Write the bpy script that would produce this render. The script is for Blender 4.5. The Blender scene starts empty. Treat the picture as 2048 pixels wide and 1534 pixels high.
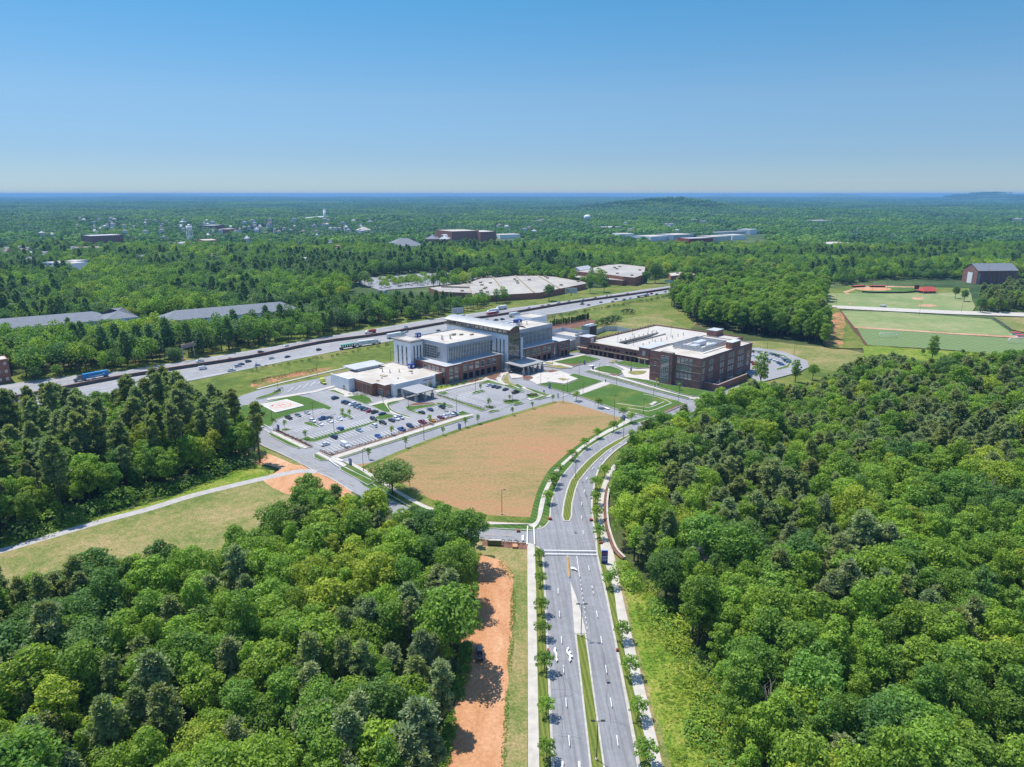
import bpy, bmesh, math, random
from mathutils import Vector, Matrix, noise
R = random.Random(7)
SC = bpy.context.scene
COL = SC.collection
PI = math.pi
rad = math.radians
# ------------------------------------------------------------------ camera model of the photograph (2048 x 1534)
F, CAMH, CX, CY = 1420., 115., 1024., 767.
PIT = math.atan((CY-388)/F)
cp, sp = math.cos(PIT), math.sin(PIT)
def P(x, y, z=0.):
    """point of the horizontal plane z that the photograph shows at pixel x, y"""
    u, v = (x-CX)/F, (CY-y)/F
    t = (z-CAMH)/(-sp+v*cp)
    return (u*t, (cp+v*sp)*t)
def PX(X, Y, Z):
    d = Y*cp-(Z-CAMH)*sp; v = Y*sp+(Z-CAMH)*cp
    if d < 1: return (-9999, -9999, d)
    return (CX+F*X/d, CY-F*v/d, d)
def crop(x0, y0, s):
    return lambda X, Y: (x0+X/s, y0+Y/s)
k1 = crop(640, 600, 4.096); k2 = crop(1040, 600, 4.096); k3 = crop(460, 740, 4.096); k4 = crop(900, 720, 4.096)
k5 = crop(0, 600, 4.096); k6 = crop(1000, 500, 4.096); k7 = crop(1500, 500, 3.737); k8 = crop(900, 960, 4.096)
kb = crop(880, 1180, 3.413); kl = crop(0, 740, 3.413); kf1 = crop(0, 370, 4.096); kf2 = crop(500, 370, 4.096)
kf3 = crop(1000, 370, 4.096); kf4 = crop(1500, 370, 3.737); km = crop(820, 540, 5.689); kn = crop(1100, 500, 6.4)
def W(pts, z=0., k=None):
    return [P(*(k(*p) if k else p), z) for p in pts]
# campus frame: x along the long fronts, y into the hospital
O0, A0 = (-40.9, 427.3), rad(46.4)
ca, sa = math.cos(A0), math.sin(A0)
def L(x, y):
    return (O0[0]+x*ca-y*sa, O0[1]+x*sa+y*ca)
def smooth(pts, n=6, closed=False):
    out = []; m = len(pts)
    rng = range(m) if closed else range(m-1)
    for i in rng:
        g = (lambda j: pts[j % m]) if closed else (lambda j: pts[min(max(j, 0), m-1)])
        p0, p1, p2, p3 = g(i-1), g(i), g(i+1), g(i+2)
        for q in range(n):
            t = q/n
            out.append(tuple(.5*(2*p1[a]+(p2[a]-p0[a])*t+(2*p0[a]-5*p1[a]+4*p2[a]-p3[a])*t*t+(3*p1[a]-p0[a]-3*p2[a]+p3[a])*t**3) for a in (0, 1)))
    if not closed: out.append(tuple(pts[-1]))
    return out
def area2(p):
    return sum(p[i][0]*p[(i+1) % len(p)][1]-p[(i+1) % len(p)][0]*p[i][1] for i in range(len(p)))
def ccw(p):
    return list(p) if area2(p) > 0 else list(p)[::-1]
def inset(poly, d):
    poly = ccw(poly); n = len(poly); out = []
    for i in range(n):
        a, b, c = (Vector(poly[i-1]), Vector(poly[i]), Vector(poly[(i+1) % n]))
        e1, e2 = (b-a), (c-b)
        if e1.length < 1e-6 or e2.length < 1e-6: continue
        e1.normalize(); e2.normalize()
        n1, n2 = Vector((-e1.y, e1.x)), Vector((-e2.y, e2.x))
        m = n1+n2
        if m.length < .2: m = n1.copy()
        m.normalize()
        k = d/max(.45, m.dot(n1))
        out.append((b.x+m.x*k, b.y+m.y*k))
    return out
def offset(line, d):
    """polyline moved d to its left"""
    out = []; n = len(line)
    for i in range(n):
        a = Vector(line[max(i-1, 0)]); b = Vector(line[min(i+1, n-1)])
        e = (b-a).normalized()
        out.append((line[i][0]-e.y*d, line[i][1]+e.x*d))
    return out
def resample(line, step):
    out = [tuple(line[0])]; acc = 0.
    for i in range(len(line)-1):
        a, b = Vector(line[i]), Vector(line[i+1]); l = (b-a).length
        if l < 1e-6: continue
        t = step-acc
        while t <= l:
            out.append(tuple(a.lerp(b, t/l))); t += step
        acc = (acc+l) % step
    return out
def inside(p, poly):
    x, y = p; c = False; n = len(poly); j = n-1
    for i in range(n):
        xi, yi = poly[i]; xj, yj = poly[j]
        if (yi > y) != (yj > y) and x < (xj-xi)*(y-yi)/(yj-yi)+xi: c = not c
        j = i
    return c
def rough(poly, amp=.8, step=1.2, sc=.05):
    """ragged outline"""
    q = resample(list(poly)+[poly[0]], step); out = []
    for x, y in q:
        v = Vector((x*sc, y*sc, 3.3)); w = Vector((x*sc*4, y*sc*4, 9.1))
        out.append((x+amp*(noise.noise(v)*1.6+noise.noise(w)*.6), y+amp*(noise.noise(v+Vector((40, 0, 0)))*1.6+noise.noise(w+Vector((40, 0, 0)))*.6)))
    return out[:-1] if len(out) > 4 else out
# ------------------------------------------------------------------ mesh builder
class MB:
    def __init__(s): s.v = []; s.f = []; s.m = []; s.smooth = set()
    def add(s, vs, fs, m=0, sm=False):
        o = len(s.v); s.v += [tuple(v) for v in vs]
        for f in fs:
            if sm: s.smooth.add(len(s.f))
            s.f.append(tuple(i+o for i in f)); s.m.append(m)
        return s
    def box(s, x0, x1, y0, y1, z0, z1, m=0):
        return s.add([(x0,y0,z0),(x1,y0,z0),(x1,y1,z0),(x0,y1,z0),(x0,y0,z1),(x1,y0,z1),(x1,y1,z1),(x0,y1,z1)],
                     [(3,2,1,0),(4,5,6,7),(0,1,5,4),(1,2,6,5),(2,3,7,6),(3,0,4,7)], m)
    def prism(s, poly, z0, z1, mt=0, ms=None, bottom=True):
        poly = ccw(poly); n = len(poly); ms = mt if ms is None else ms
        vs = [(x, y, z0) for x, y in poly]+[(x, y, z1) for x, y in poly]
        for tri in tess(poly):
            pass
        tr = tess(poly)
        s.add(vs, [tuple(n+i for i in t) for t in tr], mt)
        o = len(s.v)-2*n
        for i in range(n):
            j = (i+1) % n
            s.f.append((o+i, o+j, o+n+j, o+n+i)); s.m.append(ms)
        if bottom:
            for t in tr: s.f.append(tuple(o+i for i in t[::-1])); s.m.append(ms)
        return s
    def sheet(s, poly, z, m=0):
        poly = ccw(poly)
        return s.add([(x, y, z) for x, y in poly], tess(poly), m)
    def tube(s, a, b, r0, r1=None, n=8, m=0, cap=True, sm=True):
        r1 = r0 if r1 is None else r1
        a, b = Vector(a), Vector(b); d = (b-a)
        if d.length < 1e-6: return s
        d.normalize(); q = d.to_track_quat('Z', 'Y')
        vs = []
        for c, r in ((a, r0), (b, r1)):
            for i in range(n):
                t = 2*PI*i/n
                vs.append(tuple(c+q @ Vector((r*math.cos(t), r*math.sin(t), 0))))
        s.add(vs, [(i, (i+1) % n, n+(i+1) % n, n+i) for i in range(n)], m, sm)
        if cap:
            o = len(s.v)-2*n
            s.f.append(tuple(o+i for i in range(n))[::-1]); s.m.append(m)
            s.f.append(tuple(o+n+i for i in range(n))); s.m.append(m)
        return s
    def quad(s, a, b, c, d, m=0): return s.add([a, b, c, d], [(0, 1, 2, 3)], m)
    def mesh(s, name, mats):
        me = bpy.data.meshes.new(name); me.from_pydata(s.v, [], s.f)
        for m in (mats if isinstance(mats, (list, tuple)) else [mats]): me.materials.append(m)
        if len(me.materials) > 1: me.polygons.foreach_set('material_index', s.m)
        if s.smooth:
            me.polygons.foreach_set('use_smooth', [i in s.smooth for i in range(len(s.f))])
        me.update(); return me
    def build(s, name, mats, parent=None):
        return link(name, s.mesh(name, mats), parent)
from mathutils.geometry import tessellate_polygon
def tess(poly):
    t = tessellate_polygon([[Vector((x, y, 0)) for x, y in poly]])
    out = []
    for a, b, c in t:
        A, B, Cc = poly[a], poly[b], poly[c]
        if (B[0]-A[0])*(Cc[1]-A[1])-(B[1]-A[1])*(Cc[0]-A[0]) < 0: out.append((a, c, b))
        else: out.append((a, b, c))
    return out
def link(name, data, parent=None):
    o = bpy.data.objects.new(name, data); COL.objects.link(o)
    if parent is not None: o.parent = parent
    return o
def thing(name, label, cat, loc=(0, 0, 0), rz=0., group=None):
    o = bpy.data.objects.new(name, None); COL.objects.link(o)
    o.location = loc if len(loc) == 3 else (loc[0], loc[1], 0); o.rotation_euler = (0, 0, rz)
    o.empty_display_size = .5
    return tag(o, label, cat, group)
def tag(o, label, cat, group=None):
    o['label'] = label; o['category'] = cat
    if group: o['group'] = group
    return o
def struct(o, label=None):
    o['kind'] = 'structure'
    if label: o['label'] = label
    return o
def dup(root, loc, rz, label=None, group=None, scale=None, color=None):
    r = root.copy(); COL.objects.link(r)
    r.location = loc if len(loc) == 3 else (loc[0], loc[1], 0)
    r.rotation_euler = (0, 0, rz)
    if scale is not None: r.scale = scale if not isinstance(scale, (int, float)) else (scale,)*3
    if label: r['label'] = label
    if group: r['group'] = group
    if color: r.color = (*color, 1)
    for ch in root.children:
        c = ch.copy(); COL.objects.link(c); c.parent = r
        if color: c.color = (*color, 1)
        for g in ch.children:
            d = g.copy(); COL.objects.link(d); d.parent = c
            if color: d.color = (*color, 1)
    return r
# ------------------------------------------------------------------ materials
def nt(name):
    m = bpy.data.materials.new(name); m.use_nodes = True
    t = m.node_tree; b = t.nodes['Principled BSDF']
    return m, t, b
def N(t, typ, **kw):
    n = t.nodes.new(typ)
    for k, v in kw.items(): setattr(n, k, v)
    return n
def noise_tex(t, scale, detail=4, rough=.55, coord=None):
    n = N(t, 'ShaderNodeTexNoise'); n.inputs['Scale'].default_value = scale
    n.inputs['Detail'].default_value = detail; n.inputs['Roughness'].default_value = rough
    if coord is not None: t.links.new(coord, n.inputs['Vector'])
    return n
def ramp(t, fac, stops):
    r = N(t, 'ShaderNodeValToRGB'); e = r.color_ramp.elements
    while len(e) < len(stops): e.new(.5)
    for q, (p, c) in zip(e, stops):
        q.position = p; q.color = (*c, 1) if len(c) == 3 else c
    t.links.new(fac, r.inputs['Fac']); return r
def mixc(t, fac, a, b, typ='MIX'):
    m = N(t, 'ShaderNodeMix', data_type='RGBA', blend_type=typ)
    if isinstance(fac, (int, float)): m.inputs[0].default_value = fac
    else: t.links.new(fac, m.inputs[0])
    for s, i in ((a, 6), (b, 7)):
        if isinstance(s, tuple): m.inputs[i].default_value = (*s, 1)
        else: t.links.new(s, m.inputs[i])
    return m.outputs[2]
def world_pos(t):
    return N(t, 'ShaderNodeNewGeometry').outputs['Position']
def mat(name, col, rough=.7, var=.15, scale=.6, metal=0., spec=.3, scale2=None, col2=None, bump=0.):
    """plain surface with dirt-like variation"""
    m, t, b = nt(name)
    pos = N(t, 'ShaderNodeTexCoord').outputs['Object']
    n = noise_tex(t, scale, 5, .6, pos)
    lo = tuple(c*(1-var) for c in col); hi = tuple(min(1, c*(1+var)) for c in col)
    c = ramp(t, n.outputs['Fac'], [(.3, lo), (.7, hi)]).outputs['Color']
    if col2:
        n2 = noise_tex(t, scale2 or scale*.2, 4, .6, pos)
        f = ramp(t, n2.outputs['Fac'], [(.48, (0, 0, 0)), (.62, (1, 1, 1))]).outputs['Color']
        c = mixc(t, f, c, col2)
    t.links.new(c, b.inputs['Base Color'])
    b.inputs['Roughness'].default_value = rough; b.inputs['Metallic'].default_value = metal
    b.inputs['Specular IOR Level'].default_value = spec
    if bump:
        bn = N(t, 'ShaderNodeBump'); bn.inputs['Strength'].default_value = bump; bn.inputs['Distance'].default_value = .1
        t.links.new(n.outputs['Fac'], bn.inputs['Height']); t.links.new(bn.outputs['Normal'], b.inputs['Normal'])
    return m
def ground_mat(name, stops, s1=.03, s2=.4, s3=2.5, fine=.35, bump=.4, streak=None, w=(.5, .35)):
    """ground cover: colour ramp over noise at three sizes, world coordinates"""
    m, t, b = nt(name); pos = world_pos(t)
    mp = pos
    if streak:
        q = N(t, 'ShaderNodeMapping'); q.inputs['Rotation'].default_value = (0, 0, streak[0]); q.inputs['Scale'].default_value = (1, streak[1], 1)
        t.links.new(pos, q.inputs['Vector']); mp = q.outputs['Vector']
    a = noise_tex(t, s1, 5, .6, mp); c = noise_tex(t, s2, 5, .65, mp); d = noise_tex(t, s3, 3, .7, pos)
    f1 = N(t, 'ShaderNodeMath', operation='MULTIPLY'); f1.inputs[1].default_value = w[0]; t.links.new(a.outputs['Fac'], f1.inputs[0])
    f2 = N(t, 'ShaderNodeMath', operation='MULTIPLY_ADD'); f2.inputs[1].default_value = w[1]; t.links.new(c.outputs['Fac'], f2.inputs[0]); t.links.new(f1.outputs[0], f2.inputs[2])
    f3 = N(t, 'ShaderNodeMath', operation='MULTIPLY_ADD'); f3.inputs[1].default_value = 1-w[0]-w[1]; t.links.new(d.outputs['Fac'], f3.inputs[0]); t.links.new(f2.outputs[0], f3.inputs[2])
    base = ramp(t, f3.outputs[0], [(.5+(p-.5)*.46, c) for p, c in stops]).outputs['Color']
    v = ramp(t, d.outputs['Fac'], [(.25, (1-fine,)*3), (.75, (1+fine*.6,)*3)]).outputs['Color']
    t.links.new(mixc(t, 1., base, v, 'MULTIPLY'), b.inputs['Base Color'])
    b.inputs['Roughness'].default_value = .95; b.inputs['Specular IOR Level'].default_value = .1
    bn = N(t, 'ShaderNodeBump'); bn.inputs['Strength'].default_value = bump; bn.inputs['Distance'].default_value = .25
    t.links.new(d.outputs['Fac'], bn.inputs['Height']); t.links.new(bn.outputs['Normal'], b.inputs['Normal'])
    return m
def lawn_mat(name, ca_, cb_, ang, width, amt=.5, dry=None):
    """mown turf with mowing stripes"""
    m, t, b = nt(name); pos = world_pos(t)
    q = N(t, 'ShaderNodeMapping'); q.inputs['Rotation'].default_value = (0, 0, ang); t.links.new(pos, q.inputs['Vector'])
    w = N(t, 'ShaderNodeTexWave', wave_type='BANDS', bands_direction='X'); w.inputs['Scale'].default_value = .314/width
    w.inputs['Distortion'].default_value = .6; w.inputs['Detail'].default_value = 2; w.inputs['Detail Scale'].default_value = .3
    t.links.new(q.outputs['Vector'], w.inputs['Vector'])
    n1 = noise_tex(t, .12, 5, .6, pos); n2 = noise_tex(t, 2., 3, .7, pos)
    f = N(t, 'ShaderNodeMath', operation='MULTIPLY_ADD'); f.inputs[1].default_value = amt
    t.links.new(w.outputs['Fac'], f.inputs[0])
    g = N(t, 'ShaderNodeMath', operation='MULTIPLY_ADD'); g.inputs[1].default_value = .6; g.inputs[2].default_value = -.05
    t.links.new(n1.outputs['Fac'], g.inputs[0]); t.links.new(g.outputs[0], f.inputs[2])
    c = ramp(t, f.outputs[0], [(.2, ca_), (.8, cb_)]).outputs['Color']
    if dry:
        n3 = noise_tex(t, .07, 5, .65, pos)
        c = mixc(t, ramp(t, n3.outputs['Fac'], [(.5, (0, 0, 0)), (.68, (1, 1, 1))]).outputs['Color'], c, dry)
    v = ramp(t, n2.outputs['Fac'], [(.25, (.75,)*3), (.75, (1.2,)*3)]).outputs['Color']
    t.links.new(mixc(t, 1., c, v, 'MULTIPLY'), b.inputs['Base Color'])
    b.inputs['Roughness'].default_value = .9; b.inputs['Specular IOR Level'].default_value = .15
    return m
def brick_mat(name, c1, c2, mortar):
    m, t, b = nt(name); pos = N(t, 'ShaderNodeTexCoord').outputs['Object']
    sx = N(t, 'ShaderNodeSeparateXYZ'); t.links.new(pos, sx.inputs[0])
    ad = N(t, 'ShaderNodeMath', operation='ADD'); t.links.new(sx.outputs[0], ad.inputs[0]); t.links.new(sx.outputs[1], ad.inputs[1])
    cb = N(t, 'ShaderNodeCombineXYZ'); t.links.new(ad.outputs[0], cb.inputs[0]); t.links.new(sx.outputs[2], cb.inputs[1])
    br = N(t, 'ShaderNodeTexBrick'); br.inputs['Scale'].default_value = 1.; br.inputs['Brick Width'].default_value = .4
    br.inputs['Row Height'].default_value = .13; br.inputs['Mortar Size'].default_value = .012
    br.inputs['Color1'].default_value = (*c1, 1); br.inputs['Color2'].default_value = (*c2, 1); br.inputs['Mortar'].default_value = (*mortar, 1)
    t.links.new(cb.outputs[0], br.inputs['Vector'])
    n = noise_tex(t, .35, 5, .6, pos)
    v = ramp(t, n.outputs['Fac'], [(.3, (.78,)*3), (.7, (1.18,)*3)]).outputs['Color']
    t.links.new(mixc(t, 1., br.outputs['Color'], v, 'MULTIPLY'), b.inputs['Base Color'])
    b.inputs['Roughness'].default_value = .85; b.inputs['Specular IOR Level'].default_value = .2
    return m
def glass_mat(name, col=(.02, .035, .04), wav=.05, rough=.04):
    m, t, b = nt(name)
    b.inputs['Base Color'].default_value = (*col, 1); b.inputs['Roughness'].default_value = rough
    b.inputs['Specular IOR Level'].default_value = 1.; b.inputs['IOR'].default_value = 1.9
    n = noise_tex(t, .5, 2, .5, N(t, 'ShaderNodeTexCoord').outputs['Object'])
    bn = N(t, 'ShaderNodeBump'); bn.inputs['Strength'].default_value = wav; bn.inputs['Distance'].default_value = .3
    t.links.new(n.outputs['Fac'], bn.inputs['Height']); t.links.new(bn.outputs['Normal'], b.inputs['Normal'])
    return m
def paint_mat(name, obj_color=True, col=(.8, .8, .8)):
    m, t, b = nt(name)
    if obj_color: t.links.new(N(t, 'ShaderNodeObjectInfo').outputs['Color'], b.inputs['Base Color'])
    else: b.inputs['Base Color'].default_value = (*col, 1)
    b.inputs['Roughness'].default_value = .28; b.inputs['Coat Weight'].default_value = .6; b.inputs['Coat Roughness'].default_value = .05
    return m
def leaf_mat(name, source, rough=.55, trans=.45):
    m, t, b = nt(name)
    if source == 'object': c = N(t, 'ShaderNodeObjectInfo').outputs['Color']
    else:
        at = N(t, 'ShaderNodeAttribute', attribute_type='INSTANCER', attribute_name='tint'); c = at.outputs['Color']
    g = N(t, 'ShaderNodeNewGeometry')
    v = ramp(t, g.outputs['Random Per Island'], [(0, (.62, .66, .6)), (.6, (1., 1., 1.)), (1, (1.5, 1.4, 1.25))]).outputs['Color']
    c2 = mixc(t, 1., c, v, 'MULTIPLY')
    t.links.new(c2, b.inputs['Base Color']); b.inputs['Roughness'].default_value = rough; b.inputs['Specular IOR Level'].default_value = .25
    tr = N(t, 'ShaderNodeBsdfTranslucent')
    t.links.new(mixc(t, 1., c2, (1.1, 1.2, .55), 'MULTIPLY'), tr.inputs['Color'])
    mx = N(t, 'ShaderNodeMixShader'); mx.inputs[0].default_value = trans
    t.links.new(b.outputs[0], mx.inputs[1]); t.links.new(tr.outputs[0], mx.inputs[2])
    t.links.new(mx.outputs[0], t.nodes['Material Output'].inputs['Surface'])
    return m
def asphalt_mat(name, col, scale=.5, streak=None):
    m, t, b = nt(name); pos = world_pos(t)
    n1 = noise_tex(t, .05, 4, .6, pos); n2 = noise_tex(t, scale, 5, .7, pos)
    c = ramp(t, n1.outputs['Fac'], [(.3, tuple(x*.86 for x in col)), (.7, tuple(x*1.1 for x in col))]).outputs['Color']
    v = ramp(t, n2.outputs['Fac'], [(.3, (.88,)*3), (.7, (1.1,)*3)]).outputs['Color']
    c = mixc(t, 1., c, v, 'MULTIPLY')
    if streak is not None:
        q = N(t, 'ShaderNodeMapping'); q.vector_type = 'TEXTURE'; q.inputs['Rotation'].default_value = (0, 0, streak); q.inputs['Scale'].default_value = (60, .9, 1)
        t.links.new(pos, q.inputs['Vector']); n3 = noise_tex(t, .9, 4, .6, q.outputs['Vector'])
        c = mixc(t, 1., c, ramp(t, n3.outputs['Fac'], [(.35, (.80,)*3), (.6, (1.1,)*3)]).outputs['Color'], 'MULTIPLY')
    vo = N(t, 'ShaderNodeTexVoronoi', feature='DISTANCE_TO_EDGE'); vo.inputs['Scale'].default_value = .045
    nz = noise_tex(t, .3, 3, .6, pos); t.links.new(mixc(t, .08, pos, nz.outputs['Color'], 'ADD'), vo.inputs['Vector'])
    cr = ramp(t, vo.outputs['Distance'], [(0, (.8,)*3), (.006, (1, 1, 1))]).outputs['Color']
    t.links.new(mixc(t, 1., c, cr, 'MULTIPLY'), b.inputs['Base Color'])
    b.inputs['Roughness'].default_value = .85; b.inputs['Specular IOR Level'].default_value = .25
    return m
M = {}
M['asphalt'] = asphalt_mat('asphalt', (.245, .245, .25))
M['asphalt_new'] = asphalt_mat('asphalt_boulevard', (.225, .225, .232), streak=rad(92))
M['asphalt_lot'] = asphalt_mat('asphalt_lot', (.265, .263, .265))
M['highway'] = asphalt_mat('highway_surface', (.265, .262, .262), streak=rad(44))
M['shoulder'] = asphalt_mat('shoulder_surface', (.30, .295, .29))
M['concrete'] = mat('concrete', (.44, .405, .35), .85, .14, .35)
M['kerb'] = mat('kerb_concrete', (.41, .38, .33), .85, .18, .6)
M['paving'] = mat('plaza_paving', (.47, .43, .38), .85, .12, .5)
M['white_line'] = mat('white_marking', (.72, .72, .70), .7, .15, 1.5)
M['yellow_line'] = mat('yellow_marking', (.55, .33, .05), .7, .15, 1.5)
M['red_line'] = mat('red_marking', (.55, .13, .08), .7, .15, 1.5)
M['white_roof'] = mat('white_roof_membrane', (.47, .43, .37), .8, .13, .12, col2=(.40, .355, .29), scale2=.07)
M['grey_roof'] = mat('grey_roof_membrane', (.40, .41, .42), .7, .12, .2)
M['metal_roof'] = mat('standing_metal_roof', (.36, .36, .35), .45, .1, .3, metal=.3)
M['deck'] = mat('garage_deck', (.44, .41, .36), .85, .12, .12)
M['white_wall'] = mat('white_render', (.72, .73, .74), .7, .06, .25)
M['grey_panel'] = mat('grey_metal_panel', (.40, .43, .47), .45, .07, .2, metal=.25)
M['light_panel'] = mat('pale_metal_panel', (.55, .57, .60), .5, .08, .5, metal=.2)
M['tan_trim'] = mat('tan_trim', (.34, .28, .19), .7, .1, .4)
M['stone'] = mat('grey_stone', (.38, .36, .33), .85, .25, .9)
M['dark_metal'] = mat('dark_metal', (.035, .033, .032), .5, .1, 1., metal=.4)
M['steel'] = mat('steel', (.42, .43, .44), .4, .1, 1., metal=.7)
M['frame'] = mat('window_frame', (.60, .60, .58), .5, .05, 1.)
M['dark'] = mat('dark_opening', (.02, .02, .022), .9, .2, .5)
M['blue_panel'] = mat('blue_sign_panel', (.02, .045, .22), .4, .1, .6)
M['rust'] = mat('red_hatch', (.25, .04, .03), .7, .2, 1.)
M['brick'] = brick_mat('orange_brick', (.34, .125, .072), (.26, .095, .06), (.32, .23, .18))
M['dark_brick'] = brick_mat('brown_brick', (.29, .128, .10), (.22, .10, .08), (.28, .20, .17))
M['band'] = mat('cast_stone_band', (.36, .26, .22), .85, .1, .6)
M['glass'] = glass_mat('window_glass', (.03, .05, .06))
M['dark_glass'] = glass_mat('curtain_glass', (.018, .03, .032), .08)
M['car_glass'] = glass_mat('car_glass', (.012, .014, .018), 0., .05)
M['pale_glass'] = glass_mat('pale_glass', (.22, .26, .28), .05, .1)
M['paint'] = paint_mat('car_paint')
M['tyre'] = mat('tyre_rubber', (.015, .015, .016), .85, .2, 2.)
M['trailer'] = mat('trailer_white', (.62, .64, .65), .45, .08, .6)
M['truck_blue'] = mat('trailer_blue', (.03, .22, .48), .4, .08, .4)
M['mulch'] = ground_mat('mulch', [(.3, (.13, .065, .045)), (.7, (.22, .12, .085))], .3, 1., 4.)
M['forest_floor'] = ground_mat('forest_floor', [(.3, (.05, .065, .022)), (.5, (.07, .095, .03)), (.7, (.13, .11, .06))], .02, .2, 1.5)
M['far_ground'] = ground_mat('far_ground', [(.3, (.035, .065, .022)), (.5, (.07, .105, .035)), (.7, (.13, .15, .06))], .004, .03, .3)
M['verge'] = ground_mat('verge_grass', [(.32, (.075, .115, .022)), (.5, (.13, .165, .03)), (.62, (.19, .19, .055)), (.75, (.22, .17, .08))], .025, .15, 1.2, .3)
M['dry_field'] = ground_mat('dry_field', [(.25, (.10, .145, .03)), (.42, (.17, .19, .055)), (.56, (.25, .22, .085)), (.72, (.33, .25, .12))], .03, .3, 1.6, .4)
M['meadow'] = ground_mat('tan_meadow', [(.2, (.17, .165, .05)), (.36, (.235, .185, .075)), (.48, (.29, .20, .09)), (.6, (.325, .20, .095)), (.74, (.35, .185, .095)), (.88, (.45, .28, .16))], .012, .09, .8, .22, streak=(-A0, 2.6), w=(.5, .34))
M['red_dirt'] = ground_mat('red_clay', [(.15, (.35, .155, .068)), (.38, (.43, .21, .10)), (.6, (.50, .27, .145)), (.85, (.59, .38, .24))], .04, .25, 1.2, .16, streak=(rad(2), .3), w=(.42, .42))
M['pink_dirt'] = ground_mat('packed_clay', [(.3, (.36, .19, .11)), (.5, (.46, .27, .17)), (.7, (.52, .34, .23))], .05, .3, 2., .2)
M['clay_grass'] = ground_mat('clay_and_grass', [(.36, (.12, .14, .03)), (.48, (.2, .17, .06)), (.54, (.40, .17, .085)), (.7, (.50, .24, .14))], .05, .4, 1.8, .3)
M['gravel'] = mat('gravel_path', (.36, .34, .32), .95, .15, .4)
M['weeds'] = ground_mat('tall_weeds', [(.22, (.05, .12, .012)), (.4, (.12, .20, .02)), (.55, (.20, .25, .035)), (.72, (.27, .27, .06)), (.85, (.32, .25, .12))], .06, .45, 1.8, .5, bump=.9)
M['lawn'] = lawn_mat('campus_lawn', (.028, .075, .012), (.085, .155, .024), A0*0+rad(20), 1.6, .5)
M['lawn2'] = lawn_mat('mown_lawn', (.036, .088, .014), (.09, .16, .028), A0+rad(90), 2.2, .4, dry=(.14, .165, .035))
M['strip'] = lawn_mat('median_turf', (.075, .115, .018), (.165, .18, .035), rad(-3), 1.1, .5)
M['sports'] = lawn_mat('sports_turf', (.095, .15, .05), (.17, .225, .09), rad(-28), 6.0, .75)
M['sports_dry'] = ground_mat('worn_turf', [(.25, (.14, .20, .07)), (.5, (.20, .245, .095)), (.75, (.29, .28, .14))], .02, .1, 1., .2)
M['bark'] = mat('bark', (.075, .06, .045), .95, .3, 2.)
M['pine_bark'] = mat('pine_bark', (.11, .078, .055), .95, .3, 2.)
M['leaf'] = leaf_mat('leaf', 'object'); M['leaf_i'] = leaf_mat('leaf_wood', 'inst')
M['needle'] = leaf_mat('needle', 'object', .6, .42); M['needle_i'] = leaf_mat('needle_wood', 'inst', .6, .42)
# ------------------------------------------------------------------ camera, light, air
cam = bpy.data.cameras.new('camera'); co = bpy.data.objects.new('camera', cam); COL.objects.link(co)
cam.sensor_fit = 'HORIZONTAL'; cam.sensor_width = 36; cam.lens = 36*F/2048
cam.clip_start = 1; cam.clip_end = 90000
co.location = (0, 0, CAMH); co.rotation_euler = (PI/2-PIT, 0, 0); SC.camera = co
SUN_D = Vector((-.78, .62, 0)).normalized(); SUN_EL = rad(66)
sdir = Vector((SUN_D.x*math.cos(SUN_EL), SUN_D.y*math.cos(SUN_EL), math.sin(SUN_EL)))
sun = bpy.data.lights.new('sun', 'SUN'); sun.energy = 3.8; sun.angle = rad(.5); sun.color = (1., .955, .88)
so = bpy.data.objects.new('sun', sun); COL.objects.link(so)
so.rotation_euler = sdir.to_track_quat('Z', 'Y').to_euler(); so.location = (0, 0, 400)
wd = bpy.data.worlds.new('World'); SC.world = wd; wd.use_nodes = True
wt = wd.node_tree; bg = wt.nodes['Background']
sky = wt.nodes.new('ShaderNodeTexSky'); sky.sky_type = 'NISHITA'; sky.sun_disc = False
sky.sun_elevation = SUN_EL; sky.sun_rotation = math.atan2(SUN_D.x, SUN_D.y)
sky.altitude = 100; sky.air_density = 1.0; sky.dust_density = 0.; sky.ozone_density = 4.0
tc = wt.nodes.new('ShaderNodeTexCoord'); sx_ = wt.nodes.new('ShaderNodeSeparateXYZ'); wt.links.new(tc.outputs['Generated'], sx_.inputs[0])
rp = wt.nodes.new('ShaderNodeValToRGB'); wt.links.new(sx_.outputs[2], rp.inputs['Fac'])
stops_ = [(0., (.24, .315, .455)), (.05, (.24, .31, .43)), (.12, (.296, .377, .44)), (.24, (.204, .426, .492)), (.55, (.95, 1.05, 1.1))]
while len(rp.color_ramp.elements) < len(stops_): rp.color_ramp.elements.new(.5)
for q_, (p_, c_) in zip(rp.color_ramp.elements, stops_): q_.position = p_; q_.color = (*c_, 1)
mx_ = wt.nodes.new('ShaderNodeMix'); mx_.data_type = 'RGBA'; mx_.blend_type = 'MULTIPLY'; mx_.inputs[0].default_value = 1.
wt.links.new(sky.outputs[0], mx_.inputs[6]); wt.links.new(rp.outputs['Color'], mx_.inputs[7])
wt.links.new(mx_.outputs[2], bg.inputs['Color']); bg.inputs['Strength'].default_value = .15
SC.view_settings.view_transform = 'Standard'; SC.view_settings.look = 'None'
SC.view_settings.exposure = 0.70; SC.view_settings.gamma = 1
SC.render.engine = 'CYCLES'
SC.cycles.use_denoising = True
SC.cycles.max_bounces = 6; SC.cycles.diffuse_bounces = 4; SC.cycles.glossy_bounces = 3; SC.cycles.transmission_bounces = 3
SC.cycles.volume_bounces = 0; SC.cycles.transparent_max_bounces = 4
SC.cycles.sample_clamp_indirect = 6
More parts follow.
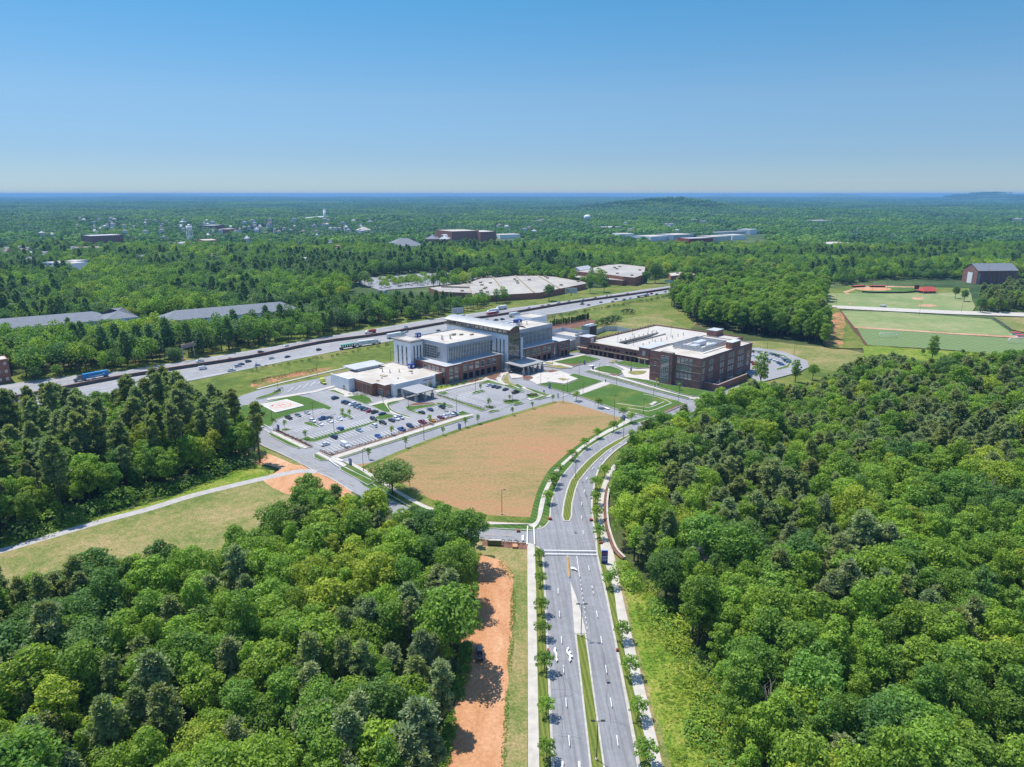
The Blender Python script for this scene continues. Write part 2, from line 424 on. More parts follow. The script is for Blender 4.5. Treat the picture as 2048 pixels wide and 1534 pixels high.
# ------------------------------------------------------------------ terrain
HILLS = [  # distant hills: pixel column, distance, height, half width
    (1290, 5200, 56, 340), (1215, 5600, 30, 350), (1370, 5200, 34, 330), (1440, 5600, 36, 300),
    (345, 26000, 122, 700), (330, 26500, 50, 1900), (430, 26500, 40, 900), (590, 25000, 52, 500), (1422, 28000, 140, 600),
    (1640, 22000, 138, 700), (1650, 24500, 50, 2000), (1890, 13000, 98, 420), (1950, 13000, 100, 380), (2048, 11000, 122, 380), (2120, 11000, 130, 600)]
HW = []
for hx, hd, hh, hs in HILLS:
    HW.append(((hx-CX)/F*hd/cp*1.0, hd, hh, hs))
def sstep(a, b, x):
    t = min(1, max(0, (x-a)/(b-a))); return t*t*(3-2*t)
def gz(x, y):
    r = math.hypot(x, y)
    if r < 1000: return 0.
    a = sstep(1700, 4600, r)
    z = a*(22*noise.noise(Vector((x/1400+3.1, y/900, .5)))+9*noise.noise(Vector((x/420, y/300+7, 1.5)))-4)
    if r > 4000:
        z += sstep(4000, 15000, r)*26*noise.noise(Vector((x/5200, y/2600, 4.5)))
        for hx, hy, hh, hs in HW:
            d2 = ((x-hx)/hs)**2+((y-hy)/(hs*1.2))**2
            if d2 < 9: z += hh*math.exp(-d2)*(1+.25*noise.noise(Vector((x/260, y/260, 9))))
    return min(z, 127)
def terrain():
    az = [-180+i*12 for i in range(10)]+[-60+i*.6 for i in range(201)]+[72+i*12 for i in range(9)]
    rs = [0.5]; r = 30.
    while r < 46000: rs.append(r); r *= 1.036
    vs = []; fs = []; n = len(az)
    for r in rs:
        for a in az:
            x, y = r*math.sin(rad(a)), r*math.cos(rad(a))
            vs.append((x, y, gz(x, y)))
    mi = []
    for i in range(len(rs)-1):
        for j in range(n):
            k = (j+1) % n
            fs.append((i*n+j, i*n+k, (i+1)*n+k, (i+1)*n+j)); mi.append(0 if rs[i] < 700 else 1)
    me = bpy.data.meshes.new('ground'); me.from_pydata([(v[0], v[1], v[2]) for v in vs], [], [f[::-1] for f in fs])
    me.materials.append(M['forest_floor']); me.materials.append(M['far_ground'])
    me.polygons.foreach_set('material_index', mi)
    me.polygons.foreach_set('use_smooth', [True]*len(fs)); me.update()
    struct(link('ground', me), 'wooded land stretching to the hazy blue horizon')
terrain()
def haze():
    m = bpy.data.materials.new('haze_air'); m.use_nodes = True; t = m.node_tree
    t.nodes.remove(t.nodes['Principled BSDF'])
    v = t.nodes.new('ShaderNodeVolumePrincipled')
    v.inputs['Color'].default_value = (.24, .52, .86, 1); v.inputs['Density'].default_value = 6.6e-5
    v.inputs['Anisotropy'].default_value = .0
    t.links.new(v.outputs[0], t.nodes['Material Output'].inputs['Volume'])
    o = MB().box(-47000, 47000, -1500, 47000, -64, 135).build('haze', m)
    o['kind'] = 'stuff'; o['label'] = 'pale blue haze over the far woods'
haze()
# ------------------------------------------------------------------ ground sheets
_zc = [0]
def nxt():
    _zc[0] += 1
    return .02+_zc[0]*.003
def sheet(name, poly, m, label=None):
    return struct(MB().sheet(poly, nxt()).build(name, m), label)
def band(name, a, b, m, label=None):
    return sheet(name, list(a)+list(b)[::-1], m, label)
def slab(name, poly, m, h=.12, label=None):
    return struct(MB().prism(poly, 0., h+nxt(), bottom=False).build(name, m), label)
def island(poly, m=None, kerb=.35, name='lawn', label=None, h=.12):
    """raised kerb with turf or mulch inside"""
    slab('kerb', poly, M['kerb'], h)
    return struct(MB().prism(inset(poly, kerb), .02, h+.04+nxt(), bottom=False).build(name, m or M['lawn']), label)
def lines(name, segs, m, w=.13, z=None):
    """painted lines as one set of markings"""
    z = nxt() if z is None else z
    mb = MB()
    for a, b in segs:
        a, b = Vector(a), Vector(b); e = (b-a)
        if e.length < .05: continue
        e.normalize(); nrm = Vector((-e.y, e.x))*w/2
        mb.add([(*(a-nrm), z), (*(b-nrm), z), (*(b+nrm), z), (*(a+nrm), z)], [(0, 1, 2, 3)])
    o = mb.build(name, m); return struct(o)
def dashes(line, on, off, start=0.):
    pts = resample(line, .5); segs = []
    n_on, n_all = int(on/.5), int((on+off)/.5)
    i = int(start/.5)
    while i+n_on < len(pts):
        segs.append((pts[i], pts[i+n_on])); i += n_all
    return segs
def mid(a, b, t, n=60):
    """line at fraction t between two edge lines"""
    def at(l, s):
        tot = sum((Vector(l[i+1])-Vector(l[i])).length for i in range(len(l)-1)); d = s*tot
        for i in range(len(l)-1):
            q = (Vector(l[i+1])-Vector(l[i])).length
            if d <= q or i == len(l)-2: return Vector(l[i]).lerp(Vector(l[i+1]), min(1, d/max(q, 1e-6)))
            d -= q
    return [tuple(at(a, i/n).lerp(at(b, i/n), t)) for i in range(n+1)]
# ------------------------------------------------------------------ ground covers
sheet('verge', W([(-260, 870), (0, 822), (354, 769), (500, 738), (640, 709), (800, 681), (950, 652), (1089, 635), (1219, 606), (1346, 585), (1420, 573), (1440, 600), (1400, 640), (1370, 668), (1420, 690), (1520, 690), (1640, 700), (1735, 712), (1760, 745), (1690, 770), (1620, 790), (1500, 800), (1300, 720), (1180, 720), (900, 760), (640, 790), (480, 850), (380, 830), (0, 860), (-260, 900)]), M['verge'], 'grass verge between the interstate and the medical campus')
sheet('meadow_knoll', rough(W(smooth([(1195, 655), (1235, 640), (1290, 632), (1340, 640), (1372, 655), (1340, 668), (1290, 672), (1235, 668)], 4, True))), M['dry_field'])
sheet('mulch_bed', W([k2(*p) for p in [(200, 210), (560, 150), (640, 180), (560, 215), (260, 250)]]), M['mulch'])
sheet('red_bank', rough(W(smooth([(505, 765), (560, 752), (650, 735), (648, 742), (565, 762), (510, 776)], 4, True))), M['clay_grass'])
sheet('field', W(smooth([(1430, 690), (1520, 682), (1600, 690), (1700, 700), (1735, 715), (1700, 740), (1620, 735), (1560, 705), (1480, 700)], 4, True)), M['dry_field'], 'dry sloping grass behind the brick building')
sheet('forest_margin', W([(-300, 790), (0, 752), (300, 716), (640, 662), (880, 622), (1100, 588), (1340, 556), (1340, 571), (1122, 604), (906, 638), (640, 676), (300, 736), (0, 775), (-300, 815)]), M['verge'])
# ------------------------------------------------------------------ interstate
HF = W(smooth([(-420, 843), (-150, 799), (0, 774), (146, 755), (244, 741.5), (500, 701), (640, 675.5), (762, 655), (906, 632), (1140, 601), (1244, 585.4), (1346, 570.8), (1480, 551), (1640, 529)], 4))
HB = W(smooth([(-420, 876), (-150, 831), (0, 803.5), (80, 788.5), (220, 761), (342, 741), (500, 716.5), (640, 687.5), (762, 670.5), (896, 646.5), (1006, 630.5), (1140, 607.5), (1244, 593), (1346, 578), (1480, 558), (1640, 535)], 4))
HN = W(smooth([(-420, 905), (-150, 853), (0, 823), (130, 801), (354, 766), (500, 737), (640, 708.6), (791, 680), (950, 652), (1088, 630), (1140, 622.5), (1220, 605), (1346, 584), (1480, 563), (1640, 540)], 4))
band('highway', HF, HN, M['highway'], 'grey interstate carriageways seen side on')
for a, b in ((0, .10), (.9, 1.)):
    band('highway_shoulder', mid(HF, HB, a) if a == 0 else mid(HB, HN, a), mid(HF, HB, b) if a == 0 else mid(HB, HN, b), M['shoulder'])
band('highway_shoulder', mid(HF, HB, .86), mid(HB, HN, .12), M['shoulder'])
segs = []
for e0, e1, ts in ((HF, HB, (.30, .49, .68)), (HB, HN, (.33, .52, .71))):
    for t in ts: segs += dashes(mid(e0, e1, t, 160), 3, 9, R.random()*8)
lines('lane_marking', segs, M['white_line'], .22)
for e0, e1, t, mm in ((HF, HB, .105, 'white_line'), (HF, HB, .85, 'yellow_line'), (HB, HN, .13, 'yellow_line'), (HB, HN, .895, 'white_line')):
    l = mid(e0, e1, t, 120); lines('edge_line', list(zip(l, l[1:])), M[mm], .22)
ramp_a = W(smooth([(-300, 812), (0, 778), (80, 766), (160, 752.5)], 5)); ramp_b = W(smooth([(-300, 803), (0, 770), (80, 759), (160, 750)], 5))
band('slip_road', ramp_b, ramp_a, M['shoulder'])
# ------------------------------------------------------------------ campus roads: one asphalt sheet, islands on top
campus = [(706, 984), (665, 958), (631, 943), (609, 930), (560, 906), (523, 889), (492, 866), (468, 842), (456, 818), (463, 803), (484, 791), (521, 779), (631, 758), (760, 730), (800, 722),
          (900, 745), (1000, 726), (1150, 705), (1180, 700), (1300, 735), (1330, 760), (1400, 785), (1480, 770), (1560, 790), (1480, 830), (1400, 860), (1330, 885), (1262, 872), (1240, 862), (1100, 806), (973, 842), (900, 864), (745, 925), (700, 944), (728, 972), (800, 1008), (860, 1033), (932, 1055), (1056, 1063), (1056, 1086), (963, 1079), (920, 1075), (840, 1052), (770, 1020)]
sheet('grass_margin', W([(690, 925), (745, 953), (830, 1003), (880, 1023), (950, 1043), (1060, 1050), (1068, 1064), (935, 1058), (860, 1036), (800, 1011), (728, 974), (690, 946)]), M['lawn2'])
sheet('campus_road', W(campus), M['asphalt'], 'grey asphalt roads looping through the medical campus')
# boulevard
BL = W([(1121, 1700), (1108.5, 1534), (1096, 1268), (1091.5, 1180), (1086.8, 1106)])
BL2 = W(smooth([(1068.5, 1060.6), (1085.5, 1056.4), (1097.8, 1045.4), (1101.4, 1030.8), (1102.6, 1013.7), (1107.5, 991.7), (1119.7, 960), (1129.5, 947), (1144, 930), (1168.6, 903), (1193, 886), (1217, 871), (1241.8, 859), (1262, 851), (1300, 838), (1345, 820)], 5))
BR = W(smooth([(1297, 1700), (1274, 1534), (1225.7, 1268), (1208, 1180), (1193, 1111), (1190.5, 1077), (1184.4, 1043), (1182, 1008.8), (1184.4, 984.4), (1189, 960), (1196, 938), (1215, 914), (1240, 893), (1266, 879), (1310, 862), (1400, 822), (1480, 790)], 5))
lb = BL+W([(1078, 1096), (1068.5, 1090.6), (1056, 1086), (1056, 1063)])+BL2
band('boulevard', lb, BR, M['asphalt_new'], 'four lane boulevard curving up to the medical campus')
def kerbline(line, d, h=.12, w=.5, name='kerb', m='kerb'):
    a = offset(line, d); b = offset(line, d-w if d >= 0 else d+w)
    z = h+nxt(); mb = MB()
    a, b = (a, b)
    n = len(a); vs = [(*p, z) for p in a]+[(*p, z) for p in b]+[(*p, 0.) for p in a]+[(*p, 0.) for p in b]
    fs = []
    for i in range(n-1):
        fs += [(i, i+1, n+i+1, n+i), (2*n+i, 2*n+i+1, i+1, i), (n+i, n+i+1, 3*n+i+1, 3*n+i)]
    mb.add(vs, fs); return struct(mb.build(name, M[m]))
kerbline(BL, .6, .03, .6); kerbline(BR, 0., .10, .75); kerbline(BL2, .6, .05, .6)
corner = W(smooth([(1086.8, 1106), (1083, 1099), (1076, 1094), (1066, 1089), (1050, 1085), (1000, 1081), (931, 1074)], 4))
kerbline(corner, .5, .05, .5)
# left side of the boulevard: turf strip and pavement
sl0 = W([(1106, 1700), (1101, 1534), (1091, 1268), (1087.5, 1180), (1083.5, 1106), (1070, 1092)]); sl1 = W([(1083, 1700), (1078.5, 1534), (1073.5, 1268), (1072, 1180), (1070, 1106), (1069, 1092)])
o = band('grass_strip', sl0, sl1, M['strip'], 'mown turf strip with young trees beside the boulevard')
o.location.z = .1
sw0 = sl1[:-1]+W([(1069, 1093), (1056, 1086)]); sw1 = W([(1056, 1700), (1056, 1534), (1055.5, 1268), (1055, 1180), (1054.5, 1086)])
slab('pavement', list(sw0)+list(sw1)[::-1], M['concrete'], .12, 'pale concrete pavement along the boulevard')
sgv0 = W([(1054, 1700), (1055, 1534), (1055, 1268), (1055, 1180), (1054, 1090)]); sgv1 = W(smooth([(1000, 1700), (1006, 1534), (1015, 1385), (1024, 1268), (1026, 1180), (1015, 1130), (990, 1112), (955, 1108), (948, 1082)], 4))
band('grass_margin', sgv0, sgv1, M['dry_field'], 'thin patchy grass between clay track and pavement')
sheet('grass_margin', W([(1030, 1090), (1034, 1200), (1030, 1300), (1020, 1420), (1012, 1700), (960, 1700), (1000, 1300), (990, 1110)]), M['dry_field'])
sheet('dirt_track', rough(W(smooth([(958, 1111), (985, 1117), (1007, 1128), (1024.5, 1158), (1025.7, 1185), (1023, 1268), (1014, 1385), (1008, 1473), (1003, 1560), (995, 1700), (860, 1700), (890, 1534), (915, 1330), (925, 1200), (935, 1120)], 4, True))), M['red_dirt'], 'orange clay track at the edge of the wood')
sheet('mulch_bed', W([k8(*p) for p in [(265, 480), (630, 520), (630, 575), (500, 560), (265, 540)]]), M['mulch'])
# median, lower part
md = [(1193, 1700), (1179, 1534), (1149.5, 1268.5), (1172.5, 1268.5), (1210, 1534), (1229, 1700)]
island(W(md), M['strip'], .45, 'median_turf', 'mown grass median of the boulevard')
slab('median_taper', W([(1140.3, 1163), (1143, 1190), (1149, 1267.5), (1173, 1267.5), (1160, 1218), (1149, 1185)]), M['concrete'], .08, 'concrete nose tapering ahead of the median')
mu = [(1127, 1043), (1123.2, 1034), (1123.4, 1028), (1125.8, 1008.8), (1132, 982), (1139.5, 962), (1154, 942), (1176, 919), (1202.7, 898), (1227, 883.6), (1257, 869), (1264, 871), (1241.8, 886), (1215, 903), (1190.5, 925), (1171, 947), (1158, 964), (1151.5, 982), (1145.4, 1008.8), (1144.3, 1034), (1140, 1043)]
island(W(mu), M['strip'], .6, 'median_turf', 'curved grass median where the boulevard bends')
# curve: pavement, strip
c_in = W(smooth([(1068.5, 1057.5), (1077, 1048), (1083, 1034), (1088, 1012), (1093.5, 989), (1105, 963), (1125, 934), (1151, 910), (1176, 889.7), (1207.6, 871), (1241.8, 854), (1262, 843)], 5))
c_out = W(smooth([(1055, 1050.5), (1067, 1047), (1074, 1038), (1078, 1013.7), (1085.5, 986.9), (1097.8, 960), (1110, 940), (1134, 917.8), (1158.8, 895.8), (1188, 876), (1217, 859), (1245, 845), (1250, 836)], 5))
c_ver = W(smooth([(1045, 1050), (1055, 1043), (1061, 1032), (1066, 1012), (1074, 985), (1087, 958), (1100, 938), (1123, 917), (1150, 894), (1180, 874), (1210, 857), (1238, 842), (1240, 834)], 5))
# dry meadow first
sheet('meadow', W([(745, 925), (900, 864), (973, 842), (1105, 803.5), (1127, 801.5), (1144, 806), (1247, 838)]+[(1243, 845), (1217, 858), (1188, 875), (1158, 895), (1134, 917), (1110, 940), (1097, 960), (1085, 987), (1078, 1014), (1073, 1040), (1060, 1050), (950, 1044), (880, 1024), (830, 1004), (745, 953), (690, 933)]), M['meadow'], 'tan and orange meadow enclosed by the campus roads')
fr = W(smooth([(700, 944), (745, 925), (820, 893.5), (900, 864), (973, 842), (1105, 804)], 4)); fr2 = offset(fr, -3.2)
band('grass_margin', fr, fr2, M['verge'])
fs_ = W(smooth([(1060, 1047), (950, 1040), (880, 1020), (830, 1000), (745, 950)], 4)); band('grass_margin', fs_, offset(fs_, -5), M['verge'])
band('lawn_margin', c_out, c_ver, M['lawn2'], 'mown green verge round the meadow'); band('lawn_margin', offset(BL2, .5), c_in, M['lawn2'])
slab('pavement', list(c_in)+list(c_out)[::-1], M['concrete'], .12, 'pavement following the bend of the boulevard')
sw = W(smooth([(1067, 1051.5), (1056, 1053), (970, 1049), (935, 1045), (880, 1028), (830, 1008), (745, 957), (722, 942), (690, 925)], 5))
slab('pavement', list(sw)+offset(sw, -1.9)[::-1], M['concrete'], .12, 'pavement between meadow and side road')
vs_ = offset(sw, 2.6); band('grass_strip', offset(sw, .1), vs_, M['lawn2']).location.z = .06
kerbline(vs_, .4, .06, .4)
# right side of the boulevard
r0 = W(smooth([(1304, 1700), (1281.4, 1534), (1230, 1268), (1212.5, 1180), (1196.5, 1111), (1194, 1077), (1188, 1043), (1185.5, 1008.8), (1188, 984), (1192, 962), (1200, 940), (1219, 917), (1244, 896), (1270, 882), (1314, 866), (1400, 826)], 5))
r1 = W(smooth([(1328, 1700), (1302, 1534), (1241, 1268), (1227, 1180), (1203, 1108), (1202, 1077), (1196.6, 1043), (1196.6, 1004), (1202, 978), (1208, 962), (1216, 944), (1232, 925), (1255, 905), (1280, 889), (1322, 873), (1408, 831)], 5))
r2 = W(smooth([(1353, 1700), (1325, 1534), (1262, 1268), (1242, 1180), (1227, 1108), (1217.5, 1070), (1212, 1040), (1211, 1008.8), (1216, 978), (1222, 962), (1230, 946), (1245, 929), (1267, 910), (1292, 894), (1332, 878), (1418, 836)], 5))
band('grass_strip', r0, r1, M['strip'], 'mown strip with young trees right of the boulevard').location.z = .1
slab('pavement', list(r1)+list(r2)[::-1], M['concrete'], .12, 'pale pavement right of the boulevard')
sheet('grass_margin', W([(1226, 1108), (1243, 1180), (1263, 1268), (1326.5, 1534), (1354, 1700), (1430, 1700), (1380, 1500), (1330, 1320), (1290, 1200), (1256, 1125), (1240, 1108)]), M['dry_field'])
sheet('weed_slope', rough(W(smooth([(1246, 1175), (1262, 1255), (1275, 1300), (1310, 1440), (1337, 1545), (1370, 1700), (1500, 1700), (1470, 1540), (1455, 1450), (1440, 1390), (1395, 1320), (1340, 1240), (1300, 1185), (1262, 1135), (1240, 1115)], 4, True))), M['weeds'], 'bright yellow green weeds on the slope by the pavement')
dr = W(smooth([(1228, 1108), (1243, 1180), (1263, 1268), (1326.5, 1534), (1354, 1700)], 5))
band('bare_earth', dr, offset(dr, -1.5), M['pink_dirt'])
# clearing on the left
sheet('field', rough(W(smooth([(-200, 1160), (0, 1104), (110, 1073), (205, 1046), (293, 1022), (381, 995), (470, 972), (545, 955), (610, 945), (700, 985), (720, 1010), (690, 1080), (560, 1170), (400, 1260), (200, 1330), (0, 1330), (-200, 1300)], 3, True))), M['dry_field'], 'dry grass clearing between the two woods')
sheet('red_bank', rough(W(smooth([(496, 898), (520, 900), (545, 905), (580, 918), (606, 931), (632, 944), (665, 960), (700, 985), (690, 1003), (620, 992), (575, 990), (530, 965), (525, 955), (560, 940), (530, 930), (500, 925)], 3, True))), M['red_dirt'], 'bare orange clay beside the campus road')
sheet('grass_margin', W(smooth([(490, 880), (520, 893), (560, 910), (600, 928), (590, 930), (555, 915), (520, 902), (495, 893)], 3, True)), M['dry_field'])
gp = W(smooth([(-200, 1158), (0, 1103), (88, 1077), (205, 1043), (293, 1020), (381, 993), (469, 971), (542, 954), (600, 943), (634, 944)], 5))
sheet('grass_margin', W(smooth([(60, 1075), (200, 1035), (290, 1010), (380, 980), (440, 955), (500, 930), (535, 935), (545, 948), (469, 968), (381, 990), (293, 1016), (205, 1040), (90, 1074)], 3, True)), M['weeds'])
band('gravel_path', offset(gp, 2.1), offset(gp, -2.1), M['gravel'], 'grey gravel path crossing the clearing')
rd = W(smooth([(706, 984), (665, 958), (631, 943), (609, 930), (560, 906), (523, 889), (492, 866), (468, 842)], 4)); kerbline(rd, .5, .05, .5)
# ------------------------------------------------------------------ campus islands
helilawn = smooth([k3(*p) for p in [(250, 282), (550, 210), (810, 298), (830, 316), (805, 332), (740, 318), (560, 350), (385, 408), (350, 450), (270, 466), (160, 415), (92, 360), (78, 318), (110, 290)]], 3, True)
island(W(helilawn), M['lawn'], .3, 'lawn', 'striped lawn round the helicopter pad')
hw = W(smooth([k3(*p) for p in [(230, 300), (120, 288), (72, 318), (85, 362), (155, 418), (262, 470)]], 4)); slab('pavement', list(offset(hw, 0))+offset(hw, 2.2)[::-1], M['concrete'])
island(W(smooth([k3(*p) for p in [(40, 380), (60, 388), (130, 430), (225, 470), (205, 475), (110, 440), (45, 400)]], 2, True)), M['lawn2'], .3)
def isl(k, pts, m='lawn', sm=0, kerb=.35, name='lawn', label=None):
    q = [k(*p) for p in pts]
    if sm: q = smooth(q, sm, True)
    return island(W(q), M[m], kerb, name, label)
def pave(k, pts, sm=0, m='concrete', name='pavement', label=None, h=.10):
    q = [k(*p) for p in pts]
    if sm: q = smooth(q, sm, True)
    return slab(name, W(q), M[m], h, label)
# emergency department lot
sheet('car_park', W([k3(*p) for p in [(640, 190), (800, 165), (1290, 350), (1500, 300), (1960, 370), (1870, 372), (820, 700), (690, 640), (400, 500), (380, 420), (540, 350), (830, 310)]]), M['asphalt_lot'], 'car park in front of the emergency wing')
sheet('car_park', W([k1(*p) for p in [(960, 780), (1100, 725), (1345, 660), (1620, 735), (1700, 800), (1480, 900), (1380, 915), (1190, 850)]]), M['asphalt_lot'], 'half empty car park before the hospital front')
isl(k3, [(600, 442), (620, 430), (660, 432), (735, 462), (715, 472), (680, 470)], sm=2)
isl(k3, [(890, 365), (915, 355), (945, 358), (1003, 385), (985, 396), (960, 396)], sm=2)
isl(k3, [(415, 492), (440, 484), (500, 486), (505, 492), (440, 506)], sm=2)
isl(k3, [(568, 572), (640, 545), (672, 562), (1150, 432), (1215, 410), (1235, 420), (1165, 446), (705, 590), (650, 596)])
isl(k3, [(1190, 388), (1290, 362), (1350, 380), (1300, 402), (1240, 412), (1200, 405)], sm=2)
isl(k3, [(945, 225), (1085, 203), (1150, 232), (1170, 262), (1110, 285)], sm=0)
isl(k3, [(1150, 295), (1265, 270), (1300, 320), (1320, 345), (1260, 350)])
isl(k3, [(1285, 275), (1370, 255), (1395, 262), (1325, 285), (1310, 300), (1330, 330), (1395, 360), (1480, 385), (1465, 392), (1380, 368), (1305, 332), (1290, 305)], sm=2)
pave(k3, [(1130, 290), (1270, 250), (1420, 225), (1440, 240), (1320, 268), (1285, 290), (1290, 320), (1345, 352), (1480, 392), (1470, 402), (1330, 362), (1270, 330), (1262, 292), (1160, 300)])
isl(k3, [(1432, 312), (1455, 295), (1500, 300), (1680, 282), (1700, 292), (1560, 322), (1500, 335), (1570, 362), (1560, 372), (1450, 335)])
isl(k3, [(1455, 290), (1500, 275), (1660, 268), (1690, 278), (1500, 298)], 'mulch', name='mulch_bed')
isl(k3, [(1690, 270), (1760, 280), (1828, 292), (1815, 310), (1750, 300), (1690, 285)], sm=2)
isl(k3, [(1848, 362), (1905, 338), (1970, 360), (1890, 382)], sm=0)
pave(k3, [(800, 165), (870, 150), (1015, 195), (1015, 230), (940, 225), (860, 190)])
isl(k3, [(800, 168), (860, 168), (940, 205), (935, 215)], 'lawn2')
isl(k3, [(820, 90), (868, 78), (868, 98), (830, 102)], 'lawn2')
pave(k3, [(300, 238), (680, 175), (860, 128), (870, 140), (690, 188), (310, 252)])
isl(k3, [(205, 235), (330, 195), (410, 162), (425, 175), (395, 200), (250, 240)], 'lawn2', 2)
vg = W([k3(*p) for p in [(230, 162), (420, 112), (700, 45), (1000, -25), (1200, -75)]]); slab('pavement', list(vg)+offset(vg, 1.8)[::-1], M['concrete'])
# front strips along the lot
isl(k3, [(310, 522), (330, 518), (360, 530), (590, 640), (560, 648), (470, 618), (330, 545)], 'lawn2')
pave(k3, [(335, 512), (365, 508), (640, 638), (615, 650), (590, 640), (360, 528)])
isl(k3, [(365, 500), (400, 495), (560, 572), (675, 628), (650, 640), (500, 568)], 'mulch')
isl(k3, [(680, 700), (700, 690), (810, 745), (740, 748), (690, 722)], 'lawn2')
pave(k3, [(700, 686), (730, 678), (845, 738), (815, 745)])
isl(k3, [(728, 676), (760, 668), (830, 700), (1850, 372), (1880, 382), (825, 716)], 'mulch')
pave(k3, [(825, 718), (1880, 384), (1985, 366), (1995, 374), (1900, 398), (848, 736)])
isl(k3, [(850, 738), (1900, 400), (1990, 378), (1998, 386), (1960, 400), (885, 738)], 'lawn2')
pave(k3, [(800, 735), (850, 720), (960, 785), (930, 800)], m='concrete')
isl(k3, [(895, 800), (930, 798), (1200, 925), (1130, 950), (905, 825)], 'lawn2')
# central lot
isl(k1, [(960, 768), (1000, 752), (1052, 762), (1020, 780)], sm=2); isl(k1, [(1238, 772), (1270, 750), (1345, 745), (1355, 755), (1270, 775)], sm=2)
isl(k1, [(945, 778), (985, 780), (1190, 850), (1365, 905), (1320, 915), (1150, 855)], 'lawn2'); isl(k1, [(1370, 920), (1400, 908), (1470, 902), (1475, 910), (1390, 930)], 'lawn2')
isl(k1, [(1345, 885), (1400, 870), (1440, 885), (1380, 900)]); isl(k1, [(1495, 845), (1530, 825), (1610, 822), (1645, 835), (1560, 858)], sm=2); isl(k1, [(1570, 860), (1620, 840), (1672, 845), (1660, 856), (1590, 868)])
isl(k1, [(1690, 800), (1720, 765), (1760, 770), (1810, 795), (1735, 815)]); isl(k1, [(1745, 815), (1830, 790), (1870, 800), (1790, 822)])
pave(k1, [(1690, 812), (1820, 788), (1640, 722), (1660, 712), (1900, 790), (1880, 800), (1720, 825)])
isl(k1, [(1300, 690), (1370, 660), (1480, 690), (1540, 712), (1400, 690)]); isl(k1, [(1480, 700), (1560, 700), (1680, 750), (1640, 765), (1560, 730)], 'lawn2')
isl(k1, [(1575, 705), (1620, 690), (1670, 720), (1640, 728)]); isl(k1, [(1675, 725), (1700, 722), (1890, 785), (1850, 795), (1760, 765)], 'lawn2')
pave(k1, [(930, 748), (1100, 715), (1340, 655), (1300, 645), (1340, 635), (1480, 680), (1640, 722), (1620, 735), (1380, 660), (1140, 720), (960, 762)])
isl(k1, [(930, 735), (935, 710), (1060, 700), (1100, 690), (1300, 640), (1340, 648), (1150, 700), (1000, 740)], 'weeds', name='planting_bed'); isl(k1, [(1180, 680), (1290, 645), (1350, 655), (1240, 685)], 'mulch', name='mulch_bed')
isl(k1, [(1340, 630), (1480, 598), (1490, 604), (1440, 655), (1400, 660)], 'mulch', name='planting_bed')
pave(k1, [(1440, 650), (1470, 610), (1545, 590), (1545, 605), (1500, 625), (1485, 660), (1510, 690), (1600, 710), (1570, 715), (1470, 680)])
isl(k1, [(1490, 660), (1520, 615), (1545, 612), (1545, 640), (1560, 680), (1620, 705), (1590, 712), (1510, 690)], 'dry_field', name='planting_bed')
pave(k1, [(1550, 610), (1650, 605), (1680, 620), (1660, 640), (1570, 648)], m='paving')
isl(k1, [(1655, 630), (1690, 620), (1750, 640), (1720, 660), (1665, 655)], 'mulch', 2, name='mulch_bed')
# plaza and its lawns
pave(k2, [(60, 650), (150, 605), (330, 588), (480, 640), (470, 650), (420, 660), (145, 700), (90, 670)], m='paving', name='plaza', label='pale paved plaza by the main entrance')
pave(k2, [(0, 490), (190, 510), (280, 500), (520, 448), (540, 456), (290, 512), (440, 552), (420, 562), (200, 530), (0, 520)])
isl(k2, [(270, 512), (525, 458), (655, 488), (600, 505), (440, 550)], 'lawn', name='lawn', label='unmown lawn before the right hospital wing')
isl(k2, [(300, 520), (430, 548), (600, 508), (560, 515), (440, 530)], 'mulch', name='mulch_bed')
isl(k2, [(190, 545), (330, 540), (425, 562), (330, 568)], 'dry_field', name='planting_bed'); isl(k2, [(190, 590), (270, 575), (325, 588), (250, 602)], 'mulch', name='mulch_bed')
isl(k2, [(200, 515), (280, 520), (260, 535), (210, 530)], 'dry_field', name='planting_bed')
isl(k2, [(140, 695), (230, 680), (370, 700), (470, 660), (395, 625), (440, 608), (685, 672), (400, 772)], 'lawn', label='lawn wrapped round the paved terrace')
pave(k2, [(225, 678), (400, 628), (475, 655), (365, 698)], m='paving', name='terrace', h=.5)
isl(k2, [(300, 658), (345, 648), (400, 662), (355, 676)], 'dry_field', 0, .3, 'planting_bed').location.z = .42
pave(k2, [(410, 775), (690, 672), (745, 690), (470, 790)], label='footway between the two big lawns')
isl(k2, [(470, 792), (745, 692), (1300, 835), (1355, 862), (1160, 930), (1070, 970), (905, 925), (800, 905)], 'lawn2', label='wide mown lawn with flagpoles and low walls')
pave(k2, [(880, 920), (1080, 945), (1290, 850), (1310, 858), (1090, 958), (900, 935)])
isl(k2, [(910, 925), (940, 922), (1085, 950), (1100, 965), (1060, 972)], 'lawn2'); isl(k2, [(1095, 955), (1290, 865), (1320, 872), (1110, 965)], 'mulch', name='mulch_bed')
isl(k2, [(1155, 990), (1370, 898), (1392, 905), (1350, 940), (1200, 992)], 'lawn2')
isl(k2, [(600, 575), (690, 545), (760, 552), (835, 585), (825, 612), (740, 610)], 'lawn', 2, label='rounded lawn before the parking garage'); isl(k2, [(625, 595), (740, 615), (825, 612), (780, 632)], 'mulch', name='mulch_bed')
pave(k2, [(565, 580), (600, 560), (720, 540), (740, 545), (610, 575), (700, 600), (1000, 690), (1300, 780), (1420, 805), (1620, 800), (1600, 812), (1400, 818), (990, 700)], label='long footway by the brick building')
isl(k2, [(530, 590), (560, 585), (980, 705), (1395, 808), (1370, 818), (960, 712)], 'lawn2')
isl(k2, [(1420, 818), (1560, 815), (1580, 825), (1440, 830)], 'lawn2')
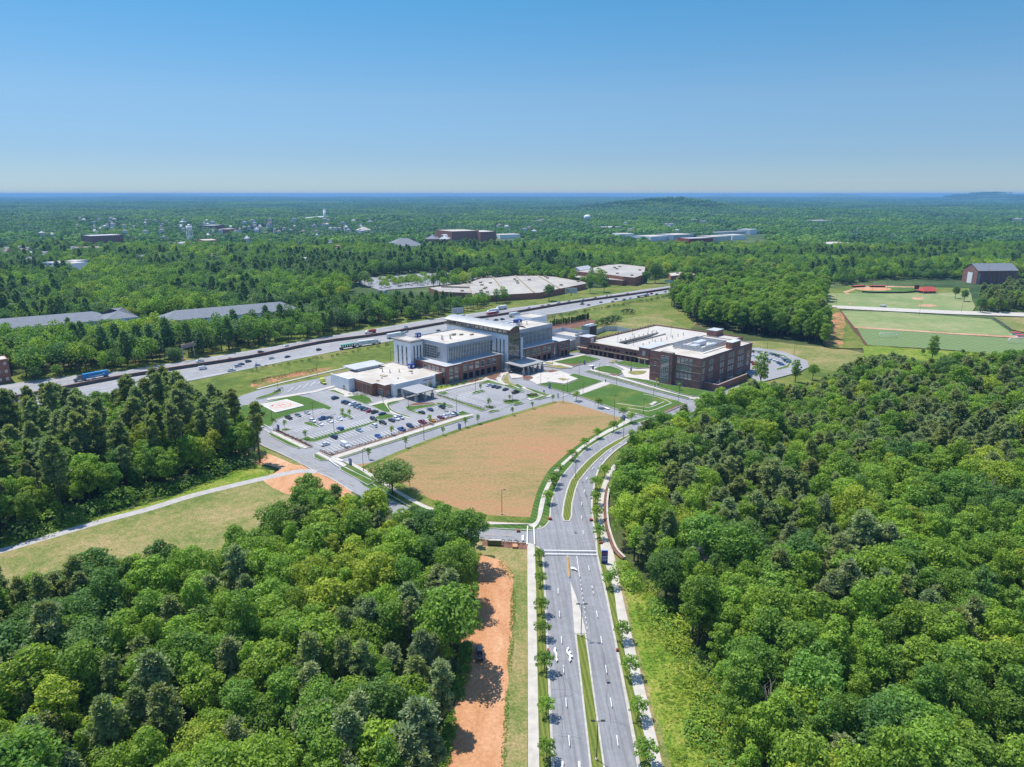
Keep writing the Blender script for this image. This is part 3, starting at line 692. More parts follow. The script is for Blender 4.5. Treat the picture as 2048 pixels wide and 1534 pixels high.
pave(k2, [(760, 525), (905, 575), (1060, 570), (1060, 665), (990, 655), (860, 640), (830, 585), (860, 580)], m='paving', name='plaza')
isl(k2, [(770, 515), (860, 505), (1060, 540), (1060, 560), (960, 565), (800, 530)], 'lawn2'); isl(k2, [(885, 605), (900, 590), (1040, 588), (1010, 615), (930, 622)], 'dry_field', 2, name='planting_bed')
isl(k2, [(725, 512), (760, 495), (800, 500), (750, 520)], 'dry_field')
isl(k2, [(800, 632), (990, 655), (1200, 700), (1430, 735), (1600, 765), (1640, 780), (1560, 798), (1420, 800), (1300, 772), (1000, 682)], 'lawn2', label='sloping green lawn below the brick building')
isl(k2, [(1450, 870), (1500, 850), (1540, 850), (1530, 880), (1460, 910)], 'lawn2')
# right lot behind the brick building
sheet('car_park', W([k7(*p) for p in [(-60, 740), (60, 735), (250, 765), (340, 800), (430, 835), (440, 880), (360, 920), (250, 950), (60, 1000), (-60, 900)]]), M['asphalt_lot'], 'car park behind the brick building')
isl(k7, [(10, 752), (150, 768), (260, 795), (320, 835), (290, 885), (200, 905), (190, 895), (270, 870), (295, 840), (245, 800), (140, 775), (10, 762)], 'lawn2')
# ------------------------------------------------------------------ paint
def stalls(k, a0, a1, b0, b1, n):
    """stall lines from edge a to edge b"""
    A0_, A1_, B0_, B1_ = (P(*k(*p)) for p in (a0, a1, b0, b1))
    return [((A0_[0]+(A1_[0]-A0_[0])*i/n, A0_[1]+(A1_[1]-A0_[1])*i/n), (B0_[0]+(B1_[0]-B0_[0])*i/n, B0_[1]+(B1_[1]-B0_[1])*i/n)) for i in range(n+1)]
sg = []
sg += stalls(k3, (690, 190), (830, 245), (745, 180), (885, 235), 6) + stalls(k3, (860, 275), (1190, 370), (940, 255), (1270, 345), 12)
sg += stalls(k3, (390, 420), (760, 322), (450, 448), (820, 345), 16) + stalls(k3, (520, 500), (1100, 350), (560, 520), (1140, 368), 24)
sg += stalls(k3, (640, 545), (1150, 400), (700, 575), (1190, 430), 20) + stalls(k3, (700, 600), (1240, 430), (760, 630), (1300, 458), 20)
sg += stalls(k3, (760, 660), (1840, 340), (830, 700), (1880, 370), 40) + stalls(k3, (1520, 325), (1800, 285), (1580, 350), (1850, 305), 11)
sg += stalls(k1, (960, 780), (1130, 735), (900, 760), (1060, 720), 8) + stalls(k1, (1030, 760), (1290, 700), (1090, 775), (1345, 715), 10)
sg += stalls(k1, (1100, 790), (1330, 730), (1160, 815), (1390, 752), 8) + stalls(k1, (1060, 800), (1330, 880), (1130, 785), (1390, 865), 14) + stalls(k1, (1290, 790), (1500, 850), (1240, 800), (1450, 865), 12) + stalls(k1, (1350, 690), (1640, 765), (1410, 680), (1700, 750), 11)
lines('parking_marking', sg, M['white_line'], .17)
sg = stalls(k3, (470, 190), (720, 120), (520, 150), (760, 85), 4); lines('parking_marking', sg, M['white_line'], .25)
z = nxt()
def crossing(k, pts, w=.35):
    q = [P(*k(*p)) for p in pts]; lines('road_marking', [(q[0], q[1]), (q[2], q[3])], M['white_line'], w)
crossing(k8, [(768, 588), (1198, 594), (775, 617), (1203, 623)]); crossing(k8, [(636, 388), (631, 540), (686, 388), (693, 540)])
crossing(k3, [(810, 745), (890, 800), (840, 738), (925, 795)]); crossing(k3, [(235, 470), (330, 520), (280, 455), (372, 505)], .25); crossing(k2, [(400, 775), (330, 800), (470, 795), (440, 815)], .25)
q = [P(*k8(*p)) for p in [(588, 465), (603, 465), (603, 508), (588, 508)]]; sheet('stop_line', q, M['white_line'])
for k, pts in ((k2, [(880, 890), (905, 888), (925, 905), (900, 908)]), (k2, [(690, 883), (735, 896), (725, 902), (685, 890)]), (k3, [(860, 740), (880, 733), (930, 748), (915, 754)]), (k2, [(560, 545), (590, 538), (615, 543), (590, 550)])):
    sheet('stop_line', W([k(*p) for p in pts]), M['white_line'])
sgs = dashes(W([kb(*p) for p in [(805, 0), (812, 140), (826, 310), (840, 505), (856, 725), (875, 970), (890, 1150), (900, 1400)]]), 3, 9.2)+dashes(W([kb(*p) for p in [(1040, 0), (1065, 140), (1093, 310), (1127, 510), (1160, 735), (1202, 985), (1230, 1180), (1260, 1400)]]), 3, 9.2)
sgs += dashes(W([k8(*p) for p in [(1103, 90), (1078, 200), (1078, 312), (1090, 440), (1110, 575)]]), 3, 9) + dashes(W([k8(*p) for p in [(1135, 715), (1164, 895), (1190, 1024)]]), 3, 9.)
sgs += dashes(W(smooth([(1172, 962), (1184, 941), (1203, 920), (1230, 897), (1260, 879)], 4)), 3, 9)
sgs += dashes(W([k8(*p) for p in [(1064, 800), (1068, 850), (1075, 905), (1083, 960), (1093, 1020)]]), .7, 2.2) + dashes(W([kb(*p) for p in [(965, 0), (985, 140), (998, 240), (1008, 300)]]), .7, 2.2)
q = [P(*k8(*p)) for p in [(1038, 638), (1062, 806)]]; sgs.append(tuple(q))
lines('lane_marking', sgs, M['white_line'], .16)
lines('centre_line', [tuple(P(*k8(*p)) for p in [(957, 634), (974, 806)]), tuple(P(*k8(*p)) for p in [(965, 634), (982, 806)])], M['yellow_line'], .18)
lines('centre_line', dashes(W([k8(*p) for p in [(140, 452), (300, 456), (580, 470)]]), 4, 2)+dashes(W([k3(*p) for p in [(330, 590), (650, 760), (900, 905), (1100, 985)]]), 4, 3), M['yellow_line'], .16)
for pts in ([(985, 735), (1002, 722), (1004, 730), (1028, 735), (1042, 753), (1035, 754), (1020, 743), (1005, 740), (1008, 748)],):
    sheet('road_arrow', W([k8(*p) for p in pts]), M['white_line'])
for pts in ([(783, 404), (792, 404), (788, 425), (800, 452), (800, 483), (805, 483), (797, 504), (787, 483), (791, 483), (789, 455), (774, 428)],
            [(872, 404), (881, 404), (872, 425), (876, 440), (892, 455), (893, 484), (898, 484), (885, 504), (877, 484), (883, 484), (880, 462), (864, 440), (862, 425)],
            [(880, 432), (888, 428), (895, 436), (893, 446), (884, 448), (878, 441)], [(896, 455), (906, 466), (900, 472), (882, 466)], [(832, 1186), (842, 1186), (840, 1240), (828, 1240)], [(943, 1186), (955, 1186), (960, 1240), (946, 1240)]):
    sheet('road_arrow', W([kb(*p) for p in pts]), M['white_line'])
for X, Y in ((820, 326), (1157, 335), (560, 426), (1235, 525)): slab('storm_drain', W([k8(X-14, Y-5), k8(X+14, Y-5), k8(X+14, Y+5), k8(X-14, Y+5)]), M['rust'], .14)
for X, Y in ((738, 423), (1210, 420)): slab('storm_drain', W([kb(X-8, Y-6), kb(X+8, Y-6), kb(X+8, Y+6), kb(X-8, Y+6)]), M['rust'], .14)
M['seal'] = mat('crack_seal', (.13, .13, .135), .8, .2, 1.)
sg = []
for a_, b_ in (((1108, 1395), (1148, 1388)), ((1112, 1470), (1160, 1476)), ((1196, 1330), (1226, 1322)), ((1208, 1440), (1248, 1450)), ((1100, 1235), (1140, 1230)), ((1160, 1215), (1212, 1222)), ((1095, 1070), (1180, 1078)), ((1122, 1500), (1128, 1320)), ((1222, 1500), (1205, 1300)), ((1150, 1020), (1182, 1024))):
    A_, B_ = Vector(P(*a_)), Vector(P(*b_)); prev = A_
    for i in range(1, 13):
        q = A_.lerp(B_, i/12)+Vector((R.uniform(-.35, .35), R.uniform(-.35, .35))); sg.append((prev, q)); prev = q
lines('crack_seal', sg, M['seal'], .06)
for X, Y in ((1120, 1350), (1215, 1365), (1150, 1066), (1172, 992)):
    x_, y_ = P(X, Y); sheet('manhole_cover', [(x_+.45*math.cos(i*PI/8), y_+.45*math.sin(i*PI/8)) for i in range(16)], M['seal'])
# helicopter pad
pad = W([k3(*p) for p in [(243, 290), (465, 248), (612, 300), (372, 358)]])
hp = thing('helipad', 'pale concrete helicopter pad with red H and ring on the lawn', 'helipad', (0, 0, 0))
MB().prism(pad, 0, .75).build('pad', M['concrete'], hp)
hc = (sum(p[0] for p in pad)/4, sum(p[1] for p in pad)/4); hu = (Vector(pad[2])-Vector(pad[3])).normalized(); hv = Vector((-hu.y, hu.x))
def hq(a, b): return (hc[0]+hu.x*a+hv.x*b, hc[1]+hu.y*a+hv.y*b)
mb = MB()
for i in range(40):
    t0, t1 = 2*PI*i/40, 2*PI*(i+1)/40
    mb.sheet([hq(4.7*math.cos(t0), 4.7*math.sin(t0)), hq(5.2*math.cos(t0), 5.2*math.sin(t0)), hq(5.2*math.cos(t1), 5.2*math.sin(t1)), hq(4.7*math.cos(t1), 4.7*math.sin(t1))], .757)
mb.build('ring_marking', M['red_line'], hp)
mb = MB()
for a0_, a1_, b0_, b1_ in ((-1.7, -1.0, -2.4, 2.4), (1.0, 1.7, -2.4, 2.4), (-1.0, 1.0, -.35, .35)): mb.sheet([hq(a0_, b0_), hq(a1_, b0_), hq(a1_, b1_), hq(a0_, b1_)], .757)
mb.build('letter', M['red_line'], hp)
mb = MB(); pin = inset(pad, .5); pin2 = inset(pad, .8)
for i in range(4): mb.sheet([pin[i], pin[(i+1) % 4], pin2[(i+1) % 4], pin2[i]], .757)
mb.build('border_line', M['white_line'], hp)
# ------------------------------------------------------------------ sports fields
sheet('practice_field', W(smooth([k7(*p) for p in [(555, 325), (700, 312), (850, 325), (1250, 325), (1420, 305), (1620, 300), (1660, 380), (1660, 465), (1300, 455), (900, 430), (550, 412)]], 2, True)), M['sports_dry'], 'pale green practice field below the ball diamond')
sheet('field', W([k7(*p) for p in [(780, 265), (1230, 280), (1640, 290), (1640, 320), (1300, 330), (830, 325), (560, 330), (540, 300)]]), M['verge'])
sheet('outfield', W(smooth([k7(*p) for p in [(780, 308), (830, 285), (1050, 285), (1290, 295), (1280, 318), (1150, 325), (900, 322)]], 3, True)), M['lawn2'])
sheet('infield', W(smooth([k7(*p) for p in [(790, 292), (830, 279), (930, 277), (1020, 285), (1058, 297), (1010, 308), (900, 308), (815, 303)]], 3, True)), M['red_dirt'], 'orange clay infield of the ball diamond')
sheet('dirt_apron', W([k7(*p) for p in [(690, 318), (790, 285), (1000, 272), (1240, 278), (1240, 284), (1000, 280), (800, 292), (720, 325)]]), M['pink_dirt'])
for X, Y, rx, ry in ((1255, 366, 45, 10), (1325, 420, 70, 10), (725, 332, 18, 5), (745, 408, 12, 4)):
    sheet('bare_patch', W([k7(X+rx*math.cos(i*PI/8), Y+ry*math.sin(i*PI/8)) for i in range(16)]), M['pink_dirt'])
band('sports_road', W([k7(*p) for p in [(540, 415), (1000, 435), (1500, 458), (2048, 474), (2600, 490)]]), W([k7(*p) for p in [(540, 436), (1000, 460), (1500, 484), (2048, 502), (2600, 520)]]), M['concrete'], 'pale road crossing between the sports fields')
sheet('clay_slope', rough(W(smooth([k7(*p) for p in [(600, 440), (670, 445), (720, 540), (860, 715), (880, 740), (700, 740), (560, 725), (530, 640), (555, 540)]], 3, True))), M['verge'])
sheet('clay_patch', rough(W(smooth([k7(*p) for p in [(625, 480), (690, 478), (712, 560), (700, 640), (690, 725), (600, 728), (555, 680), (560, 600), (600, 540)]], 3, True))), M['clay_grass'], 'bare orange clay slope beside the sports field')
sheet('practice_field', W([k7(*p) for p in [(680, 460), (1100, 470), (1800, 522), (1860, 560), (1960, 630), (2000, 655), (1500, 625), (780, 582), (730, 520)]]), M['sports_dry'], 'worn pale green field above the striped pitch')
sheet('dirt_apron', W([k7(*p) for p in [(770, 578), (1100, 598), (1500, 624), (2000, 652), (2600, 700), (2600, 715), (1990, 664), (1500, 634), (1100, 607), (790, 590)]]), M['pink_dirt'])
sheet('red_bank', rough(W([k7(*p) for p in [(1820, 505), (2048, 510), (2400, 520), (2400, 620), (2048, 620), (1960, 600)]])), M['dry_field'])
sheet('sports_pitch', W([k7(*p) for p in [(800, 590), (1100, 608), (1500, 636), (1950, 666), (2600, 705), (2600, 900), (2048, 800), (1500, 755), (870, 718)]]), M['sports'], 'striped green sports pitch')
sheet('field', W(smooth([k7(*p) for p in [(870, 720), (1100, 735), (1500, 760), (1900, 790), (1900, 860), (1400, 850), (900, 830), (850, 760)]], 2, True)), M['weeds'])
# ------------------------------------------------------------------ buildings of the campus (coordinates in the campus frame)
OFF = {}
def bthing(name, label, cat, x, y, group=None):
    t = thing(name, label, cat, (*L(x, y), 0), A0, group); OFF[t.name] = (x, y); return t
def bpart(name, mb, mats, root, label=None):
    me = mb.mesh(name, mats); x, y = OFF[root.name]
    me.transform(Matrix.Translation((-x, -y, 0))); o = link(name, me, root)
    if label: o['label'] = label
    return o
def shell(root, poly, z0, h, wall, roof, name='wall', par=.5, cap=None, th=.35):
    """walls with a parapet, and the roof deck inside it"""
    poly = ccw(poly); q = inset(poly, th); n = len(poly)
    mb = MB(); vs = [(x, y, z0) for x, y in poly]+[(x, y, h) for x, y in poly]+[(x, y, h) for x, y in q]+[(x, y, h-par) for x, y in q]
    fs = []; ms = []
    for i in range(n):
        j = (i+1) % n
        mb.m += []
        fs.append((i, j, n+j, n+i)); fs.append((n+i, n+j, 2*n+j, 2*n+i)); fs.append((2*n+i, 2*n+j, 3*n+j, 3*n+i))
    mb.add(vs, fs)
    for i in range(n): mb.m[3*i+1] = 1
    w = bpart(name, mb, [M[wall], M[cap or wall]], root)
    bpart('roof', MB().sheet(q, h-par+.01), M[roof], root)
    return w
_win = {}
def window(root, x, y, z, w, h, face='S', nx=2, ny=2, style='frame', glass='glass', name='window', proud=.1):
    key = (round(w, 2), round(h, 2), nx, ny, style, glass)
    if key not in _win:
        mb = MB(); t = .09
        mb.box(-w/2, w/2, -.03, 0, 0, h, 1)
        for i in range(nx+1):
            xx = -w/2+(w-t)*i/nx; mb.box(xx, xx+t, -.1, -.032, 0, h, 0)
        for j in range(ny+1):
            zz = (h-t)*j/ny
            for i in range(nx):
                x0 = -w/2+(w-t)*i/nx+t; x1 = -w/2+(w-t)*(i+1)/nx
                mb.box(x0, x1, -.098, -.032, zz, zz+t, 0)
        if style == 'frame': mb.box(-w/2-.08, w/2+.08, -.16, -.002, -.14, -.002, 0)
        _win[key] = mb.mesh('window', [M['dark_metal' if style == 'dark' else 'frame'], M[glass]])
    o = link(name, _win[key], root); ox, oy = OFF[root.name]
    o.location = (x-ox, y-oy, z); o.rotation_euler = (0, 0, {'S': 0, 'E': PI/2, 'N': PI, 'W': -PI/2}[face])
    return o
def opening(root, x, y, z, w, h, face='S'):
    key = ('open', w, h)
    if key not in _win:
        mb = MB().box(-w/2, w/2, -.02, 0, 0, h, 1)
        for a, b in ((-w/2-.12, -w/2), (w/2, w/2+.12)): mb.box(a, b, -.18, 0, 0, h, 0)
        mb.box(-w/2-.12, w/2+.12, -.18, 0, h+.001, h+.25, 0)
        mb.box(-.07, .07, -.06, -.022, 0, h, 2); mb.box(-w/2, w/2, -.05, -.021, h*.68, h*.68+.1, 2)
        _win[key] = mb.mesh('window', [M['band'], M['dark'], M['dark_metal']])
    o = link('window', _win[key], root); ox, oy = OFF[root.name]
    o.location = (x-ox, y-oy, z); o.rotation_euler = (0, 0, {'S': 0, 'E': PI/2, 'N': PI, 'W': -PI/2}[face])
def curtain(root, a, b, z0, z1, nv, nh, glass='dark_glass', fin=.35, fm='frame', name='curtain_wall', fw=.09, skip=None):
    """glass wall from a to b (campus frame) with fins; the outside is to the right of a->b"""
    a, b = Vector(a), Vector(b); e = (b-a); l = e.length; e.normalize(); n = Vector((e.y, -e.x))
    mb = MB()
    def bx(s0, s1, d0, d1, za, zb, m):
        p = [a+e*s0+n*d0, a+e*s1+n*d0, a+e*s1+n*d1, a+e*s0+n*d1]
        mb.add([(*q, za) for q in p]+[(*q, zb) for q in p], [(4, 5, 6, 7)[::-1], (0, 1, 2, 3), (0, 1, 5, 4)[::-1], (1, 2, 6, 5)[::-1], (2, 3, 7, 6)[::-1], (3, 0, 4, 7)[::-1]], m)
    bx(0, l, .0, .06, z0, z1, 1)
    for i in range(nv+1):
        s = (l-fw)*i/nv; bx(s, s+fw, .061, fin, z0, z1, 0)
    for j in range(nh+1):
        zz = z0+(z1-z0-.12)*j/nh
        bx(.0, l, .062, .14, zz, zz+.12, 0)
    return bpart(name, mb, [M[fm], M[glass]], root)
# ---- hospital
H = bthing('hospital', 'white, grey and brick hospital with arched glass lobby and flat roofs', 'hospital', 0, 0)
shell(H, [(0, 0), (13.4, 0), (13.4, 1.2), (49.5, 1.2), (49.5, 12), (53.5, 12), (53.5, 34), (0.2, 34)], 0, 11.7, 'brick', 'grey_roof', 'podium_wall', .25, 'light_panel')
for x in (4.2, 8.6):
    window(H, x, 0, 5.9, 3.0, 4.4, nx=3, ny=3); window(H, x, 0, .5, 3.0, 4.2, nx=3, ny=3)
for x in (17.2, 22.2, 27.7, 32.7, 38.4, 43.4):
    window(H, x, 1.2, 6.1, 3.5, 4.0, nx=3, ny=2); opening(H, x, 1.2, .4, 3.5, 4.0)
for y in (8.2, 12., 16., 20.): window(H, 0, y, 8.0, 2.9, 2.2, 'W', 2, 1)
window(H, 0, 2.6, 5.6, 2.4, 4.6, 'W', 2, 3); opening(H, -.0, 2.6, .3, 2.4, 4.0, 'W')
bpart('glass_link', MB().box(49.6, 52.4, .4, 11.9, 0, 11.3), M['pale_glass'], H)
# upper block left
shell(H, [(8, 8), (48.5, 8), (48.5, 44), (8, 44)], 11.5, 23.7, 'grey_panel', 'white_roof', 'upper_wall', .7, 'light_panel')
curtain(H, (9.2, 8), (45.5, 8), 12.6, 21.2, 26, 3, fin=.5, fw=.26)
curtain(H, (8, 30), (8, 14.5), 12.6, 21.0, 9, 5, glass='dark_glass', fin=.2)
curtain(H, (46, 8), (48.4, 8), 12.6, 20.6, 2, 3, fin=.15)
# stair tower
shell(H, [(-3.5, 30), (6.5, 30), (6.5, 47.5), (-3.5, 47.5)], 0, 24.2, 'white_wall', 'white_roof', 'stair_tower_wall', .6, 'tan_trim')
bpart('cornice', MB().box(-3.9, 6.9, 29.6, 29.99, 22.8, 23.6).box(-3.9, -3.51, 30, 47.9, 22.8, 23.6), M['tan_trim'], H)
for x in (-.6, 2.0, 4.6): window(H, x, 30, 8.5, .9, 12.0, 'S', 1, 4, 'dark', 'dark_glass')
for y in (34.2, 38.6, 43.0): window(H, -3.5, y, 1.2, 1.1, 18.6, 'W', 1, 5, 'dark', 'dark_glass')
# lobby
bpart('lobby_wall', MB().box(53.6, 65.4, -1.0, 42, 0, 24.0), M['white_wall'], H)
for y in (2.0, 5.4, 8.8): window(H, 53.6, y, 3.0, .9, 17.6, 'W', 1, 5, 'dark', 'dark_glass')
curtain(H, (54.6, -1.0), (66.2, -1.0), .3, 24.0, 9, 8, fin=.22, fm='steel')
bpart('lobby_pier', MB().box(66.3, 67.9, -2.0, 9, 0, 20.5), M['white_wall'], H)
mb = MB().box(53.9, 65.6, -.7, 60, 24.0, 28.0, 1)
for i in range(14):
    yy = -.7+i*4.5; mb.box(53.6, 53.9, yy, yy+.6, 24.0, 28.0, 0)
    mb.box(53.62, 53.9, yy+.6, yy+4.5, 24.0, 24.8, 0); mb.box(53.62, 53.9, yy+.6, yy+4.5, 27.2, 28.0, 0)
bpart('clerestory', mb, [M['tan_trim'], M['dark_glass']], H)
curtain(H, (54.6, -.72), (65.6, -.72), 24.02, 28.0, 9, 1, fin=.2, fm='steel')
mb = MB(); n = 14
def arch(i): u = i/n; return 52.4+u*15.6, 28.0+2.3*(1-(2*u-1)**2)
for i in range(n):
    (xa, za), (xb, zb) = arch(i), arch(i+1)
    mb.add([(xa, -4.5, za), (xb, -4.5, zb), (xb, 61, zb), (xa, 61, za)], [(0, 1, 2, 3)], 0)
    mb.add([(xa, -4.5, za-.5), (xb, -4.5, zb-.5), (xb, 61, zb-.5), (xa, 61, za-.5)], [(3, 2, 1, 0)], 1)
    mb.add([(xa, -4.5, za-.5), (xb, -4.5, zb-.5), (xb, -4.5, zb), (xa, -4.5, za)], [(0, 1, 2, 3)], 1)
    mb.add([(xa, 61, za-.5), (xb, 61, zb-.5), (xb, 61, zb), (xa, 61, za)], [(3, 2, 1, 0)], 1)
for x, s in ((52.4, 1), (68.0, -1)):
    mb.add([(x, -4.5, 27.5), (x, 61, 27.5), (x, 61, 28.0), (x, -4.5, 28.0)], [(0, 1, 2, 3) if s < 0 else (3, 2, 1, 0)], 1)
bpart('arched_roof', mb, [M['metal_roof'], M['tan_trim']], H)
bpart('upper_wall', MB().box(54.0, 68, 42.1, 60, 0, 23.98), M['white_wall'], H)
# right podium and right upper block
shell(H, [(67.9, .5), (104, .5), (104, 2.5), (108, 2.5), (108, -1), (120.2, -1), (120.2, 22), (67.9, 22)], 0, 11.7, 'dark_brick', 'grey_roof', 'podium_wall', .25, 'light_panel')
for i, x in enumerate((70.6, 75.6, 82.2, 87.2, 93.6, 98.6)):
    window(H, x, .5, 6.1, 3.5, 4.0, nx=3, ny=2)
    if i > 1: opening(H, x, .5, .4, 3.5, 4.0)
bpart('glass_link', MB().box(104.1, 107.9, .9, 2.45, 0, 11.0), M['pale_glass'], H)
for x in (111.6, 115.8): window(H, x, -1, 6.1, 3.0, 4.0, nx=3, ny=2); opening(H, x, -1, .4, 3.0, 4.0)
for y in (3, 8): window(H, 120.2, y, 6.1, 3.0, 4.0, 'E', 3, 2)
shell(H, [(68.1, 7), (109.5, 7), (109.5, 33), (68.1, 33)], 11.5, 24.0, 'grey_panel', 'white_roof', 'upper_wall', .7, 'light_panel')
curtain(H, (69, 7), (108.6, 7), 12.6, 21.4, 28, 3, fin=.5, fw=.26)
shell(H, [(114, 31), (131, 31), (131, 49), (114, 49)], 0, 24.4, 'white_wall', 'white_roof', 'stair_tower_wall', .6, 'tan_trim')
shell(H, [(68, 33.2), (113.8, 33.2), (113.8, 50), (68, 50)], 0, 21, 'white_wall', 'grey_roof', 'upper_wall', .6)
shell(H, [(7, 44.2), (53, 44.2), (53, 60), (7, 60)], 0, 19, 'white_wall', 'white_roof', 'upper_wall', .6)
# roof plant
def rvent(root, x, y, z, h=2.2, r=.28):
    bpart('vent_stack', MB().tube((x, y, z), (x, y, z+h), r, r*.8, 8).tube((x, y, z), (x, y, z+.4), r*2.2, r*2.0, 8).tube((x, y, z+h), (x, y, z+h+.15), r*1.3, r*1.3, 8), M['steel'], root)
for x, y in ((17, 22), (17.8, 24), (23, 21), (24, 23)): rvent(H, x, y, 23.0, 2.6)
for x, y in ((74, 21), (76, 23), (84, 19), (85.4, 19.4), (96, 20)): rvent(H, x, y, 23.3, 2.3)
for b_ in ((31, 34, 28, 29.5, 23.0, 24.3), (35, 38, 25, 26, 23.0, 24.0), (40, 43, 20, 21, 23.0, 23.9)): bpart('roof_unit', MB().box(*b_), M['tan_trim'], H)
mb = MB().box(89, 95, 24, 27, 24.4, 26.8)
for x in (89.2, 94.8):
    for y in (24.2, 26.8): mb.box(x-.1, x+.1, y-.1, y+.1, 23.3, 24.4)
bpart('rooftop_sign', mb, M['blue_panel'], H)
bpart('rooftop_sign', MB().box(7, 10.5, 36, 38, 23.9, 26.8), M['blue_panel'], H)
# ---- emergency wing
E_ = bthing('emergency_wing', 'low white and brick emergency building with cream roof and red lettering', 'hospital wing', -46, 5)
shell(E_, [(-46.5, 31.2), (-46.5, 12.5), (-43.6, 12.5), (-43.6, 4.4), (-39.1, 4.4), (-39.1, 1.2), (-8.8, 1.2), (-8.8, 3.4), (-.15, 3.4), (-.15, 29.8), (-3.7, 29.8), (-3.7, 50), (-50, 50), (-50, 31.2)], 0, 7.4, 'brick', 'white_roof', 'wall', .35, 'light_panel')
mb_ = MB().box(-39.2, -8.7, .6, 1.19, 0, 7.9); bpart('white_facade', MB().box(-50.6, -50.01, 31.2, 50.2, 0, 7.9).box(-50.6, -46.3, 30.6, 31.19, 0, 7.9), M['white_wall'], E_); mb_.box(-39.25, -39.12, 1.2, 4.3, 0, 7.9).box(-8.75, -8.2, .6, 3.3, 0, 7.9); bpart('white_facade', mb_, M['white_wall'], E_)
for x, w, h, z in ((-36.2, 2.6, 4.2, .4), (-12.4, 3.2, 4.4, .4), (-16.6, 3.0, 4.0, .4), (-20.6, 2.6, 3.2, .8)): window(E_, x, .6, z, w, h, 'S', 3, 3, 'frame', 'dark_glass')
for x in (-4.5,): window(E_, x, 3.4, .4, 3.2, 3.6, nx=3, ny=2)
window(E_, -43.6, 8.2, .4, 4.0, 4.2, 'W', 4, 3, 'frame', 'dark_glass'); window(E_, -41.3, 4.4, .2, 2.4, 3.6, 'S', 3, 2, 'frame', 'dark_glass')
window(E_, -50.6, 36, .4, 2.2, 2.8, 'W', 2, 2, 'frame', 'dark_glass')
mb = MB()
for i in range(4): mb.box(-46.62, -46.52, 14+i*4.2, 14.35+i*4.2, 0, 6.0); 
mb.box(-46.64, -46.52, 12.6, 31, 6.0, 6.3)
bpart('pilaster', mb, M['band'], E_)
def lettering(root, text, x, y, z, size, face, m, depth=.06, name='lettering'):
    cu = bpy.data.curves.new(name, 'FONT'); cu.body = text; cu.size = size; cu.extrude = depth; cu.align_x = 'CENTER'
    tmp = bpy.data.objects.new('tmp', cu); COL.objects.link(tmp)
    dg = bpy.context.evaluated_depsgraph_get(); me = bpy.data.meshes.new_from_object(tmp.evaluated_get(dg))
    bpy.data.objects.remove(tmp); bpy.data.curves.remove(cu)
    me.materials.clear(); me.materials.append(m); o = link(name, me, root)
    ox, oy = OFF.get(root.name, (0, 0)); o.location = (x-ox, y-oy, z)
    o.rotation_euler = (PI/2, 0, face); return o
M['red_letter'] = mat('red_lettering', (.45, .03, .05), .5, .1, 1.)
M['white_letter'] = mat('white_lettering', (.75, .75, .75), .5, .05, 1.)
lettering(E_, 'EMERGENCY', -13.6, .56, 5.6, 1.45, 0, M['red_letter'])
for x, y in ((-22, 28), (-17, 25), (-24, 33), (-34, 20), (-14, 16), (-28, 12)): rvent(E_, x, y, 7.0, 2.0 if y > 20 else .8)
for b_ in ((-31, -28, 22, 26, 7.0, 7.5), (-12, -10, 20, 22, 7., 7.7), (-40, -38.8, 16, 17.2, 7., 7.6), (-20, -18.7, 40, 42, 7., 7.8)): bpart('roof_unit', MB().box(*b_), M['tan_trim'], E_)
bpart('rooftop_sign', MB().box(-7.0, -2.8, 26, 29, 7.05, 9.9), M['blue_panel'], E_)
bpart('raised_roof', MB().box(-33, -16, 50.1, 56, 0, 7.0, 1).box(-37, -14, 44, 58, 8.6, 9.0, 0).box(-34, -18, 45.2, 49.8, 7.0, 8.6, 1), [M['grey_roof'], M['white_wall']], E_)
for b_, r_ in (((-5.6, -4.2, 25.93, 25.99, 7.8, 9.2), E_), ((-7.07, -7.01, 27, 28.2, 7.8, 9.2), E_), ((8.1, 9.4, 35.93, 35.99, 24.8, 26.1), H), ((6.93, 6.99, 36.5, 37.5, 24.8, 26.1), H), ((91.4, 92.8, 23.93, 23.99, 25., 26.3), H)): bpart('sign_emblem', MB().box(*b_), M['white_letter'], r_)
# ---- canopies
def canopy(label, x0, x1, y0, y1, h, cols, slope=.4):
    t = bthing('entrance_canopy', label, 'canopy', (x0+x1)/2, (y0+y1)/2)
    mb = MB(); vs = [(x0, y0, h), (x1, y0, h), (x1, y1, h+slope), (x0, y1, h+slope), (x0, y0, h+.45), (x1, y0, h+.45), (x1, y1, h+slope+.45), (x0, y1, h+slope+.45)]
    mb.add(vs, [(3, 2, 1, 0), (0, 1, 5, 4), (1, 2, 6, 5), (2, 3, 7, 6), (3, 0, 4, 7)], 1); mb.add(vs, [(4, 5, 6, 7)], 0)
    bpart('roof', mb, [M['metal_roof'], M['tan_trim']], t)
    for x, y in cols:
        c = bpart('column', MB().box(x-.32, x+.32, y-.32, y+.32, 0, h-.02), M['steel'], t)
        bpart('plinth', MB().box(x-.75, x+.75, y-.75, y+.75, 0, h*.58), M['stone'], t)
    return t
canopy('grey flat canopy on stone piers at the main hospital entrance', 48.5, 71.5, -19.3, -3.5, 5.7, [(50, -6.2), (51.2, -18.2), (56.3, -17.6), (61.8, -17), (66.6, -17), (69.9, -18), (69.9, -6.2)])
canopy('grey flat canopy on white piers at the emergency entrance', -37.5, -23.5, -17.5, -2.6, 5.0, [(-36.4, -4.5), (-36.4, -15.5), (-30.5, -16.2), (-24.8, -16.0), (-24.8, -5)])
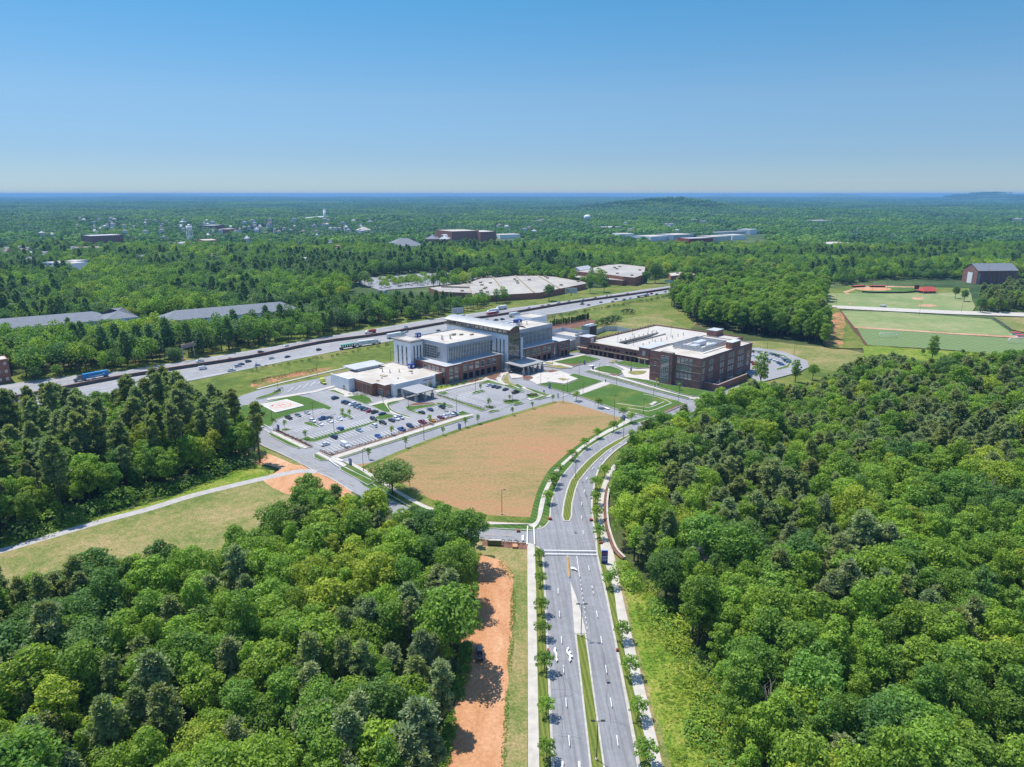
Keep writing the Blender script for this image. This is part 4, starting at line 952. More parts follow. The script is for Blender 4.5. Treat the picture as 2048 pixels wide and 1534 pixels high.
# ---- brick office building
B = bthing('brick_office_building', 'four storey brown brick building with screened rooftop plant', 'office building', 98.5, -120)
shell(B, [(98.5, -120), (166, -120), (166, -84), (98.5, -84)], 0, 19.4, 'dark_brick', 'white_roof', 'wall', .5, 'light_panel')
shell(B, [(95.6, -101.8), (98.45, -101.8), (98.45, -93), (95.6, -93)], 0, 20.4, 'dark_brick', 'grey_roof', 'stair_bay_wall', .3, 'tan_trim')
mb = MB()
for z in (4.9, 9.7, 14.2):
    mb.box(98.42, 98.49, -120, -101.9, z, z+.3).box(98.42, 98.49, -92.9, -84, z, z+.3).box(98.5, 104, -120.09, -120.01, z, z+.3).box(95.5, 95.59, -101.8, -93, z-.5, z-.2)
bpart('stone_band', mb, M['band'], B)
curtain(B, (95.6, -94), (95.6, -99.6), 1.2, 18.0, 4, 12, glass='glass', fin=.2, name='stair_window')
for z, h in ((14.4, 3.3), (9.9, 3.3), (5.2, 3.3)):
    for y in (-104.5, -107.3, -110.1, -112.9): window(B, 98.5, y, z, 2.2, h, 'W', 2, 3)
for y in (-104.5, -107.3): window(B, 98.5, y, .6, 2.2, 2.6, 'W', 2, 2)
for z in (1.0, 5.6, 9.9, 14.4):
    for x in (101.4,): window(B, x, -120, z, 3.0, 2.9, 'S', 3, 2)
    for x in (109.5, 112.3, 123.5, 126.3, 134.0, 136.8, 139.6, 147.5, 150.3, 153.1): window(B, x, -120, z, 1.9, 2.9, 'S', 2, 2)
for z in (5.2, 10.4): window(B, 161, -120, z, 3.4, 4.2, 'S', 3, 2)
for y in (-88,): window(B, 98.5, y, 9.9, 1.2, 2.6, 'W', 1, 2)
# roof screen: four louvred walls
sx0, sx1, sy0, sy1 = 114, 144.5, -112, -90.8; mb = MB()
for i in range(62):
    x = sx0+(sx1-sx0)*i/61
    mb.box(x-.2, x+.2, sy0, sy0+.1, 19.6, 22.7, i % 2).box(x-.2, x+.2, sy1-.1, sy1, 19.6, 22.7, i % 2)
for i in range(44):
    y = sy0+.3+(sy1-sy0-.6)*i/43
    mb.box(sx0, sx0+.1, y-.2, y+.2, 19.6, 22.7, i % 2).box(sx1-.1, sx1, y-.2, y+.2, 19.6, 22.7, i % 2)
bpart('roof_screen', mb, [M['light_panel'], M['steel']], B)
for x0, x1, y0, y1, h in ((118, 127, -103, -99, 2.2), (129, 141, -100, -96, 2.6), (119, 124, -96.5, -93, 1.6), (130, 133, -109, -105, 1.8), (136, 141, -108, -104, 1.5)):
    mb = MB().box(x0, x1, y0, y1, 19.2, 19.2+h)
    for i in range(3): mb.tube((x0+(x1-x0)*(i+.5)/3, (y0+y1)/2, 19.2+h), (x0+(x1-x0)*(i+.5)/3, (y0+y1)/2, 19.5+h), .8, .8, 10)
    bpart('air_handler', mb, M['light_panel'], B)
bpart('roof_stair_house', MB().box(138, 149.8, -119.4, -115.2, 19.0, 23.0).box(137.8, 150, -119.6, -115.0, 23.0, 23.3, 1), [M['brick'], M['light_panel']], B)
yd = bthing('service_yard_wall', 'brown brick wall round the service yard of the office building', 'wall', 120, -126)
bpart('wall', MB().box(102, 140, -130.2, -129.7, 0, 4.2).box(102, 102.5, -129.69, -120.2, 0, 4.2), M['dark_brick'], yd); bpart('coping', MB().box(101.8, 140.2, -130.4, -129.5, 4.2, 4.4).box(101.8, 102.7, -129.49, -120.2, 4.2, 4.4), M['band'], yd)
for i, (x, y, w, d, h) in enumerate(((106, -126, 5, 2.4, 2.6), (113, -124.5, 4, 2, 3.2), (120, -126.5, 6, 2.6, 2.4), (129, -125, 5, 2.4, 3.0))):
    g = bthing('generator_unit', ['steel plant unit nearest the corner of the service yard', 'tall steel plant unit second in the service yard', 'long low steel plant unit mid service yard', 'steel plant unit deep in the service yard by the shaded wall'][i], 'plant unit', x, y)
    bpart('casing', MB().box(x-w/2, x+w/2, y-d/2, y+d/2, .2, h), M['steel'], g); bpart('exhaust', MB().tube((x+w*.3, y, h), (x+w*.3, y, h+.9), .3, .25, 8), M['light_panel'], g); bpart('skid', MB().box(x-w/2-.2, x+w/2+.2, y-d/2-.2, y+d/2+.2, 0, .19), M['dark_metal'], g)
# ---- parking garage
G = bthing('parking_garage', 'brown brick parking garage with pale open roof deck', 'parking garage', 132, -57)
gp_ = [(132, -57), (170, -57), (170, -83.8), (228, -83.8), (228, -6), (132, -6)]
mb = MB()
# deck with the ramp slot left open
for x0, x1, y0, y1 in ((132.4, 147, -56.6, -6.4), (200, 227.6, -56.6, -6.4), (147, 200, -26, -6.4), (147, 200, -56.6, -33), (170.4, 227.6, -83.4, -56.6)):
    mb.box(x0, x1, y0, y1, 7.6, 8.3)
bpart('deck', mb, M['deck'], G)
bpart('ramp', MB().add([(147, -33, 4), (200, -33, 8.25), (200, -26, 8.25), (147, -26, 4)], [(0, 1, 2, 3)]), M['deck'], G)
mb = MB(); q = inset(gp_, .4); n = len(gp_); gq = ccw(gp_)
mb.add([(x, y, 0) for x, y in gq]+[(x, y, 9.3) for x, y in gq]+[(x, y, 9.3) for x, y in q]+[(x, y, 7.5) for x, y in q],
       [(i, (i+1) % n, n+(i+1) % n, n+i) for i in range(n)]+[(n+i, n+(i+1) % n, 2*n+(i+1) % n, 2*n+i) for i in range(n)]+[(2*n+i, 2*n+(i+1) % n, 3*n+(i+1) % n, 3*n+i) for i in range(n)])
bpart('wall', mb, M['dark_brick'], G)
mb = MB()
for y in (-11.5, -15, -18.3, -25.5, -29, -32.5, -36, -43.5, -47, -50.3): mb.box(131.9, 131.99, y-1.15, y+1.15, 5.4, 6.9)
bpart('upper_opening', mb, M['dark'], G)
mb = MB()
for y, w in ((-13, 2.4), (-17, 2.4), (-21, 2.4), (-24.6, 2.4), (-30, 5.0), (-36, 2.4), (-40, 2.4), (-44.5, 2.4), (-48.5, 2.4), (-52, 2.2)): mb.box(131.88, 131.99, y-w/2, y+w/2, .1, 3.5)
bpart('lower_opening', mb, M['dark'], G)
bpart('stone_band', MB().box(131.3, 131.98, -53.8, -9.2, 4.1, 4.5).box(131.5, 131.98, -53.8, -9.2, 8.9, 9.32), M['tan_trim'], G)
mb = MB()
for y in (-9.8, -15, -19, -23, -26.8, -33.2, -38, -42.3, -46.5, -50.3): mb.box(131.4, 131.86, y-.35, y+.35, 0, 4.09)
bpart('pier', mb, M['dark_brick'], G)
mb = MB()
for i in range(24): mb.box(136+i*3.8, 136.6+i*3.8, -6.6, -5.6, 9.3, 10.2)
bpart('light_bracket', mb, M['tan_trim'], G)
mb = MB().box(147, 200, -26.2, -25.9, 8.3, 9.3).box(147, 200, -33.1, -32.8, 8.3, 9.3)
bpart('ramp_parapet', mb, M['kerb'], G)
mb = MB()
for i in range(9):
    mb.tube((150+i*6, -25.4, 8.3), (150+i*6, -25.4, 10.2), .22, .22, 6); mb.box(149.6+i*6, 150.4+i*6, -25.6, -25.2, 10.2, 10.7)
for i in range(8):
    mb.tube((150+i*8, -45, 8.3), (150+i*8, -45, 10.0), .22, .22, 6); mb.box(149.6+i*8, 150.4+i*8, -45.2, -44.8, 10., 10.5)
bpart('bollard_light', mb, M['tan_trim'], G)
for (x0, x1, y0, y1, h) in ((131.5, 141, -9, -1.4, 12.2), (131.2, 156, -62.5, -53.9, 11.6), (218.5, 230, -66, -58.2, 12.6)):
    bpart('stair_tower', MB().box(x0, x1, y0, y1, 0, h).box(x0-.4, x1+.4, y0-.4, y1+.4, h, h+.35, 1), [M['dark_brick'], M['grey_roof']], G)
window(G, 131.2, -58, 6.6, 2.6, 3.2, 'W', 2, 2, 'frame', 'pale_glass'); window(G, 131.5, -5.2, 6.2, 3.4, 4.4, 'W', 3, 3, 'frame', 'glass'); window(G, 136.5, -9, 8.6, 3.4, 3.0, 'S', 2, 2, 'frame', 'pale_glass')
bpart('white_column', MB().box(130.0, 130.6, -55.4, -54.8, 0, 4.0).box(130.0, 130.6, -60.2, -59.6, 0, 4.0).box(129.8, 130.4, -.9, -.3, 0, 4.2), M['white_wall'], G)
bpart('awning', MB().box(129.6, 131.1, -62.5, -53.9, 4.1, 4.5).box(129.4, 131.4, -9, .2, 4.2, 4.6), M['tan_trim'], G)
# ---- service building and screens behind the hospital
S_ = bthing('service_building', 'pale grey panelled service building between hospital and garage', 'service building', 137, 8)
shell(S_, [(137.5, 7.5), (150, 7.5), (150, 29), (137.5, 29)], 0, 9.8, 'light_panel', 'white_roof', 'wall', .4)
shell(S_, [(121, 8), (137.4, 8), (137.4, 30), (121, 30)], 0, 7.6, 'grey_panel', 'grey_roof', 'wall', .4)
bpart('stripe', MB().box(137.38, 137.48, 7.5, 29, 5.4, 5.9).box(137.5, 150, 7.38, 7.48, 5.4, 5.9), M['white_wall'], S_)
bpart('roof_unit', MB().box(146, 149, 9, 12, 9.5, 11.4), M['steel'], S_); bpart('roof_unit', MB().box(141, 144, 9, 11, 9.5, 11.0), M['steel'], S_)
def panel_fence(pts, h, label, m='light_panel'):
    t = thing('screen_wall', label, 'screen wall', (*pts[0], 0)); mb = MB(); o = Vector(pts[0]); posts = MB()
    for p, q in zip(pts, pts[1:]):
        a, b = Vector(p)-o, Vector(q)-o; e = (b-a); l = e.length; e.normalize(); nn = Vector((-e.y, e.x))*.08
        mb.add([(*(a-nn), 0), (*(b-nn), 0), (*(b+nn), 0), (*(a+nn), 0), (*(a-nn), h), (*(b-nn), h), (*(b+nn), h), (*(a+nn), h)], [(4, 5, 6, 7), (0, 1, 5, 4), (1, 2, 6, 5), (2, 3, 7, 6), (3, 0, 4, 7)])
        k = max(1, int(l/2.4))
        for i in range(k+1):
            c = a+e*(l*i/k); posts.box(c.x-.14, c.x+.14, c.y-.14, c.y+.14, 0, h+.15)
    mb.build('panel', M[m], t); posts.build('post', M['steel'], t); return t
panel_fence([L(121, 31), L(151, 31), L(151, 22), L(152, 6)], 12.5, 'tall pale slatted screen wall round the service building')
panel_fence([L(174, 22), L(192, 31), L(213, 36), L(222, 30), L(220, 14)], 4.2, 'curved pale screen wall behind the parking garage')
C_ = bthing('cooling_tower', 'grey cooling tower with dark louvres beside the screen wall', 'cooling tower', 168, 18)
bpart('casing', MB().box(163.5, 173.5, 14.5, 21.8, 0, 13.5), M['steel'], C_)
mb = MB()
for i in range(16): mb.box(164.2, 172.8, 14.3, 14.49, 5+i*.52, 5.3+i*.52)
bpart('louvre', mb, M['dark'], C_); bpart('fan_ring', MB().tube((166, 18, 13.5), (166, 18, 14.3), 1.8, 1.8, 14).tube((170.8, 18, 13.5), (170.8, 18, 14.3), 1.8, 1.8, 14), M['light_panel'], C_)
# ---- low white seat walls and plinth on the wide lawn
def lowwall(k, pts, h, w, label, m='white_wall', name='seat_wall', cat='wall'):
    q = [P(*k(*p)) for p in pts]; a = offset(q, w/2); b = offset(q, -w/2); o = Vector(q[0])
    t = thing(name, label, cat, (*q[0], 0)); n = len(q); mb = MB(); z0 = h*.8
    A = [(p[0]-o.x, p[1]-o.y) for p in a]; Bq = [(p[0]-o.x, p[1]-o.y) for p in b]
    poly = A+Bq[::-1]
    mb.prism(poly, 0, z0); mb.build('wall', M[m], t)
    MB().prism(inset(poly, -.05), z0, h, bottom=True).build('coping', M['concrete'], t); return t
lowwall(k2, [(790, 855), (900, 870), (1050, 890), (1090, 880), (1180, 842)], .7, .5, 'long white seat wall nearest the flagpoles on the lawn')
lowwall(k2, [(885, 893), (1050, 920), (1110, 905), (1240, 852), (1185, 822), (1080, 790), (1010, 778)], .7, .5, 'angled white seat wall wrapping the corner of the lawn')
pl = [P(*k2(*p)) for p in [(1050, 868), (1100, 842), (1130, 848), (1085, 876)]]; t = thing('flagpole_plinth', 'pale stone plinth under the flagpoles', 'plinth', (*pl[0], 0))
MB().prism([(p[0]-pl[0][0], p[1]-pl[0][1]) for p in pl], 0, .9).build('base', M['concrete'], t); MB().prism(inset([(p[0]-pl[0][0], p[1]-pl[0][1]) for p in pl], .3), .9, 1.1).build('cap', M['paving'], t)
# retaining wall by the boulevard
rw = W(smooth([k8(*p) for p in [(1432, 655), (1370, 590), (1330, 500), (1297, 380), (1287, 250), (1292, 150), (1312, 60), (1346, 0)]]+[k4(*p) for p in [(1420, 850), (1480, 790)]], 4))
t = thing('retaining_wall', 'curved brown retaining wall with pale cap beside the pavement', 'retaining wall', (*rw[0], 0)); o = Vector(rw[0])
def strip_box(line, d0, d1, z0, z1):
    a = offset(line, d0); b = offset(line, d1); n = len(a); mb = MB()
    vs = [(p[0]-o.x, p[1]-o.y, z) for z in (z0, z1) for p in a]+[(p[0]-o.x, p[1]-o.y, z) for z in (z0, z1) for p in b]; fs = []
    for i in range(n-1): fs += [(n+i, n+i+1, 3*n+i+1, 3*n+i), (i, i+1, n+i+1, n+i), (2*n+i+1, 2*n+i, 3*n+i, 3*n+i+1)]
    fs += [(0, n, 3*n, 2*n), (n-1, 3*n-1+0, 4*n-1, 2*n-1)]
    return mb.add(vs, fs)
strip_box(rw, -.25, .25, 0, 1.0).build('wall', M['stone'], t); strip_box(rw, -.35, .35, 1.0, 1.18).build('cap', M['concrete'], t)
band('mulch_bed', offset(rw, .3), offset(rw, 1.4), M['mulch'])
# ------------------------------------------------------------------ vehicles
WHEEL = {}
def wheel(r, w):
    k = (r, w)
    if k not in WHEEL:
        WHEEL[k] = MB().tube((0, -w/2, 0), (0, w/2, 0), r, r, 14, 0).tube((0, -w/2-.012, 0), (0, w/2+.012, 0), r*.58, r*.58, 10, 1).mesh('wheel', [M['tyre'], M['steel']])
    return WHEEL[k]
def loft(secs, m=0):
    """secs: x, half width bottom, half width top, z bottom, z top"""
    mb = MB(); vs = []
    for x, wb, wt, z0, z1 in secs:
        c = min(.12, (z1-z0)*.25)
        vs += [(x, -wb, z0), (x, wb, z0), (x, wb*1.0, z1-c-.2*(z1-z0)), (x, wt, z1), (x, -wt, z1), (x, -wb*1.0, z1-c-.2*(z1-z0))]
    fs = []
    for i in range(len(secs)-1):
        a, b = i*6, i*6+6
        for q in range(6):
            r = (q+1) % 6; fs.append((a+q, a+r, b+r, b+q))
    fs.append(tuple(range(6))[::-1]); fs.append(tuple(len(vs)-6+i for i in range(6)))
    return mb.add(vs, [f[::-1] for f in fs], m)
CARM = {}
def car_meshes(kind):
    if kind in CARM: return CARM[kind]
    if kind == 'sedan':
        b = loft([(-2.3, .7, .68, .35, .82), (-2.15, .86, .78, .25, .96), (-1.2, .9, .8, .22, 1.0), (.9, .9, .8, .22, .98), (1.9, .88, .74, .22, .82), (2.25, .78, .66, .28, .68)])
        roof = [(-.95, 1.40), (.35, 1.42)]; gl = ((-1.75, .95), (-1.05, 1.39), (.4, 1.40), (1.15, .95)); ax = (-1.38, 1.38); r = .33; hw = .78; tw = .58
    elif kind == 'suv':
        b = loft([(-2.3, .8, .76, .4, 1.0), (-2.2, .92, .84, .3, 1.1), (-1.2, .95, .86, .28, 1.12), (.9, .95, .86, .28, 1.1), (2.0, .93, .8, .28, .98), (2.3, .84, .74, .34, .84)])
        roof = [(-1.95, 1.70), (.3, 1.73)]; gl = ((-2.18, 1.08), (-1.98, 1.69), (.35, 1.71), (1.1, 1.06)); ax = (-1.4, 1.42); r = .37; hw = .83; tw = .68
    elif kind == 'pickup':
        b = loft([(-2.8, .88, .86, .45, 1.12), (-2.75, .95, .9, .4, 1.15), (-.9, .96, .9, .38, 1.15), (.9, .96, .88, .38, 1.15), (2.4, .95, .84, .38, 1.08), (2.75, .88, .8, .42, .95)])
        b.box(-2.65, -.85, -.72, .72, 1.0, 1.152, 1)
        roof = [(-.6, 1.83), (.6, 1.85)]; gl = ((-.82, 1.12), (-.66, 1.82), (.62, 1.83), (1.25, 1.12)); ax = (-1.75, 1.75); r = .40; hw = .84; tw = .7
    else:  # van
        b = loft([(-2.75, .92, .88, .35, 2.2), (-2.6, .97, .9, .3, 2.35), (1.2, .97, .9, .3, 2.35), (1.6, .96, .86, .3, 1.95), (2.2, .95, .84, .3, 1.25), (2.75, .84, .74, .38, .95)])
        roof = None; gl = ((.9, 1.35), (1.1, 2.0), (1.58, 1.98), (2.12, 1.32)); ax = (-1.7, 1.75); r = .36; hw = .975; tw = .93
    body = b
    (xa, za), (xb, zb), (xc, zc_), (xd, zd) = gl
    g = MB(); vs = []
    for x, z, h in ((xa, za, hw), (xb, zb, tw), (xc, zc_, tw), (xd, zd, hw)): vs += [(x, -h, z), (x, h, z)]
    g.add(vs, [(0, 1, 3, 2)[::-1], (2, 3, 5, 4)[::-1], (4, 5, 7, 6)[::-1], (0, 2, 4, 6)[::-1], (1, 7, 5, 3)[::-1], (0, 6, 7, 1)])
    if roof:
        (r0, z0), (r1, z1) = roof
        body.add([(r0, -tw-.02, z0-.03), (r1, -tw-.02, z1-.03), (r1, tw+.02, z1-.03), (r0, tw+.02, z0-.03), (r0+.1, -tw+.06, z0+.05), (r1-.12, -tw+.06, z1+.05), (r1-.12, tw-.06, z1+.05), (r0+.1, tw-.06, z0+.05)],
                 [(4, 5, 6, 7), (0, 1, 5, 4), (1, 2, 6, 5), (2, 3, 7, 6), (3, 0, 4, 7)])
        for s in (-1, 1):
            for (x0, zz0), (x1, zz1) in (((xa, za), (xb, zb)), ((xd, zd), (xc, zc_))): body.tube((x0, s*(hw+.0), zz0), (x1, s*(tw+.01), zz1), .05, .05, 5, 0)
    CARM[kind] = (body.mesh('body', [M['paint'], M['dark']]), g.mesh('windows', M['car_glass']), ax, r, hw)
    return CARM[kind]
PAINT = {'white': (.72, .73, .74), 'silver': (.42, .44, .46), 'grey': (.13, .14, .15), 'dark grey': (.05, .053, .06), 'black': (.012, .012, .014), 'navy': (.015, .03, .09), 'blue': (.03, .12, .38),
         'pale blue': (.22, .32, .42), 'red': (.42, .02, .02), 'maroon': (.2, .012, .02), 'yellow': (.7, .36, .01), 'green': (.03, .12, .05), 'tan': (.35, .29, .2), 'lime': (.5, .62, .02)}
CARP = {}
def car(kind, colour, xy, rz, label, group):
    name = {'sedan': 'parked_car', 'suv': 'parked_car', 'pickup': 'pickup_truck', 'van': 'van'}[kind]
    if 'interstate' in group: name = {'sedan': 'car', 'suv': 'car'}.get(kind, name)
    if kind not in CARP:
        body, g, ax, r, hw = car_meshes(kind)
        t = bpy.data.objects.new('car_source', None)
        parts = [('body', body, (0, 0, 0)), ('windows', g, (0, 0, 0))]+[('wheel', wheel(r, .24), (x, s*(hw-.02), r)) for x in ax for s in (-1, 1)]
        CARP[kind] = parts
    z = .28 if 'interstate' not in group else .12
    t = thing(name, label, {'pickup': 'pickup truck', 'van': 'van'}.get(kind, 'car'), (*xy, z), rz, group)
    for nme, me, lc in CARP[kind]:
        o = link(nme, me, t); o.location = lc
        if nme == 'body': o.color = (*PAINT[colour], 1)
    return t
KW = {'sedan': 'saloon car', 'suv': 'sport utility car', 'pickup': 'pickup truck', 'van': 'van'}
au, av = A0, A0-PI/2
LOT = [  # emergency lot, crop 3: x, y, colour, kind, heading, where
    (862, 240, 'navy', 'suv', au, 'alone at the head of the row by the emergency lawn'), (943, 274, 'navy', 'suv', au, 'first in the packed row by the emergency lawn'), (968, 281, 'black', 'sedan', au, 'second in the packed row by the emergency lawn'),
    (1003, 291, 'white', 'suv', au, 'third in the row by the emergency lawn'), (1042, 308, 'dark grey', 'suv', au, 'fourth in the row by the emergency lawn'), (1068, 316, 'pale blue', 'sedan', au, 'in the close packed row by the emergency lawn'),
    (1098, 328, 'black', 'suv', au, 'in the row between pale blue and grey cars'), (1122, 334, 'grey', 'sedan', au, 'beside the red car in the packed row'), (1142, 348, 'red', 'sedan', au, 'in the packed row by the emergency lawn'),
    (1185, 355, 'dark grey', 'suv', au, 'just past the red car in the packed row'), (1248, 370, 'navy', 'sedan', au, 'last in the row by the small shrub'),
    (480, 402, 'black', 'pickup', av, 'nearest the helicopter lawn'), (558, 382, 'grey', 'sedan', av, 'between pickup and silver car by the helicopter lawn'), (633, 362, 'silver', 'sedan', av, 'by the helicopter lawn'),
    (677, 428, 'white', 'suv', av, 'beside the small oval island, upper one'), (738, 454, 'white', 'sedan', av, 'at the lower end of the small oval island'), (764, 408, 'blue', 'pickup', au, 'bright blue, mid lot by the lamp'), (808, 402, 'grey', 'sedan', au, 'behind the bright blue pickup'),
    (818, 430, 'white', 'sedan', av, 'below the bright blue pickup'), (896, 412, 'white', 'sedan', av, 'by the grass island with two saplings'), (903, 494, 'blue', 'suv', av, 'above the long grass divider near the lamp'), (1060, 504, 'pale blue', 'sedan', av, 'alone below the long grass divider'),
    (853, 562, 'navy', 'suv', av, 'below the grass divider by the lamp foot'), (1215, 553, 'blue', 'sedan', av, 'alone near the shrub hedge mid row'), (1405, 498, 'blue', 'pickup', av, 'facing the shrub hedge'), (1475, 470, 'navy', 'suv', av, 'facing the shrub hedge beside the blue pickup'),
    (782, 620, 'white', 'sedan', au, 'near the lot entrance by the road'), (940, 630, 'white', 'van', av, 'facing the corner of the shrub hedge'), (1178, 468, 'white', 'suv', av, 'by the end of the long grass divider'), (1253, 446, 'black', 'suv', av, 'by the end of the long grass divider'),
    (1325, 424, 'black', 'sedan', av, 'above the drive'), (1362, 411, 'white', 'suv', av, 'at the curb of the emergency drive'), (1398, 402, 'silver', 'suv', av, 'at the curb of the emergency drive'), (1175, 413, 'dark grey', 'suv', av, 'just below the red car across the aisle'),
    (1570, 358, 'black', 'sedan', av, 'under the emergency drive island'), (1640, 335, 'navy', 'sedan', av, 'middle of three below the emergency canopy'), (1735, 314, 'navy', 'suv', av, 'farthest of three below the emergency canopy'), (1578, 440, 'maroon', 'pickup', av, 'facing the hedge beside the yellow car'),
    (1655, 423, 'yellow', 'sedan', av, 'bright yellow, facing the hedge'), (1725, 400, 'maroon', 'sedan', av, 'next to the white cars along the hedge'), (1757, 392, 'white', 'sedan', av, 'first white one along the hedge'), (1787, 386, 'silver', 'sedan', av, 'between white cars along the hedge'), (1817, 380, 'white', 'suv', av, 'near the hedge end'), (1845, 373, 'dark grey', 'suv', av, 'last one at the hedge end')]
for X, Y, c, kd, rz, wh in LOT:
    car(kd, c, P(*k3(X, Y)), rz+R.uniform(-.05, .05)+(PI if R.random() < .4 else 0), f'{c} {KW[kd].replace("sport utility car", "utility car")} {wh}', 'cars parked in the emergency car park')
for X, Y, c, kd, rz, wh in [(1385, 706, 'white', 'sedan', au, 'first in the top row before the hospital front'), (1430, 718, 'navy', 'sedan', au, 'next to the white car before the hospital front'), (1462, 725, 'dark grey', 'sedan', au, 'third in the top row before the hospital front'), (1520, 742, 'black', 'sedan', au, 'fourth in the top row before the hospital front'), (1602, 766, 'black', 'pickup', au, 'last in the top row before the hospital front')]:
    car(kd, c, P(*k1(X, Y)), rz+R.uniform(-.05, .05), f'{c} {KW[kd]} {wh}', 'cars parked before the hospital front')
ri = 0; ordn = ['first', 'second', 'third', 'fourth', 'fifth', 'sixth', 'seventh', 'eighth', 'ninth', 'tenth']
for nm, line, n in (('curved kerb row', [(22, 768), (80, 772), (160, 786), (235, 812), (290, 850)], 11), ('inner arc row', [(20, 800), (60, 812), (110, 822), (190, 840), (240, 868)], 9), ('row nearest the brick wall', [(15, 850), (50, 875), (90, 900)], 4)):
    l = W(smooth([k7(*p) for p in line], 6)); pts = mid(l, l, 0, n-1); used = {}
    for i, p in enumerate(pts):
        c = R.choice(['white', 'white', 'silver', 'grey', 'black', 'navy', 'red', 'blue', 'pale blue']); kd = R.choice(['sedan', 'suv', 'suv'])
        e = Vector(pts[min(i+1, n-1)])-Vector(pts[max(i-1, 0)]); used[(c, kd)] = used.get((c, kd), -1)+1
        car(kd, c, p, math.atan2(e.y, e.x)+PI/2+R.uniform(-.06, .06), f'{ordn[used[(c, kd)]]} {c} {KW[kd]} from the building along the {nm}', 'cars parked behind the brick office building')
def hway(px_, py_, t=None):
    """point and heading of the interstate near a pixel"""
    p = Vector(P(px_, py_)); best = None
    for a, b in zip(HB, HB[1:]):
        a, b = Vector(a), Vector(b); d = ((a+b)/2-p).length
        if best is None or d < best[0]: best = (d, math.atan2(b.y-a.y, b.x-a.x))
    return tuple(p), best[1]
HWY = [('far', 310, 741, 'black', 'sedan', 'below the pines near the blue trailer'), ('far', 325, 740, 'silver', 'sedan', 'just behind the black car near the blue trailer'), ('far', 400, 724, 'white', 'pickup', 'under the overhead sign gantry'), ('far', 460, 719.5, 'dark grey', 'sedan', 'right of the overhead sign gantry'), ('far', 188, 760.5, 'grey', 'sedan', 'alongside the blue trailer'),
       ('near', 406, 739, 'white', 'van', 'on the near carriageway left of three cars'), ('near', 463, 742.5, 'white', 'pickup', 'on the near shoulder lane'), ('near', 476, 734, 'silver', 'suv', 'beside the white pickup'), ('near', 483, 730, 'navy', 'sedan', 'tucked behind the silver car'), ('near', 497, 724.5, 'dark grey', 'suv', 'by the median near the blue sign'), ('near', 515, 732, 'silver', 'sedan', 'just below the blue road sign'), ('near', 522, 706, 'black', 'suv', 'close to the median wall before the hospital lawn'), ('near', 543, 718, 'silver', 'sedan', 'mid carriageway above the verge'), ('near', 575, 715, 'navy', 'sedan', 'mid carriageway right of a silver car'), ('far', 573, 693, 'white', 'sedan', 'hugging the median before the red truck'),
       ('near', 638, 701, 'black', 'suv', 'behind the flatbed truck'), ('far', 811, 656, 'white', 'pickup', 'passing above the white stair tower'), ('far', 812, 665, 'silver', 'sedan', 'at the median above the white stair tower'), ('near', 877, 662.5, 'black', 'sedan', 'above the hospital roof'), ('near', 973, 641, 'black', 'sedan', 'first of three dark ones above the arched roof'), ('near', 992, 641.5, 'green', 'pickup', 'second of three dark ones above the arched roof'), ('near', 1005, 640, 'black', 'suv', 'third of three dark ones above the arched roof'),
       ('far', 1057, 616.5, 'white', 'sedan', 'left of the red car on the far side'), ('far', 1084, 614, 'red', 'suv', 'bright red on the far carriageway'), ('far', 1097, 611, 'dark grey', 'sedan', 'just ahead of the red car'), ('far', 1116.5, 606.5, 'white', 'pickup', 'on the far side right of the red car'), ('far', 1137, 604, 'silver', 'suv', 'on the far side near the mall store'), ('far', 1165, 599.5, 'white', 'sedan', 'on the far side before the billboard'), ('far', 1179, 601, 'silver', 'sedan', 'at the median before the mall store'), ('far', 1190, 597.5, 'dark grey', 'suv', 'far side near the mall trees'), ('far', 1213, 593, 'white', 'sedan', 'leading the far bunch'), ('far', 1221, 593.5, 'silver', 'sedan', 'second of the far bunch'), ('far', 1231, 593.2, 'grey', 'sedan', 'third of the far bunch'), ('far', 1254, 588.5, 'silver', 'suv', 'past the far bunch'), ('far', 1278, 587, 'black', 'sedan', 'by the median near the car carrier'), ('far', 1309, 581.5, 'silver', 'sedan', 'farthest out before the green sign'),
       ('near', 1164.5, 609.5, 'black', 'pickup', 'beside the maroon car on the near side'), ('near', 1164, 605, 'green', 'suv', 'next the median above the maroon car'), ('near', 1177.5, 611, 'maroon', 'sedan', 'maroon on the near carriageway'), ('near', 1202, 605.5, 'grey', 'sedan', 'right of the maroon car'), ('near', 1225, 604, 'silver', 'sedan', 'near shoulder left of the car carrier'), ('near', 1232, 599.5, 'black', 'suv', 'near the median left of the car carrier'), ('near', 1248, 600, 'silver', 'suv', 'second left of the car carrier'), ('near', 1260, 597, 'white', 'sedan', 'just left of the car carrier'), ('near', 1303, 588.5, 'red', 'suv', 'bright red right of the car carrier'), ('near', 1313.5, 589.5, 'black', 'sedan', 'right of the red one near the wood'), ('near', 1331, 584.5, 'grey', 'sedan', 'near the wood edge'), ('near', 1342, 584, 'tan', 'sedan', 'last seen before the wood')]
for side, X, Y, c, kd, wh in HWY:
    p, h = hway(X, Y); car(kd, c, p, h+(PI if side == 'far' else 0), f'{c} {KW[kd]} on the interstate, {wh}', 'vehicles on the interstate')
